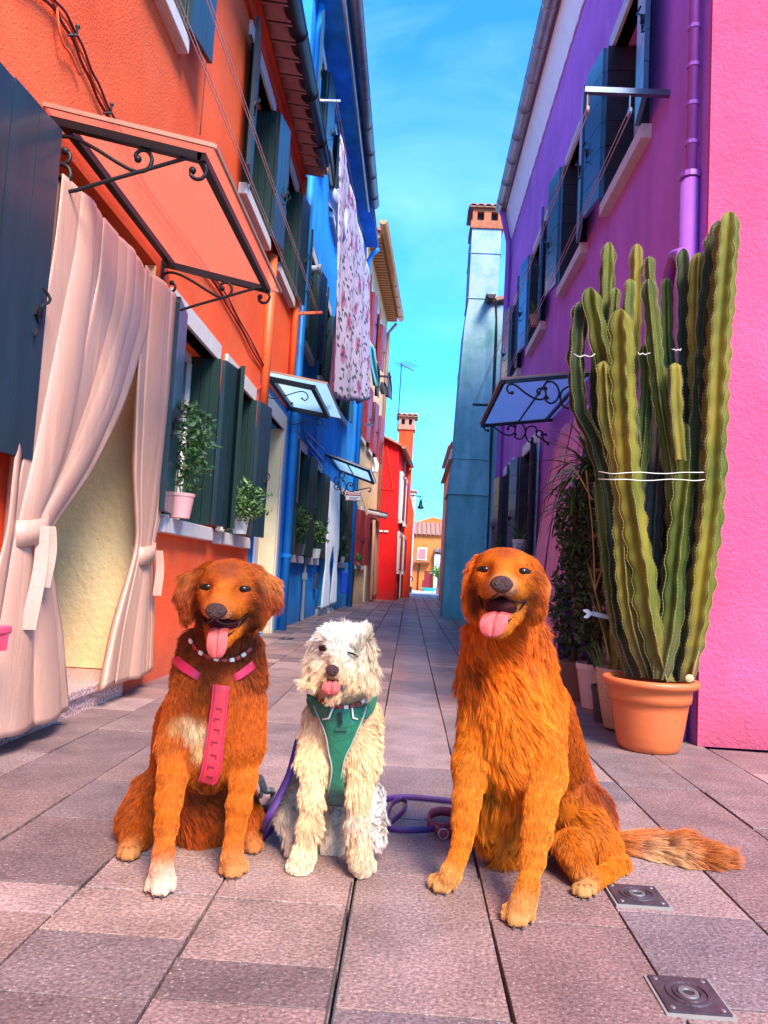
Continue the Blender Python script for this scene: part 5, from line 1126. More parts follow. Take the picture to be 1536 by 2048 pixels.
# slatted wooden planter shelf behind
sh_ = thing('plant_shelf', 'brown slatted wooden plant box on a stand among the dark plants', 'plant stand', (1.30,5.0,.6))
for i in range(6): MB().hexa([(1.17+.04*i,4.72,.86),(1.20+.04*i,4.72,.86),(1.20+.04*i,4.74,.86),(1.17+.04*i,4.74,.86),(1.15+.045*i,4.72,1.05),(1.185+.045*i,4.72,1.05),(1.185+.045*i,4.74,1.05),(1.15+.045*i,4.74,1.05)]).build('slat', M_wood if i%2 else M_terra, sh_)
q = MB(); q.box(1.12,1.44,4.70,4.95,1.05,1.07); q.box(1.14,1.42,4.70,4.95,.84,.86); q.build('rail', M_stem, sh_)
MB().box(1.40,1.43,4.75,4.9,0,.86).build('leg', M_stem, sh_)
# snake plant behind the cactus stems and backdrop foliage
sb = thing('potted_plant', 'dark snake plant seen between the cactus stems', 'potted plant', (1.36,4.15,0)); pot(sb, (1.34,4.20,0), .06, .08, .2, M_black)
q = MB()
for i in range(16): blade(q, (1.34+rr.uniform(-.05,.05),4.2+rr.uniform(-.05,.05),.17), rr.uniform(0,6.28), rr.uniform(0,.2), rr.uniform(.6,1.5), .045, rr.uniform(0,.08), 8, .4)
q.build('foliage', M_leafs, sb)
cl = thing('climbing_plant', 'dark climbing foliage rising behind the cactus on the violet wall', 'climbing plant', (1.36,4.5,0))
q = MB(); leafcloud(q, (1.36,4.5,.9), (.06,.30,.85), 1500, .055, rr); q.build('foliage', M_leafx, cl)
MB().tube([(1.38,4.5,0),(1.37,4.5,.9),(1.36,4.45,1.7)], .012, 6).build('stem', M_stem, cl)
# bow, wooden spatula
bw = thing('ribbon_bow', 'white ribbon tied in a bow round the snake plant leaves', 'ribbon', D(1180,1228,4.0))
c_ = D(1185,1227,3.98)
q = MB(); q.grid([[c_+Vector((.0,0,-.012)), c_+Vector((0,0,.012))],[c_+Vector((.06,.01,-.022)), c_+Vector((.06,.01,.0))],[c_+Vector((.13,.02,-.035)), c_+Vector((.13,.02,-.008))]]); q.build('band', M_white, bw, solid=.002)
for (dx,dz) in ((-.05,.015),(-.045,-.02),(.0,.035)):
    q = MB(); q.grid([[c_+Vector((0,-.005,-.004)), c_+Vector((0,-.005,.004))],[c_+Vector((dx*.6,-.02,dz*.6-.012)), c_+Vector((dx*.6,-.02,dz*.6+.012))],[c_+Vector((dx,-.01,dz-.004)), c_+Vector((dx,-.01,dz+.002))]]); q.build('loop', M_white, bw, solid=.002)
pd = thing('wooden_paddle', 'wooden stick with a pale disc leaning in the right side of the cactus pot', 'garden tool', D(1380,1355,3.7))
MB().tube([D(1385,1352,3.66), D(1417,1200,3.86)], [.008,.0065], 8).build('stick', mat('pale brown wood', (.36,.17,.07), .6), pd, smooth=True)
MB().ball(D(1379,1357,3.60), .021, 16, 10, (1,.35,.9)).build('disc', mat('cream wax', (.42,.30,.14), .6), pd, smooth=True)
# window plants
def bushpot(x, y, z, pr, ph_, rad, n, label, m_pot, lf=.06, m_leaf=None, dz=.1):
    t_ = thing('potted_plant', label, 'potted plant', (x,y,z)); pot(t_, (x,y,z), pr*.75, pr, ph_, m_pot)
    q = MB(); leafcloud(q, (x,y,z+ph_+rad[2]*.8+dz), rad, n, lf, rr, .3); 
    for i in range(10):
        a = rr.uniform(0,6.28); e = Vector((x+rad[0]*1.2*math.cos(a), y+rad[1]*1.1*math.sin(a), z+ph_+rr.uniform(.1,1.9)*rad[2])); P = cr([(x,y,z+ph_*.8), ((x+e.x)/2,(y+e.y)/2,e.z), e],4)
        q.tube(P, .003, 4)
        for j in range(6): leafcloud(q, P[-1-j%len(P)], (.04,.04,.04), 4, lf, rr, .3)
    q.build('foliage', m_leaf or M_leafm, t_); return t_
bushpot(-1.50, 4.95, 1.045, .085, .16, (.15,.20,.29), 760, 'leafy shrub in a pale pink pot on the nearest orange house window sill', mat('rose plastic', (.72,.33,.30), .5), .05, M_leafd)
bushpot(-1.48, 6.62, 1.035, .08, .15, (.19,.34,.17), 850, 'spreading leafy shrub in a white pot on the second orange house sill', M_white, .05, M_leafd, -.04)
bushpot(-1.5, 10.4, .955, .08, .15, (.12,.2,.22), 320, 'dark shrub on the nearer window sill of the blue house', M_black, .06, M_leafd)
bushpot(-1.5, 12.3, .955, .08, .15, (.14,.3,.20), 320, 'dark shrub on the second window sill of the blue house', M_white, .07, M_leafd)
t_ = bushpot(FB2.p(2.5,0,.08).x, FB2.p(2.5,0,.08).y, .955, .07, .12, (.1,.2,.2), 160, 'small dark shrub on the farthest window sill of the blue house', M_white, .07, M_leafd)
def aloe(x, y, z, pr, ph_, L_, label, m_pot, n=10, pat=False):
    t_ = thing('potted_plant', label, 'potted plant', (x,y,z)); pot(t_, (x,y,z), pr*.7, pr, ph_, m_pot)
    q = MB()
    for i in range(n): blade(q, (x,y,z+ph_*.8), rr.uniform(0,6.28), rr.uniform(.1,.9), L_*rr.uniform(.6,1.1), .035, .12, 6, .5)
    q.build('foliage', M_leafm, t_)
    if pat:
        for k in range(3):
            q = MB(); z0 = z+ph_*(.48+.13*k)
            for j in range(3):
                u = x-.040+.028*j; q.hexa([(u,y-pr-.002,z0),(u+.02,y-pr-.002,z0+.004),(u+.02,y-pr+.02,z0+.004),(u,y-pr+.02,z0),(u+.006,y-pr-.004,z0+.022),(u+.014,y-pr-.004,z0+.018),(u+.014,y-pr+.02,z0+.018),(u+.006,y-pr+.02,z0+.022)])
            q.build('printed_pattern', mat('mauve print', (.18,.08,.16), .6), t_)
    return t_
aloe(1.30, 9.35, 1.0, .085, .26, .34, 'spiky aloe in a tall white patterned pot on the violet house sill', M_white, 12, True)
aloe(1.33, 11.5, 1.0, .07, .2, .30, 'spiky plant in a small pale pot at the far violet house window', M_white, 9)
aloe(1.36, 9.15, 3.83, .075, .12, .22, 'small spiky plant in a terracotta pot on the third upper violet house sill', M_terra, 22)
bushpot(FO.p(.9,0,.12).x, FO.p(.9,0,.12).y, .96, .06, .1, (.08,.15,.08), 90, 'tiny green plant on the maroon shuttered ochre house sill', M_terra, .05, M_leafm, 0)
# ------------------------------------------------------------------ dogs: a sculpted continuous body from a distance field, and combed fur
from mathutils.bvhtree import BVHTree
from mathutils.kdtree import KDTree
def wnoise(P, freq, seed, k=7):
    """smooth vector noise: a sum of sine waves with random directions"""
    r = np.random.default_rng(seed); out = np.zeros((len(P),3))
    for c in range(3):
        for _ in range(k):
            d = r.normal(0,1,3); d *= freq*r.uniform(.6,1.6)/np.linalg.norm(d); out[:,c] += np.sin(P@d + r.uniform(0,6.28))
    return out/math.sqrt(k)
class Sculpt:
    def __init__(s): s.pr = []; s.subs = []
    def P(s, px, py, Y, r): return np.array(D(px, py, Y)), r*Y/FOC
    def add(s, a, ra, b=None, rb=None, flow=None, ln=.02, colr=0, k=.02, fur=True, lift=.25, curl=.3):
        a = np.array(a, float); b = a.copy() if b is None else np.array(b, float); rb = ra if rb is None else rb
        fl = (b-a) if flow is None else np.array(flow, float); n = np.linalg.norm(fl); fl = fl/n if n > 1e-6 else np.array([0,0,-1.])
        s.pr.append(dict(a=a, b=b, ra=ra, rb=rb, flow=fl, ln=ln, col=colr, k=k, fur=fur, lift=lift, curl=curl)); return s
    def cap(s, A, B, **kw):
        (a, ra), (b, rb) = s.P(*A), s.P(*B); return s.add(a, ra, b, rb, **kw)
    def chain(s, pts, **kw):
        for A, B in zip(pts[:-1], pts[1:]): s.cap(A, B, **kw)
        return s
    @staticmethod
    def dist(p, X):
        ba = p['b']-p['a']; L2 = ba@ba
        if L2 < 1e-10: return np.linalg.norm(X-p['a'], axis=-1)-p['ra']
        h = np.clip(((X-p['a'])@ba)/L2, 0, 1)
        return np.linalg.norm(X-p['a']-h[...,None]*ba, axis=-1)-(p['ra']+(p['rb']-p['ra'])*h)
    def mesh(s, h=.006):
        lo = np.min([np.minimum(p['a']-p['ra'], p['b']-p['rb']) for p in s.pr], axis=0)-.03
        hi = np.max([np.maximum(p['a']+p['ra'], p['b']+p['rb']) for p in s.pr], axis=0)+.03
        n = np.ceil((hi-lo)/h).astype(int)+1; F = np.full(n, .08, np.float32)
        for p in s.pr:
            m_ = p['k']+.03
            l = np.minimum(p['a']-p['ra'], p['b']-p['rb'])-m_; u = np.maximum(p['a']+p['ra'], p['b']+p['rb'])+m_
            i0 = np.maximum(((l-lo)/h).astype(int), 0); i1 = np.minimum(np.ceil((u-lo)/h).astype(int)+1, n)
            ax = [lo[k]+h*np.arange(i0[k], i1[k]) for k in range(3)]
            X = np.stack(np.meshgrid(*ax, indexing='ij'), -1); d = s.dist(p, X)
            sl = tuple(slice(i0[k], i1[k]) for k in range(3)); f = F[sl]; K = p['k']
            hh = np.clip(.5+.5*(f-d)/K, 0, 1); F[sl] = f*(1-hh)+d*hh-K*hh*(1-hh)
        for (c, r_, K) in s.subs:
            i0 = np.maximum(((c-r_-K-.02-lo)/h).astype(int), 0); i1 = np.minimum(np.ceil((c+r_+K+.02-lo)/h).astype(int)+1, n)
            X = np.stack(np.meshgrid(*[lo[k]+h*np.arange(i0[k], i1[k]) for k in range(3)], indexing='ij'), -1)
            sl = tuple(slice(i0[k], i1[k]) for k in range(3)); f = F[sl]; d = r_-np.linalg.norm(X-c, axis=-1)
            hh = np.clip(.5-.5*(f-d)/K, 0, 1); F[sl] = f*(1-hh)+d*hh+K*hh*(1-hh)
        # keep feet on the ground
        z = lo[2]+h*np.arange(n[2]); F = np.maximum(F, (.002-z)[None,None,:])
        # surface nets
        ins = F < 0; cell = np.zeros(np.array(F.shape)-1, int)
        for dx in (0,1):
            for dy in (0,1):
                for dz in (0,1): cell += ins[dx:F.shape[0]-1+dx, dy:F.shape[1]-1+dy, dz:F.shape[2]-1+dz]
        act = (cell > 0) & (cell < 8); idx = np.full(act.shape, -1); ci = np.argwhere(act); idx[act] = np.arange(len(ci))
        acc = np.zeros((len(ci),3)); cnt = np.zeros(len(ci)); cs = [(dx,dy,dz) for dx in (0,1) for dy in (0,1) for dz in (0,1)]
        for a in cs:
            for ax_ in range(3):
                if a[ax_]: continue
                b = list(a); b[ax_] = 1
                fa = F[tuple((ci+a).T)]; fb = F[tuple((ci+b).T)]; m_ = (fa < 0) != (fb < 0)
                t = np.where(m_, fa/(fa-fb+1e-12), 0); p = np.array(a, float)[None,:]+np.zeros((len(ci),3)); p[:,ax_] += t
                acc += p*m_[:,None]; cnt += m_
        V = lo + h*(ci+acc/np.maximum(cnt,1)[:,None]); faces = []
        for ax_ in range(3):
            o1, o2 = [k for k in range(3) if k != ax_]
            sh = [slice(None)]*3; sh2 = [slice(None)]*3; sh[ax_] = slice(0,-1); sh2[ax_] = slice(1,None)
            e = ins[tuple(sh)] != ins[tuple(sh2)]; ei = np.argwhere(e); ei = ei[(ei[:,o1] > 0) & (ei[:,o2] > 0) & (ei[:,o1] < act.shape[o1]) & (ei[:,o2] < act.shape[o2])]
            q = []
            for d1, d2 in ((-1,-1),(0,-1),(0,0),(-1,0)):
                c = ei.copy(); c[:,o1] += d1; c[:,o2] += d2; q.append(idx[tuple(c.T)])
            q = np.stack(q, 1); flip = ins[tuple(ei.T)]; fl2 = flip if ax_ != 1 else ~flip
            q[~fl2] = q[~fl2][:, ::-1]; faces.append(q)
        Q = np.concatenate(faces); Q = Q[(Q >= 0).all(1)]
        return V, Q
class Dog:
    def __init__(s, name, label, loc):
        s.root = thing(name, label, 'dog', loc); s.sc = Sculpt(); s.block = []; s.later = []; s.pale = False
    def head(s, px, py, Y, yaw=0, pitch=0, roll=0, size=1):
        s.O = np.array(D(px, py, Y)); u = Y/FOC*size
        M_ = Matrix.Rotation(R(yaw), 3, 'Z') @ Matrix.Rotation(R(-pitch), 3, 'X') @ Matrix.Rotation(R(roll), 3, 'Y')
        s.A = np.array([M_@Vector((1,0,0)), M_@Vector((0,-1,0)), M_@Vector((0,0,1))])*u; s.u = u
    def h(s, x, y, z): return s.O + x*s.A[0]+y*s.A[1]+z*s.A[2]
    def hc(s, A, B, **kw):
        fl = kw.pop('flow', None)
        if fl is not None: fl = np.array(fl)@(s.A/s.u)
        s.sc.add(s.h(*A[:3]), A[3]*s.u, s.h(*B[:3]), B[3]*s.u, flow=fl, **kw)
    def paw(s, toes, wrist, colr, rt=11, ln=.006, back=None):
        """toes: ground pixels; wrist: (px,py,Y,r)"""
        w, rw = s.sc.P(*wrist); n = len(toes)
        for i, (x, y) in enumerate(toes):
            g = np.array(G(x, y)); R_ = rt*g[1]/FOC; r_ = R_*.70*(1.06 if i in (1,2) else .96); g = g+np.array([0, r_*1.0, r_*.98])
            kn = g+np.array([0, R_*.75, R_*.62]); kn[0] += (w[0]-g[0])*.10
            mid = kn+(w-kn)*.45
            s.sc.add(kn, r_*1.02, g, r_, ln=ln*.6, colr=colr, k=.0028, lift=.1, curl=.03)
            s.sc.add(mid, r_*1.1, kn, r_*.92, ln=ln*.8, colr=colr, k=.0035, lift=.1, curl=.03)
            s.toes = getattr(s, 'toes', [])
            if i: s.toes += [((g+pg)/2+np.array([0,0,r_*.5]), .0055, (.09,.02,.007)), ((kn+pk)/2+np.array([0,-r_*.3,r_*.6]), .0050, (.14,.035,.010))]  # dark colour in the creases between toes stands in for shade
            pg, pk = g, kn
            cl = MB(); c = g+np.array([0,-r_*.85,-r_*.35]); d = Vector((0,-1,-.6)).normalized()
            cl.tube([c, Vector(c)+d*r_*.35, Vector(c)+d*r_*.62+Vector((0,0,-.001))], [r_*.22, r_*.16, r_*.04], 6); cl.build('claw', mat('dark claw', (.05,.03,.025), .35), s.root, smooth=True)
    def build_body(s, m_, h=.006):
        V, Q = s.sc.mesh(h); me = bpy.data.meshes.new('body'); loc = np.array(s.root.location)
        me.from_pydata((V-loc).tolist(), [], Q.tolist()); me.update()
        bm = bmesh.new(); bm.from_mesh(me); bmesh.ops.recalc_face_normals(bm, faces=bm.faces)
        for _ in range(2): bmesh.ops.smooth_vert(bm, verts=bm.verts, factor=.5, use_axis_x=True, use_axis_y=True, use_axis_z=True)
        bm.to_mesh(me); bm.free()
        o = bpy.data.objects.new('body', me); col.objects.link(o); o.parent = s.root; me.materials.append(m_)
        me.polygons.foreach_set('use_smooth', [True]*len(me.polygons)); s.body = o
        nv = len(me.vertices); co = np.empty(nv*3); me.vertices.foreach_get('co', co); co = co.reshape(-1,3)+loc; s.V = co
        no = np.empty(nv*3); me.vertices.foreach_get('normal', no); s.N = no.reshape(-1,3)
        me.calc_loop_triangles(); t = np.empty(len(me.loop_triangles)*3, int); me.loop_triangles.foreach_get('vertices', t); s.T = t.reshape(-1,3)
        s.bvh = BVHTree.FromPolygons([tuple(v) for v in co], s.T.tolist())
        for f in s.later: f()
        return o
    def surf(s, x, z):
        """how far forward the face surface lies at head coordinates x, z"""
        o_ = Vector(s.h(x, 200, z)); r = s.bvh.ray_cast(o_, Vector(-s.A[1]).normalized()); 
        return 200 - r[3]/s.u if r[0] is not None else 44
    def hit(s, px, py):
        d = Vector(ray(px, py)).normalized(); r = s.bvh.ray_cast(Vector((0,0,EYE)), d)
        return r[0], r[1]
    def drape(s, name, m_, rows, off=.012, th=.004, block=.014, smooth=True, nsub=6, taper=False):
        """rows: list of (left px, right px) across the garment; laid on the body's surface"""
        P = []; L_ = cr([Vector((a[0][0],a[0][1],0)) for a in rows], nsub); R_ = cr([Vector((a[1][0],a[1][1],0)) for a in rows], nsub); last = None
        for ia, (a, b) in enumerate(zip(L_, R_)):
            row = []; o_ = off if not taper else off*min(1, 3.0*math.sin(math.pi*(ia+.001)/(len(L_)-1)))-.004*(ia in (0, len(L_)-1))
            for k in range(7):
                q_ = a.lerp(b, k/6); p, n = s.hit(q_.x, q_.y)
                if p is None: p, n = (last if last else (D(q_.x, q_.y, 2.0), Vector((0,-1,0))))
                if n.y > 0: n = -n
                last = (p, n); row.append(p + n*o_)
            P.append(row)
        for _ in range(3):
            Q_ = [r_[:] for r_ in P]
            for i in range(1,len(P)-1):
                for j in range(len(P[i])): Q_[i][j] = (P[i-1][j]+P[i+1][j]+P[i][j]*2)/4
            P = Q_
        o = MB().grid(P).build(name, m_, s.root, smooth=smooth, solid=th); s.block += [(np.array(p), block) for r_ in P for p in r_]; return o, P
    def sphere_block(s, c, r): s.block.append((np.array(c), r))
    def fur(s, n, colours, m_, seed=1, rad=.0006, patches=(), gain=1.0, name='fur'):
        r = np.random.default_rng(seed); V, T, N = s.V, s.T, s.N
        a = np.linalg.norm(np.cross(V[T[:,1]]-V[T[:,0]], V[T[:,2]]-V[T[:,0]]), axis=1)
        # hair where it can be seen from the street side gets more strands
        cen = V[T].mean(1); nn = N[T].mean(1); w = a*np.where((nn@np.array([0,-1,.25])) > -.35, 1, .3)
        ti = r.choice(len(T), n, p=w/w.sum()); b = r.dirichlet((1,1,1), n)
        X = (V[T[ti]]*b[...,None]).sum(1); NN = (N[T[ti]]*b[...,None]).sum(1); NN /= np.linalg.norm(NN, axis=1)[:,None]
        pr = s.sc.pr; Wt = np.stack([np.exp(-np.clip(s.sc.dist(p, X)+.01, 0, 1)/.010) for p in pr], 1)
        hasf = np.array([p['fur'] for p in pr]); Wf = Wt*hasf[None]; keep = (Wf.sum(1) > .5*Wt.sum(1)) & (X[:,2] > .004)
        for c, rr_ in s.block: keep &= ((X-c)**2).sum(1) > rr_*rr_
        X, NN, Wt = X[keep], NN[keep], Wt[keep]; Wt /= Wt.sum(1)[:,None]; n = len(X)
        g = lambda k: Wt@np.array([p[k] for p in pr], float)
        flow = Wt@np.array([p['flow'] for p in pr]); ln = g('ln'); lift = g('lift'); curl = g('curl')
        C = Wt@np.array([colours[p['col']] for p in pr])
        patches = list(patches)+[(c, r_, tuple(np.array(cc)*(3.5 if s.pale else 1))) for c, r_, cc in getattr(s, 'toes', [])]
        for (c, rr_, cc) in patches:
            c = np.array(c); d = np.linalg.norm((X-c), axis=1)+.25*rr_*wnoise(X, 40, seed+5)[:,0]; k = np.clip(1.4-d/rr_, 0, 1)[:,None]; C = C*(1-k)+np.array(cc)*k
        flow += .42*curl[:,None]*wnoise(X, 26, seed)*2 + .25*wnoise(X, 60, seed+1)*curl[:,None]*2
        flow -= NN*(flow*NN).sum(1)[:,None]*np.clip(1.06-ln/.16, .8, 1.0)[:,None]; flow /= np.linalg.norm(flow, axis=1)[:,None]+1e-9
        # clumps
        ng = max(50, n//14); gi = r.choice(n, ng, replace=False); kd = KDTree(ng)
        for i, q_ in enumerate(gi): kd.insert(X[q_], i)
        kd.balance(); own = np.fromiter((kd.find(x)[1] for x in X), int, n)
        gshade = r.normal(0, .20, ng); glen = r.uniform(.75, 1.25, ng); gdir = r.normal(0, .10, (ng,3))
        L_ = ln*r.uniform(.7, 1.12, n)*glen[own]
        dirn = flow + gdir[own]*curl[:,None]*1.6 + r.normal(0, .085, (n,3)); dirn -= NN*(dirn*NN).sum(1)[:,None]*(ln < .02)[:,None]; dirn /= np.linalg.norm(dirn, axis=1)[:,None]
        K = 6; t = np.linspace(0, 1, K); P = np.empty((n, K, 3)); P[:,0] = X-NN*.0004
        for k in range(1, K):
            li = np.maximum(lift, .16)*(1-t[k])**1.3; st = dirn*(1-li)[:,None] + NN*(li+.11)[:,None]; st[:,2] -= .16*t[k]*np.clip((ln-.012)/.03, 0, 1.3)
            st += .35*curl[:,None]*np.sin(t[k]*5+gshade[own]*30)[:,None]*np.cross(dirn, NN)*.6
            st /= np.linalg.norm(st, axis=1)[:,None]; P[:,k] = P[:,k-1]+st*(L_/(K-1))[:,None]
        root = X[gi][own]; G_ = P[gi][own]; sel = np.clip(ln/.02, .15, 1)[:,None]
        for k in range(2, K):
            f = (.34*(t[k]**1.3))*sel; P[:,k] = P[:,k]*(1-f)+(G_[:,k]+(X-root)*.25)*f
        P[:,:,2] = np.maximum(P[:,:,2], .003)
        # the skin takes the colour of the hair that grows on it
        Wb = np.stack([np.exp(-np.clip(s.sc.dist(p, s.V)+.01, 0, 1)/.010) for p in pr], 1); Wb /= Wb.sum(1)[:,None]; Cb = Wb@np.array([colours[p['col']] for p in pr])
        for (c, rr_, cc) in patches:
            k = np.clip(1.4-np.linalg.norm(s.V-np.array(c), axis=1)/rr_, 0, 1)[:,None]; Cb = Cb*(1-k)+np.array(cc)*k
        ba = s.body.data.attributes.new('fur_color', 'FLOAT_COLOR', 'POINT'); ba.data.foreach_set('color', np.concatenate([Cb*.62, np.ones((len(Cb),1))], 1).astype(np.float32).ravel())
        loc = np.array(s.root.location); cd = bpy.data.hair_curves.new(name); cd.add_curves([K]*n)
        cd.attributes['position'].data.foreach_set('vector', (P-loc).astype(np.float32).ravel())
        ra = cd.attributes.get('radius') or cd.attributes.new('radius', 'FLOAT', 'POINT')
        rw = rad*np.clip(ln/.03, .6, 1.2)[:,None]*np.array([.85,1,.95,.8,.55,.15])[None]; ra.data.foreach_set('value', rw.astype(np.float32).ravel())
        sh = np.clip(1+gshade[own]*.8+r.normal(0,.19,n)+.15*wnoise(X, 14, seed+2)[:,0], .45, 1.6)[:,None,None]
        tip = (.50+.74*t)[None,:,None]; CC = np.ones((n,K,4)); CC[:,:,:3] = np.clip(C[:,None,:]*sh*tip*gain, 0, 1)  # paler tips; roots darkened to paint shade into the deep gaps
        at = cd.attributes.new('fur_color', 'FLOAT_COLOR', 'POINT'); at.data.foreach_set('color', CC.astype(np.float32).ravel())
        o = bpy.data.objects.new(name, cd); col.objects.link(o); o.parent = s.root; cd.materials.append(m_); return o
def furmat(name, rough=.6, spec=.2):
    m_ = bpy.data.materials.new(name); m_.use_nodes = True; nt = m_.node_tree; N = nt.nodes; b = N['Principled BSDF']
    a = N.new('ShaderNodeAttribute'); a.attribute_name = 'fur_color'; nt.links.new(a.outputs['Color'], b.inputs['Base Color']); b.inputs['Roughness'].default_value = rough; b.inputs['Specular IOR Level'].default_value = spec
    return m_
M_fur = furmat('dog hair', .5, .16); M_nose = mat('dog nose leather', (.060,.019,.017), .42, var=.3, vs_=60, bump=.7, bs=260, spec=.35)
M_nostril = mat('nostril', (.006,.003,.003), .6, var=0); M_mouth = mat('mouth interior', (.045,.008,.008), .8, var=.1, spec=.1); M_gum = mat('dark lip', (.020,.007,.006), .65, var=.2, spec=.15)
M_tongue = mat('tongue', (.60,.095,.085), .30, var=.18, vs_=60, bump=.5, bs=420, subs=.1); M_eye = mat('dark brown eye', (.010,.004,.002), .10, var=0, spec=.35)
M_tooth = mat('tooth', (.75,.66,.52), .3); M_lid = mat('dark eyelid', (.022,.008,.005), .75, var=.1, spec=.1)
def ovoid(dog, name, c, rad, m_, n=20, k=14):
    """an ellipsoid in head coordinates"""
    A = dog.A; q = MB(); vs = []; fs = []
    for i in range(k+1):
        th = math.pi*i/k
        for j in range(n):
            ph = 2*math.pi*j/n; vs.append(dog.h(c[0]+rad[0]*math.sin(th)*math.cos(ph), c[1]+rad[1]*math.sin(th)*math.sin(ph), c[2]+rad[2]*math.cos(th)))
    fs = [(i*n+j, (i+1)*n+j, (i+1)*n+(j+1)%n, i*n+(j+1)%n) for i in range(k) for j in range(n)]
    q.add([tuple(v) for v in vs], fs); return q.build(name, m_, dog.root, smooth=True)
def nose(dog, c, w, h_, d):
    """broad leather nose pad with two comma nostrils"""
    q = MB(); n = 28; k = 16; vs = []
    for i in range(k+1):
        th = math.pi*i/k
        for j in range(n):
            ph = 2*math.pi*j/n; x = math.sin(th)*math.cos(ph); y = math.sin(th)*math.sin(ph); z = math.cos(th)
            wide = 1.0-.28*max(0,-z)-.10*max(0,z); y *= 1-.12*math.exp(-(x/.12)**2)*(z < .5)
            for sx in (-1,1): y -= .30*math.exp(-(((x-sx*.42)/.17)**2+((z+.12)/.20)**2))*(y > 0)
            vs.append(tuple(dog.h(c[0]+x*w*wide, c[1]+y*d, c[2]+z*h_)))
    q.add(vs, [(i*n+j, (i+1)*n+j, (i+1)*n+(j+1)%n, i*n+(j+1)%n) for i in range(k) for j in range(n)]); o = q.build('nose', M_nose, dog.root, smooth=True)
    for sx in (-1,1):
        t = ovoid(dog, 'nostril', (c[0]+sx*w*.43, c[1]+d*.66, c[2]-h_*.12), (w*.17, d*.16, h_*.22), M_nostril, 12, 8)
    dog.sphere_block(dog.h(*c), w*dog.u*.95); dog.sphere_block(dog.h(c[0],c[1]-d*.3,c[2]+h_*.2), w*dog.u*.9)
def eye(dog, c, r_, block=1.34):
    dog.sc.subs.append((dog.h(c[0]*1.05, c[1]+17, c[2]-1), r_*1.7*dog.u, .010))
    dog.later.append(lambda: _eye(dog, c, r_, block))
def _eye(dog, c, r_, block):
    c = (c[0], dog.surf(c[0], c[2])-r_*.40, c[2])
    o = ovoid(dog, 'eyelid', c, (r_*1.8, r_*.66, r_*.90), M_lid, 18, 10)
    e = ovoid(dog, 'eye', (c[0], c[1]+r_*.34, c[2]), (r_*1.05, r_*.60, r_*.76), M_eye, 18, 12)
    dog.sphere_block(dog.h(c[0], c[1]+4, c[2]-r_*.25), r_*dog.u*block)
def tongue(dog, path, w, th=5, droop=0):
    P = cr([dog.h(*p) for p in path], 6); n = len(P); rows = []; X = Vector(dog.A[0])/dog.u
    for i, p in enumerate(P):
        t = i/(n-1); ww = w*dog.u*(.85+.25*t)*(1 if t < .72 else math.sqrt(max(0,1-((t-.72)/.285)**2)))
        tn = (P[min(i+1,n-1)]-P[max(i-1,0)]).normalized(); nn = X.cross(tn).normalized()
        if nn.y > 0: nn = -nn
        rows.append([p+X*ww*s_+nn*ww*(.26*math.cos(s_*1.5)-.20*math.exp(-(s_/.16)**2)) for s_ in [-1+2*k/18 for k in range(19)]])
    return MB().grid(rows).build('tongue', M_tongue, dog.root, smooth=True, solid=th*dog.u)
def bodymat(name, c): return furmat(name, .8, .1)

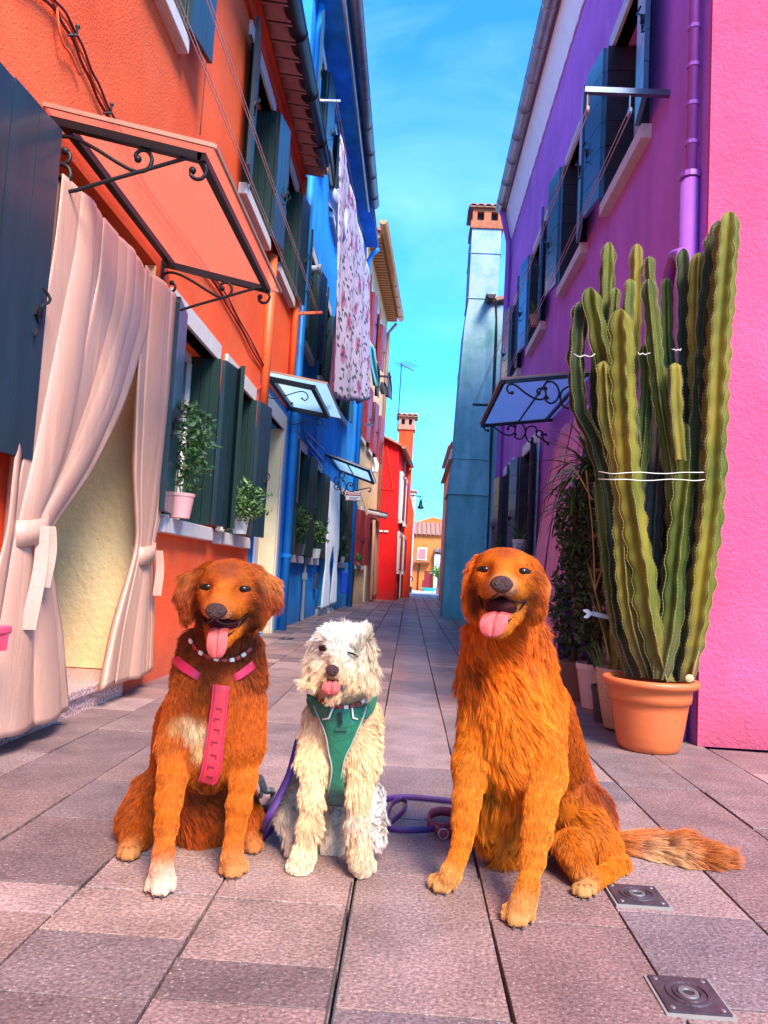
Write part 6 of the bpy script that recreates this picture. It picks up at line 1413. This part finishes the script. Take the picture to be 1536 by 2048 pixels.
# ---- long goldenish head shared by the two retrievers, in picture units of the head
def retriever_head(d, jaw=1.0, lx=0, earL=None, earR=None, ln=1.0):
    sh = dict(ln=.009, k=.022, lift=.08, curl=.08)
    d.hc((0,-8,-1,49),(0,12,-3,45), flow=(0,-1,.1), colr=0, **sh)
    for s_ in (-1,1):
        d.hc((s_*22,28,8,22),(s_*26,8,8,27), flow=(s_*.5,-1,.4), colr=1, **sh)
        d.hc((s_*30,28,-22,26),(s_*38,4,-34,30), flow=(s_*.7,-.8,-.3), colr=0, **{**sh, 'ln': .013})
        d.hc((s_*42,-10,-44,28),(s_*38,-16,-66,28), flow=(s_*.3,-.3,-1), colr=0, ln=.026, k=.025, lift=.2, curl=.3)
    d.hc((0,34,-6,27),(0,96,-36,17), flow=(0,-1,.25), colr=1, ln=.005, k=.018, lift=.05, curl=.03)
    for s_ in (-1,1):
        d.hc((s_*19,40,-38,21),(s_*10,96,-50,15.5), flow=(s_*.5,-1,-.15), colr=2, ln=.006, k=.012, lift=.08, curl=.04)
        d.hc((s_*30,24,-46,17),(s_*22,56,-50,17), flow=(s_*.6,-1,-.2), colr=2, ln=.009, k=.014, lift=.1, curl=.06)
    z = -112*jaw
    d.hc((0,14,-84,30),(lx,72,z,14), flow=(0,-1,-.2), colr=2, ln=.011, k=.012, lift=.12, curl=.1)
    for s_ in (-1,1): d.hc((s_*26,10,-74,20),(s_*12+lx,68,z+2,10), flow=(s_*.4,-1,-.3), colr=2, ln=.010, k=.010, lift=.12, curl=.1)
    ovoid(d, 'mouth_interior', (lx*.4,36,-76*(.6+.4*jaw)), (30,38,17*jaw), M_mouth)
    nose(d, (0,107,-50), 21, 16.5, 13)
    for s_ in (-1,1): eye(d, (s_*34.5,44,-9), 8.6)
    # dark lip line
    for s_ in (-1,1):
        P = cr([d.h(s_*3,113,-66), d.h(s_*12,108,-72), d.h(s_*24,84,-74), d.h(s_*36,52,-68), d.h(s_*44,30,-58), d.h(s_*45,24,-50)], 5)
        MB().tube(P, [1.7*d.u]*(len(P)-4)+[1.5*d.u,1.2*d.u,.9*d.u,.5*d.u], 6).build('lip', M_gum, d.root, smooth=True)
        P = cr([d.h(lx+s_*2,84,z+13), d.h(lx+s_*14,74,z+14), d.h(s_*28+lx*.5,44,-84*(.5+.5*jaw)), d.h(s_*42,27,-62)], 5)
        MB().tube(P, 1.9*d.u, 6).build('lip', M_gum, d.root, smooth=True)
        q = MB()
        c = d.h(lx+s_*13,66,z+14); q.tube([c, c+(d.h(0,0,6)-d.h(0,0,0))], [1.8*d.u,.3*d.u], 6); q.build('tooth', M_tooth, d.root, smooth=True)
def whiskers(d):
    r = np.random.default_rng(3); q = MB()
    for s_ in (-1,1):
        for i in range(4):
            a = d.h(s_*r.uniform(14,26), r.uniform(78,98), r.uniform(-62,-46)); b = a+ (s_*r.uniform(20,40)*d.A[0]+r.uniform(0,18)*d.A[1]-r.uniform(6,26)*d.A[2])
            q.tube([a, (a+b)/2+d.A[2]*3, b], [.0002,.0002,.0001], 3)
    o = q.build('whiskers', mat('whisker', (.55,.28,.12), .5), d.root); o['kind'] = 'stuff'

# ================= the red brown retriever on the left
A = Dog('dog', 'reddish brown long eared dog with pink harness strap sitting on the left', D(420,1760,1.95).xyz*Vector((1,1,0)))
A.head(461,1166,1.86, yaw=1, pitch=0, roll=0, size=1.02)
retriever_head(A)
tongue(A, [(0,40,-84),(0,70,-88),(2,88,-94),(3,94,-112),(3,92,-136)], 18)
for s_ in (-1,1):
    ox = 106 if s_ < 0 else 100; tx = 80 if s_ < 0 else 64
    e = dict(ln=.020, k=.016, lift=.12, curl=.25, colr=3)
    A.hc((s_*44,-6,23,16),(s_*(ox-20),-8,0,12), flow=(s_*.6,0,-1), **e)
    A.hc((s_*(ox-20),-8,2,13),(s_*(ox-14),-4,-26,13), flow=(s_*.3,0,-1), **{**e, 'ln': .030})
    A.hc((s_*(ox-14),-4,-26,13),(s_*tx,4,-66,12), flow=(-s_*.1,0,-1), **{**e, 'ln': .030})
    A.hc((s_*54,-2,10,14),(s_*(tx-4),4,-40,14), flow=(0,0,-1), **{**e, 'colr': 3})
s = A.sc
s.cap((452,1250,1.98,50),(438,1345,2.03,62), ln=.035, colr=4, flow=(0,-.2,-1), lift=.3, curl=.5)
s.cap((400,1290,2.0,34),(395,1350,2.03,44), ln=.034, colr=4, flow=(-.3,-.1,-1), lift=.3, curl=.5)
s.cap((492,1290,2.0,30),(490,1350,2.02,40), ln=.034, colr=4, flow=(.3,-.1,-1), lift=.3, curl=.5)
s.cap((430,1370,2.03,80),(418,1490,2.05,84), ln=.024, colr=5, flow=(0,-.3,-1), lift=.15, curl=.35)
s.cap((378,1415,2.02,48),(352,1490,2.0,40), ln=.018, colr=5, flow=(-.1,0,-1), lift=.1, curl=.2)
s.cap((486,1410,2.02,46),(492,1490,2.0,38), ln=.018, colr=5, flow=(.1,0,-1), lift=.1, curl=.2)
s.cap((410,1460,2.2,96),(395,1600,2.36,92), ln=.022, colr=5, flow=(-.2,.2,-1), curl=.2)
s.cap((400,1560,2.12,56),(405,1640,2.18,58), ln=.045, colr=0, flow=(0,-.3,-1), lift=.25, curl=.6)
s.chain([(350,1500,1.98,35),(345,1555,1.94,27),(338,1600,1.91,24),(333,1650,1.87,20),(328,1700,1.845,17),(321,1742,1.825,20)], ln=.012, colr=2, lift=.05, curl=.08)
s.chain([(490,1500,2.0,32),(486,1560,1.985,25),(478,1610,1.97,22),(472,1650,1.96,17),(467,1685,1.95,15),(464,1718,1.94,18)], ln=.012, colr=2, lift=.05, curl=.08)
A.paw([(293,1790),(307,1799),(324,1799),(339,1790)], (320,1742,1.83,25), 6, 14.5)
A.paw([(443,1755),(456,1763),(472,1762),(486,1752)], (464,1712,1.95,23), 7, 13.5)
s.cap((325,1746,1.835,20),(320,1758,1.83,16), ln=.007, colr=6, lift=.05, curl=.05)
s.cap((464,1716,1.95,20),(464,1730,1.945,16), ln=.007, colr=7, lift=.05, curl=.05)
s.cap((318,1590,2.22,52),(282,1640,2.15,42), ln=.036, colr=5, flow=(-.5,0,-1), lift=.25, curl=.5)
s.chain([(282,1640,2.14,34),(272,1680,2.08,26),(256,1700,2.03,20)], ln=.018, colr=5)
A.paw([(236,1722),(246,1727),(258,1727),(269,1722)], (254,1698,2.05,21), 7, 12.5)
s.cap((462,1600,2.22,50),(488,1630,2.18,32), ln=.03, colr=5, flow=(.4,0,-1), lift=.25, curl=.5)
s.chain([(488,1640,2.17,28),(496,1670,2.14,22),(504,1688,2.11,19)], ln=.016, colr=5)
A.paw([(490,1708),(500,1712),(510,1712),(520,1706)], (504,1688,2.12,19), 7, 10)
s.chain([(310,1590,2.4,22),(294,1565,2.42,12)], ln=.02, colr=5)
A.build_body(bodymat('red brown undercoat', (.16,.035,.008)))
M_hpink = mat('pink red webbing', (.50,.020,.032), .6, var=.1, vs_=30, bump=.3, bs=400); M_hpink2 = mat('hot pink webbing', (.62,.02,.08), .6, var=.08)
st, Pst = A.drape('harness_strap', M_hpink, [((428,1368),(454,1372)),((424,1410),(451,1414)),((419,1450),(447,1456)),((412,1500),(442,1508)),((405,1540),(435,1548)),((400,1554),(424,1560))], off=.014, th=.006)
for e in (0, 6):
    MB().tube([r_[e]+Vector((0,-.004,0)) for r_ in Pst], .0022, 5).build('strap_edging', M_hpink2, st, smooth=True)
q = MB()                                                      # raised lettering-like ribs woven in the strap
for i in range(6, len(Pst)-5, 3):
    a, b = Pst[i][2], Pst[i][4]; q.bar(a+Vector((0,-.0045,0)), b+Vector((0,-.0045,0)), .006, .002); q.bar(Pst[i][2 if i%2 else 4]+Vector((0,-.0045,0)), Pst[i+1][2 if i%2 else 4]+Vector((0,-.0045,0)), .005, .002)
q.build('stitching', mat('darker red thread', (.40,.008,.03), .6, var=0), st)
A.drape('harness_strap', M_hpink2, [((347,1318),(357,1302)),((356,1332),(367,1315)),((368,1344),(378,1327)),((382,1353),(391,1338)),((396,1362),(404,1347))], off=.009, th=.004, nsub=4, block=.004, taper=True)
A.drape('harness_strap', M_hpink2, [((468,1364),(462,1350)),((482,1356),(477,1341)),((494,1348),(488,1332)),((504,1339),(499,1323)),((512,1330),(507,1314))], off=.009, th=.004, nsub=4, block=.004, taper=True)
def collar(dog, px, hw, m_, beads, off=.012):
    rows = [((x-dx*hw, y-dy*hw), (x+dx*hw, y+dy*hw)) for (x, y, dx, dy) in px]
    o, P = dog.drape('collar', m_, rows, off=off, th=.003, block=.010, nsub=4)
    n = len(P)
    for i in range(1, n-1, 2):
        c = P[i][3]; t = (P[i+1][3]-P[i-1][3]).normalized(); q = MB(); q.bar(c-t*.006+Vector((0,-.004,0)), c+t*.006+Vector((0,-.004,0)), .006, .010, (0,0,1)); q.build('bead', beads[(i//2)%len(beads)], o, bevel=.002)
    return o
M_bw = mat('cream bead', (.75,.66,.55), .4, var=0); M_br = mat('brown red bead', (.30,.03,.02), .4, var=0)
collar(A, [(384,1278,-.8,.4),(402,1300,-.5,.8),(428,1313,-.2,1),(456,1317,0,1),(480,1310,.3,1),(500,1294,.7,.7)], 3, M_br, (M_bw, M_br, M_bw, M_br))
colA = [(.38,.058,.006),(.52,.105,.009),(.60,.125,.008),(.32,.048,.007),(.23,.036,.006),(.45,.076,.006),(.85,.55,.38),(.60,.23,.07)]
A.fur(170000, colA, M_fur, 21, .00040, patches=[(A.hit(374,1440)[0], .022, (.80,.46,.20)), (A.hit(390,1462)[0], .031, (.85,.52,.26)), (A.hit(402,1500)[0], .022, (.74,.40,.16)), (A.hit(350,1452)[0], .022, (.62,.26,.08)), (D(441,1155,1.76), .016, (.75,.26,.03)), (D(484,1157,1.76), .016, (.75,.26,.03)), (A.h(0,92,-66), .030, (.70,.36,.16)), (A.h(0,90,-40), .022, (.55,.20,.08)), (A.h(-57,20,-10), .022, (.10,.018,.005)), (A.h(-55,22,-40), .026, (.07,.013,.004)), (A.h(-52,20,-66), .026, (.07,.013,.004)), (A.h(57,20,-10), .020, (.12,.02,.005)), (A.h(54,22,-40), .024, (.08,.014,.004)), (A.h(50,20,-66), .024, (.08,.014,.004)), (A.h(-80,0,10), .03, (.50,.11,.02)), (A.h(84,0,10), .03, (.58,.16,.035)), (A.h(-40,10,-84), .036, (.10,.018,.006)), (A.h(44,6,-84), .030, (.16,.028,.006)), (A.h(0,50,30), .034, (.28,.05,.012)), (A.h(-27,50,-24), .013, (.30,.05,.008)), (A.h(27,50,-24), .013, (.34,.06,.008)), (A.h(-14,80,-44), .016, (.66,.24,.08)), (A.h(14,80,-44), .016, (.66,.24,.08)), (A.h(-40,40,-56), .010, (.05,.01,.004)), (A.h(41,40,-54), .010, (.05,.01,.004)), (D(445,1600,2.05), .06, (.24,.04,.006)), (D(330,1600,2.1), .04, (.30,.05,.008))])  # pale chest and brow markings; ear grooves and muzzle sides darkened as painted shade

# ================= the long haired golden dog on the right
C = Dog('dog', 'large golden orange long haired dog with open mouth sitting on the right', D(1050,1760,1.98).xyz*Vector((1,1,0)))
C.head(1009,1143,1.86, yaw=-9, pitch=13, roll=0, size=1.04)
retriever_head(C, 1.12, -4)
tongue(C, [(-2,34,-86),(-4,62,-96),(-8,82,-104),(-12,90,-118),(-14,86,-140)], 23)
for s_ in (-1,1):
    e = dict(ln=.026, k=.018, lift=.12, curl=.3, colr=3)
    ex = 56 if s_ < 0 else 61
    C.hc((s_*44,-12,16,17),(s_*ex,-12,-12,15), flow=(s_*.4,0,-1), **e)
    C.hc((s_*ex,-12,-12,15),(s_*(ex+4),-10,-64,13), flow=(s_*.1,0,-1), **{**e, 'ln': .034})
    C.hc((s_*52,-2,4,14),(s_*(ex-6),-2,-50,13), flow=(0,0,-1), **e)
s = C.sc
s.cap((1010,1228,1.99,55),(1012,1330,2.05,68), ln=.045, colr=4, flow=(0,-.35,-1), lift=.3, curl=.75)
s.cap((966,1268,2.0,31),(956,1360,2.04,36), ln=.045, colr=4, flow=(-.28,-.2,-1), lift=.22, curl=.6)
s.cap((1056,1268,2.0,31),(1074,1365,2.04,36), ln=.045, colr=4, flow=(.28,-.2,-1), lift=.22, curl=.6)
s.cap((1016,1350,2.04,76),(1024,1490,2.06,78), ln=.066, colr=5, flow=(0,-.35,-1), lift=.28, curl=.62)
s.cap((962,1400,2.04,36),(946,1540,2.02,33), ln=.036, colr=5, flow=(-.15,-.1,-1), lift=.2, curl=.6)
s.cap((1090,1400,2.06,40),(1088,1550,1.98,41), ln=.022, colr=1, flow=(.1,0,-1), lift=.12, curl=.25)
s.cap((1064,1430,2.2,80),(1112,1590,2.34,78), ln=.022, colr=0, flow=(.3,.2,-1), lift=.1, curl=.2)
s.cap((1110,1580,2.34,74),(1144,1650,2.38,70), ln=.024, colr=0, flow=(.3,.1,-1), lift=.15, curl=.3)
s.cap((1010,1560,2.10,58),(1020,1640,2.16,60), ln=.060, colr=5, flow=(0,-.25,-1), lift=.25, curl=.8)
s.chain([(942,1530,2.01,35),(934,1600,1.97,25),(929,1640,1.955,22),(925,1680,1.94,17),(917,1712,1.93,15),(902,1748,1.925,18)], ln=.013, colr=2, lift=.06, curl=.1)
s.chain([(1090,1550,1.97,40),(1080,1620,1.91,29),(1074,1665,1.88,27),(1066,1715,1.85,21),(1055,1775,1.81,18),(1043,1812,1.79,22)], ln=.015, colr=2, lift=.06, curl=.12)
C.paw([(862,1783),(874,1792),(890,1794),(906,1787)], (900,1748,1.93,21), 7, 13.5)
C.paw([(1012,1849),(1027,1861),(1045,1862),(1062,1851)], (1042,1806,1.80,27), 7, 15.5)
s.cap((902,1746,1.925,18),(896,1758,1.922,15), ln=.007, colr=7, lift=.05, curl=.05)
s.cap((1047,1808,1.80,22),(1043,1818,1.79,18), ln=.007, colr=7, lift=.05, curl=.05)
s.cap((1160,1620,2.24,58),(1178,1680,2.18,52), ln=.040, colr=1, flow=(.2,-.1,-1), lift=.22, curl=.6)
s.chain([(1190,1690,2.18,44),(1228,1725,2.16,26)], ln=.032, colr=1, flow=(.4,0,-1), lift=.2, curl=.5)
s.chain([(1228,1735,2.13,20),(1205,1758,2.06,18),(1180,1772,2.0,18)], ln=.012, colr=2)
s.cap((1140,1690,2.1,32),(1165,1740,2.02,22), ln=.025, colr=1, flow=(0,-.2,-1))
C.paw([(1152,1797),(1164,1802),(1177,1802),(1189,1797)], (1176,1770,2.01,20), 7, 12)
s.cap((1040,1640,2.24,44),(1000,1680,2.22,24), ln=.03, colr=5)
C.paw([(966,1706),(977,1709),(988,1710),(1000,1708)], (992,1690,2.2,18), 4, 9.5)
s.chain([(1222,1698,2.34,30),(1290,1706,2.31,30),(1360,1706,2.27,31),(1405,1712,2.25,24),(1440,1718,2.24,12)], ln=.060, colr=8, flow=(1,-.1,-.10), lift=.20, curl=.45)
C.build_body(bodymat('golden undercoat', (.22,.055,.008)))
colC = [(.54,.090,.005),(.68,.15,.007),(.66,.17,.009),(.46,.075,.006),(.56,.100,.005),(.76,.185,.008),(.8,.5,.2),(.66,.30,.09),(.56,.14,.03)]
C.fur(230000, colC, M_fur, 31, .00042, patches=[(D(1280,1722,2.24), .060, (.90,.52,.25)), (D(1320,1730,2.23), .060, (.88,.48,.21)), (D(970,1690,2.2), .05, (.18,.05,.02)), (C.h(-24,40,8), .014, (.85,.30,.02)), (C.h(24,40,8), .014, (.85,.30,.02)), (D(1112,1440,1.9), .05, (.80,.32,.06)), (C.h(0,92,-56), .032, (.72,.38,.18)), (D(1180,1565,2.2), .05, (.34,.05,.006)), (D(1212,1600,2.2), .05, (.26,.035,.006)), (C.h(-49,26,-14), .020, (.18,.026,.005)), (C.h(-49,24,-44), .024, (.12,.018,.005)), (C.h(-46,22,-72), .022, (.12,.018,.005)), (C.h(54,26,-18), .020, (.22,.03,.005)), (C.h(53,24,-48), .024, (.14,.02,.005)), (C.h(50,20,-76), .022, (.14,.02,.005)), (C.h(-72,-6,-20), .022, (.72,.20,.03)), (C.h(80,-6,-20), .024, (.74,.22,.04)), (D(952,1335,1.98), .022, (.24,.035,.005)), (D(1045,1330,1.95), .018, (.42,.07,.006)), (C.h(0,50,30), .030, (.42,.07,.010)), (C.h(-27,50,-24), .013, (.36,.055,.008)), (C.h(27,50,-24), .013, (.40,.06,.008)), (C.h(-14,84,-44), .016, (.74,.32,.12)), (C.h(14,84,-44), .016, (.74,.32,.12)), (D(1095,1245,1.98), .022, (.20,.03,.005))])  # pale markings, with painted shade in ear grooves, on muzzle sides and neck

# ================= the small cream curly dog in the middle
B = Dog('dog', 'small fluffy cream white dog in a green harness sitting between the two bigger dogs', D(680,1730,2.0).xyz*Vector((1,1,0)))
B.pale = True; B.head(686,1306,1.95, yaw=-5, pitch=2, roll=0, size=1.0)
hs = dict(lift=.35, curl=.7)
B.hc((0,-4,2,40),(0,8,4,38), flow=(0,-.2,.6), colr=0, ln=.036, k=.02, **hs)
for s_ in (-1,1):
    B.hc((s_*20,14,18,22),(s_*22,0,22,22), flow=(s_*.9,.1,.35), colr=0, ln=.036, k=.02, **hs)
    B.hc((s_*40,-2,14,15),(s_*50,0,-44,14), flow=(s_*.35,.1,-1), colr=1, ln=.046, k=.015, lift=.2, curl=.5)
    B.hc((s_*26,20,-22,20),(s_*26,20,-44,20), flow=(s_*.25,.1,-1), colr=2, ln=.036, k=.015, lift=.2, curl=.5)
    B.hc((s_*8,40,-30,13),(s_*10,52,-38,13), flow=(s_*.5,.1,-1), colr=2, ln=.022, k=.012, lift=.12, curl=.3)
    B.hc((s_*17,28,6,13),(s_*14,34,0,12), flow=(s_*1,.1,-.4), colr=0, ln=.016, k=.012, lift=.12, curl=.3)
B.hc((0,30,-10,18),(-2,62,-24,11), flow=(0,-.4,1), colr=3, ln=.012, k=.015, lift=.12, curl=.2)
B.hc((0,18,-58,20),(-4,44,-70,11), flow=(0,0,-1), colr=2, ln=.030, k=.012, lift=.15, curl=.5)
ovoid(B, 'mouth_interior', (-4,46,-52), (23,17,8.5), M_mouth)
nose(B, (-6,72,-29), 13.5, 11.5, 9)
tongue(B, [(-4,36,-50),(-5,54,-52),(-7,63,-56),(-8,66,-64),(-8,64,-74)], 17, 4)
eye(B, (-30,40,9), 7.5, 2.1); B.sphere_block(B.h(-30,50,6), .011)
P = cr([B.h(17,47,6), B.h(24,46,4), B.h(31,42,1), B.h(36,37,-3)], 5); MB().tube([p+Vector(B.A[1])*3 for p in P], 2.0*B.u, 6).build('closed_eyelid', M_lid, B.root, smooth=True); 
for q_ in P[::3]: B.sphere_block(q_, .009)
B.sphere_block(B.h(-6,60,-50), .022); B.sphere_block(B.h(-4,66,-60), .018)
s = B.sc
s.cap((684,1372,2.02,42),(684,1420,2.05,52), ln=.034, colr=2, flow=(0,-.1,-1), lift=.3, curl=.7)
s.cap((682,1440,2.05,56),(678,1530,2.08,56), ln=.026, colr=4, flow=(0,-.2,-1), lift=.25, curl=.6)
s.cap((640,1430,2.05,30),(628,1520,2.02,28), ln=.030, colr=4, flow=(-.35,0,-1), lift=.3, curl=.7)
s.cap((728,1430,2.05,30),(726,1520,2.02,28), ln=.030, colr=4, flow=(.35,0,-1), lift=.3, curl=.7)
s.cap((682,1500,2.2,64),(668,1620,2.3,60), ln=.030, colr=5, flow=(0,.1,-1), lift=.3, curl=.7)
s.chain([(630,1520,2.01,26),(625,1590,2.0,19),(620,1650,1.995,17),(606,1715,1.99,18)], ln=.028, colr=4, flow=(.15,0,-1), lift=.22, curl=.7)
s.chain([(724,1520,2.01,26),(717,1590,2.0,19),(716,1650,1.995,17),(722,1715,1.99,18)], ln=.028, colr=4, flow=(-.15,0,-1), lift=.22, curl=.7)
for tx in ([(579,1748),(592,1753),(605,1753),(617,1747)],[(704,1750),(717,1756),(731,1756),(744,1750)]):
    B.paw(tx, (sum(t[0] for t in tx)/4, 1722, 1.99, 19), 6, 12.5, ln=.010)
s.cap((606,1712,1.99,19),(598,1732,1.985,17), ln=.020, colr=6, lift=.15, curl=.5); s.cap((722,1712,1.99,19),(724,1734,1.985,17), ln=.020, colr=6, lift=.15, curl=.5)
s.cap((600,1590,2.18,34),(586,1630,2.14,30), ln=.030, colr=5, flow=(-.3,0,-1), **hs)
s.cap((736,1590,2.18,28),(742,1630,2.14,24), ln=.030, colr=5, flow=(.3,0,-1), **hs)
s.chain([(590,1650,2.12,24),(588,1685,2.08,15)], ln=.030, colr=5, flow=(-.3,-.1,-1), **hs); s.chain([(742,1640,2.12,20),(752,1670,2.1,15)], ln=.030, colr=5, flow=(.3,-.1,-1), **hs)
s.cap((660,1640,2.18,30),(668,1670,2.16,28), ln=.040, colr=5, flow=(0,-.2,-1), **hs)
B.build_body(bodymat('cream undercoat', (.42,.28,.15)), .005)
M_hgreen = mat('green satin harness', (.003,.105,.048), .42, var=.35, vs_=16, bump=.8, bs=22, sheen=.2)
hp, Php = B.drape('harness_panel', M_hgreen, [((640,1412),(722,1412)),((647,1432),(717,1436)),((656,1456),(708,1458)),((661,1480),(700,1482)),((660,1520),(698,1520)),((658,1560),(694,1562)),((660,1598),(686,1600))], off=.020, th=.008, block=.018, nsub=5)
B.drape('harness_strap', M_hgreen, [((617,1388),(632,1384)),((625,1412),(650,1402)),((640,1434),(668,1420))], off=.020, th=.008, block=.016, nsub=4)
B.drape('harness_strap', M_hgreen, [((730,1400),(746,1404)),((714,1412),(738,1424)),((700,1422),(722,1438))], off=.020, th=.008, block=.016, nsub=4)
for e in (0, 6): MB().tube([r_[e]+Vector((0,-.004,0)) for r_ in Php], .0022, 5).build('harness_piping', mat('pale piping', (.30,.34,.26), .6), hp, smooth=True)
q = MB(); q.bar(Php[2][3]+Vector((0,-.010,0)), Php[7][3]+Vector((0,-.010,-.0)), .010, .008); q.build('buckle_tab', M_iron, hp)
q = MB(); q.bar(Php[9][2]+Vector((0,-.008,0)), Php[9][4]+Vector((0,-.008,0)), .006, .008); q.build('label_tag', mat('dark green tape', (.004,.06,.03), .6), hp)
for s_, x0, x1 in ((0,668,648),(1,706,717)):
    p0 = B.hit(x0,1412)[0] or D(x0,1412,1.95); p1 = B.hit(x1,1434)[0] or D(x1,1434,1.95)
    q = MB().tube([Vector(p0)+Vector((0,-.03,0)), (Vector(p0)+Vector(p1))/2+Vector((.004*(1 if s_ else -1)*-1,-.034,-.010)), Vector(p1)+Vector((0,-.032,0))], .0026, 6).build('elastic_cord', M_bw, hp, smooth=True)
collar(B, [(652,1396,-.6,.8),(668,1404,-.2,1),(686,1409,0,1),(704,1406,.2,1),(720,1396,.5,.8)], 4, M_br, (M_br, M_bw, M_br), off=.018)
colB = [(.95,.82,.66),(.86,.58,.34),(.84,.52,.27),(.92,.74,.52),(.90,.54,.27),(.76,.50,.36),(.92,.66,.42)]
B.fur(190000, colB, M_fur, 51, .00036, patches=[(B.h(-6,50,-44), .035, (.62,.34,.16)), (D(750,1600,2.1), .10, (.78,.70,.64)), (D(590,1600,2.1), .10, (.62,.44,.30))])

# ------------------------------------------------------------------ leads on the ground
def ribbon(name, label, pts, w, m_, side=None, th=.0025, group=None, twist=None):
    P = cr(pts, 8); rows = []
    for i, p in enumerate(P):
        t = (P[min(i+1,len(P)-1)]-P[max(i-1,0)]).normalized(); u = side if side is not None else Vector((0,0,1)); u = Vector(u); u = (u-t*u.dot(t)).normalized()
        rows.append([p-u*w/2, p, p+u*w/2])
    return tag(MB().grid(rows).build(name, m_, smooth=True, solid=th), label, 'dog lead', group)
M_lead = mat('purple nylon webbing', (.085,.022,.15), .5, var=.12, vs_=60, bump=.3, bs=500)
gz = lambda x, y, z=.014: G(x, y, 0)+Vector((0,0,z))
ribbon('dog_lead', 'purple lead dropping from the small dog to the ground on its left side', [D(598,1478,2.12), D(580,1545,2.10), D(560,1590,2.08), D(535,1640,2.07), gz(521,1690,.03)], .020, M_lead, side=(1,0,.3))
ribbon('dog_lead', 'purple lead rising behind the small dog from the ground beside the red brown dog', [gz(520,1692,.012), gz(545,1668,.018), gz(575,1645,.02), gz(620,1628,.02)], .020, M_lead, side=(0,.4,1))
ribbon('dog_lead', 'purple lead curling in a loop on the paving between the small and the golden dog', [gz(745,1618), gz(775,1606), gz(810,1602), gz(860,1606), gz(915,1612)], .018, M_lead)
ribbon('dog_lead', 'purple lead loop lying nearest on the paving with its end at the golden dog leg', [gz(905,1656), gz(860,1668), gz(810,1670), gz(775,1664), gz(772,1652), gz(780,1628), gz(786,1614), gz(800,1606), gz(812,1612), gz(812,1624), gz(798,1640), gz(782,1654)], .018, M_lead)
hn = thing('spare_harness', 'dull red collar and strap lying on the paving behind the golden dog front leg', 'harness', gz(890,1670,0))
M_hr = mat('dull red webbing', (.26,.035,.055), .6, var=.15, vs_=30)
for k, pts in enumerate(([(915,1640),(885,1634),(862,1640),(856,1656),(872,1668),(900,1668),(930,1664),(965,1658)],[(870,1672),(885,1682),(910,1676),(940,1662)])):
    P = cr([gz(x,y,.018) for x,y in pts], 6); rows = []
    for i, p in enumerate(P): rows.append([p-Vector((0,0,.014)), p, p+Vector((0,0,.014))])
    MB().grid(rows).build('strap', M_hr, hn, smooth=True, solid=.004)
q = MB(); c = gz(886,1681,.02); q.tube([c+Vector((.014*math.cos(a),-.004,.014*math.sin(a))) for a in np.linspace(0,6.28,14)], .0025, 6); q.build('ring', M_zinc, hn)
hb = thing('lead_clasp', 'black strap and clasp lying between the red brown dog and the small dog', 'harness', gz(535,1610,0))
q = MB(); q.tube(cr([D(506,1560,2.15), D(520,1556,2.15), D(530,1580,2.14), gz(545,1602,.03), gz(540,1625,.02), gz(520,1625,.015), gz(505,1612,.015)],5), .010, 8); q.tube(cr([D(528,1572,2.14), D(520,1592,2.14), gz(512,1604,.02)],4), .007, 8); q.build('strap', M_black, hb, smooth=True)
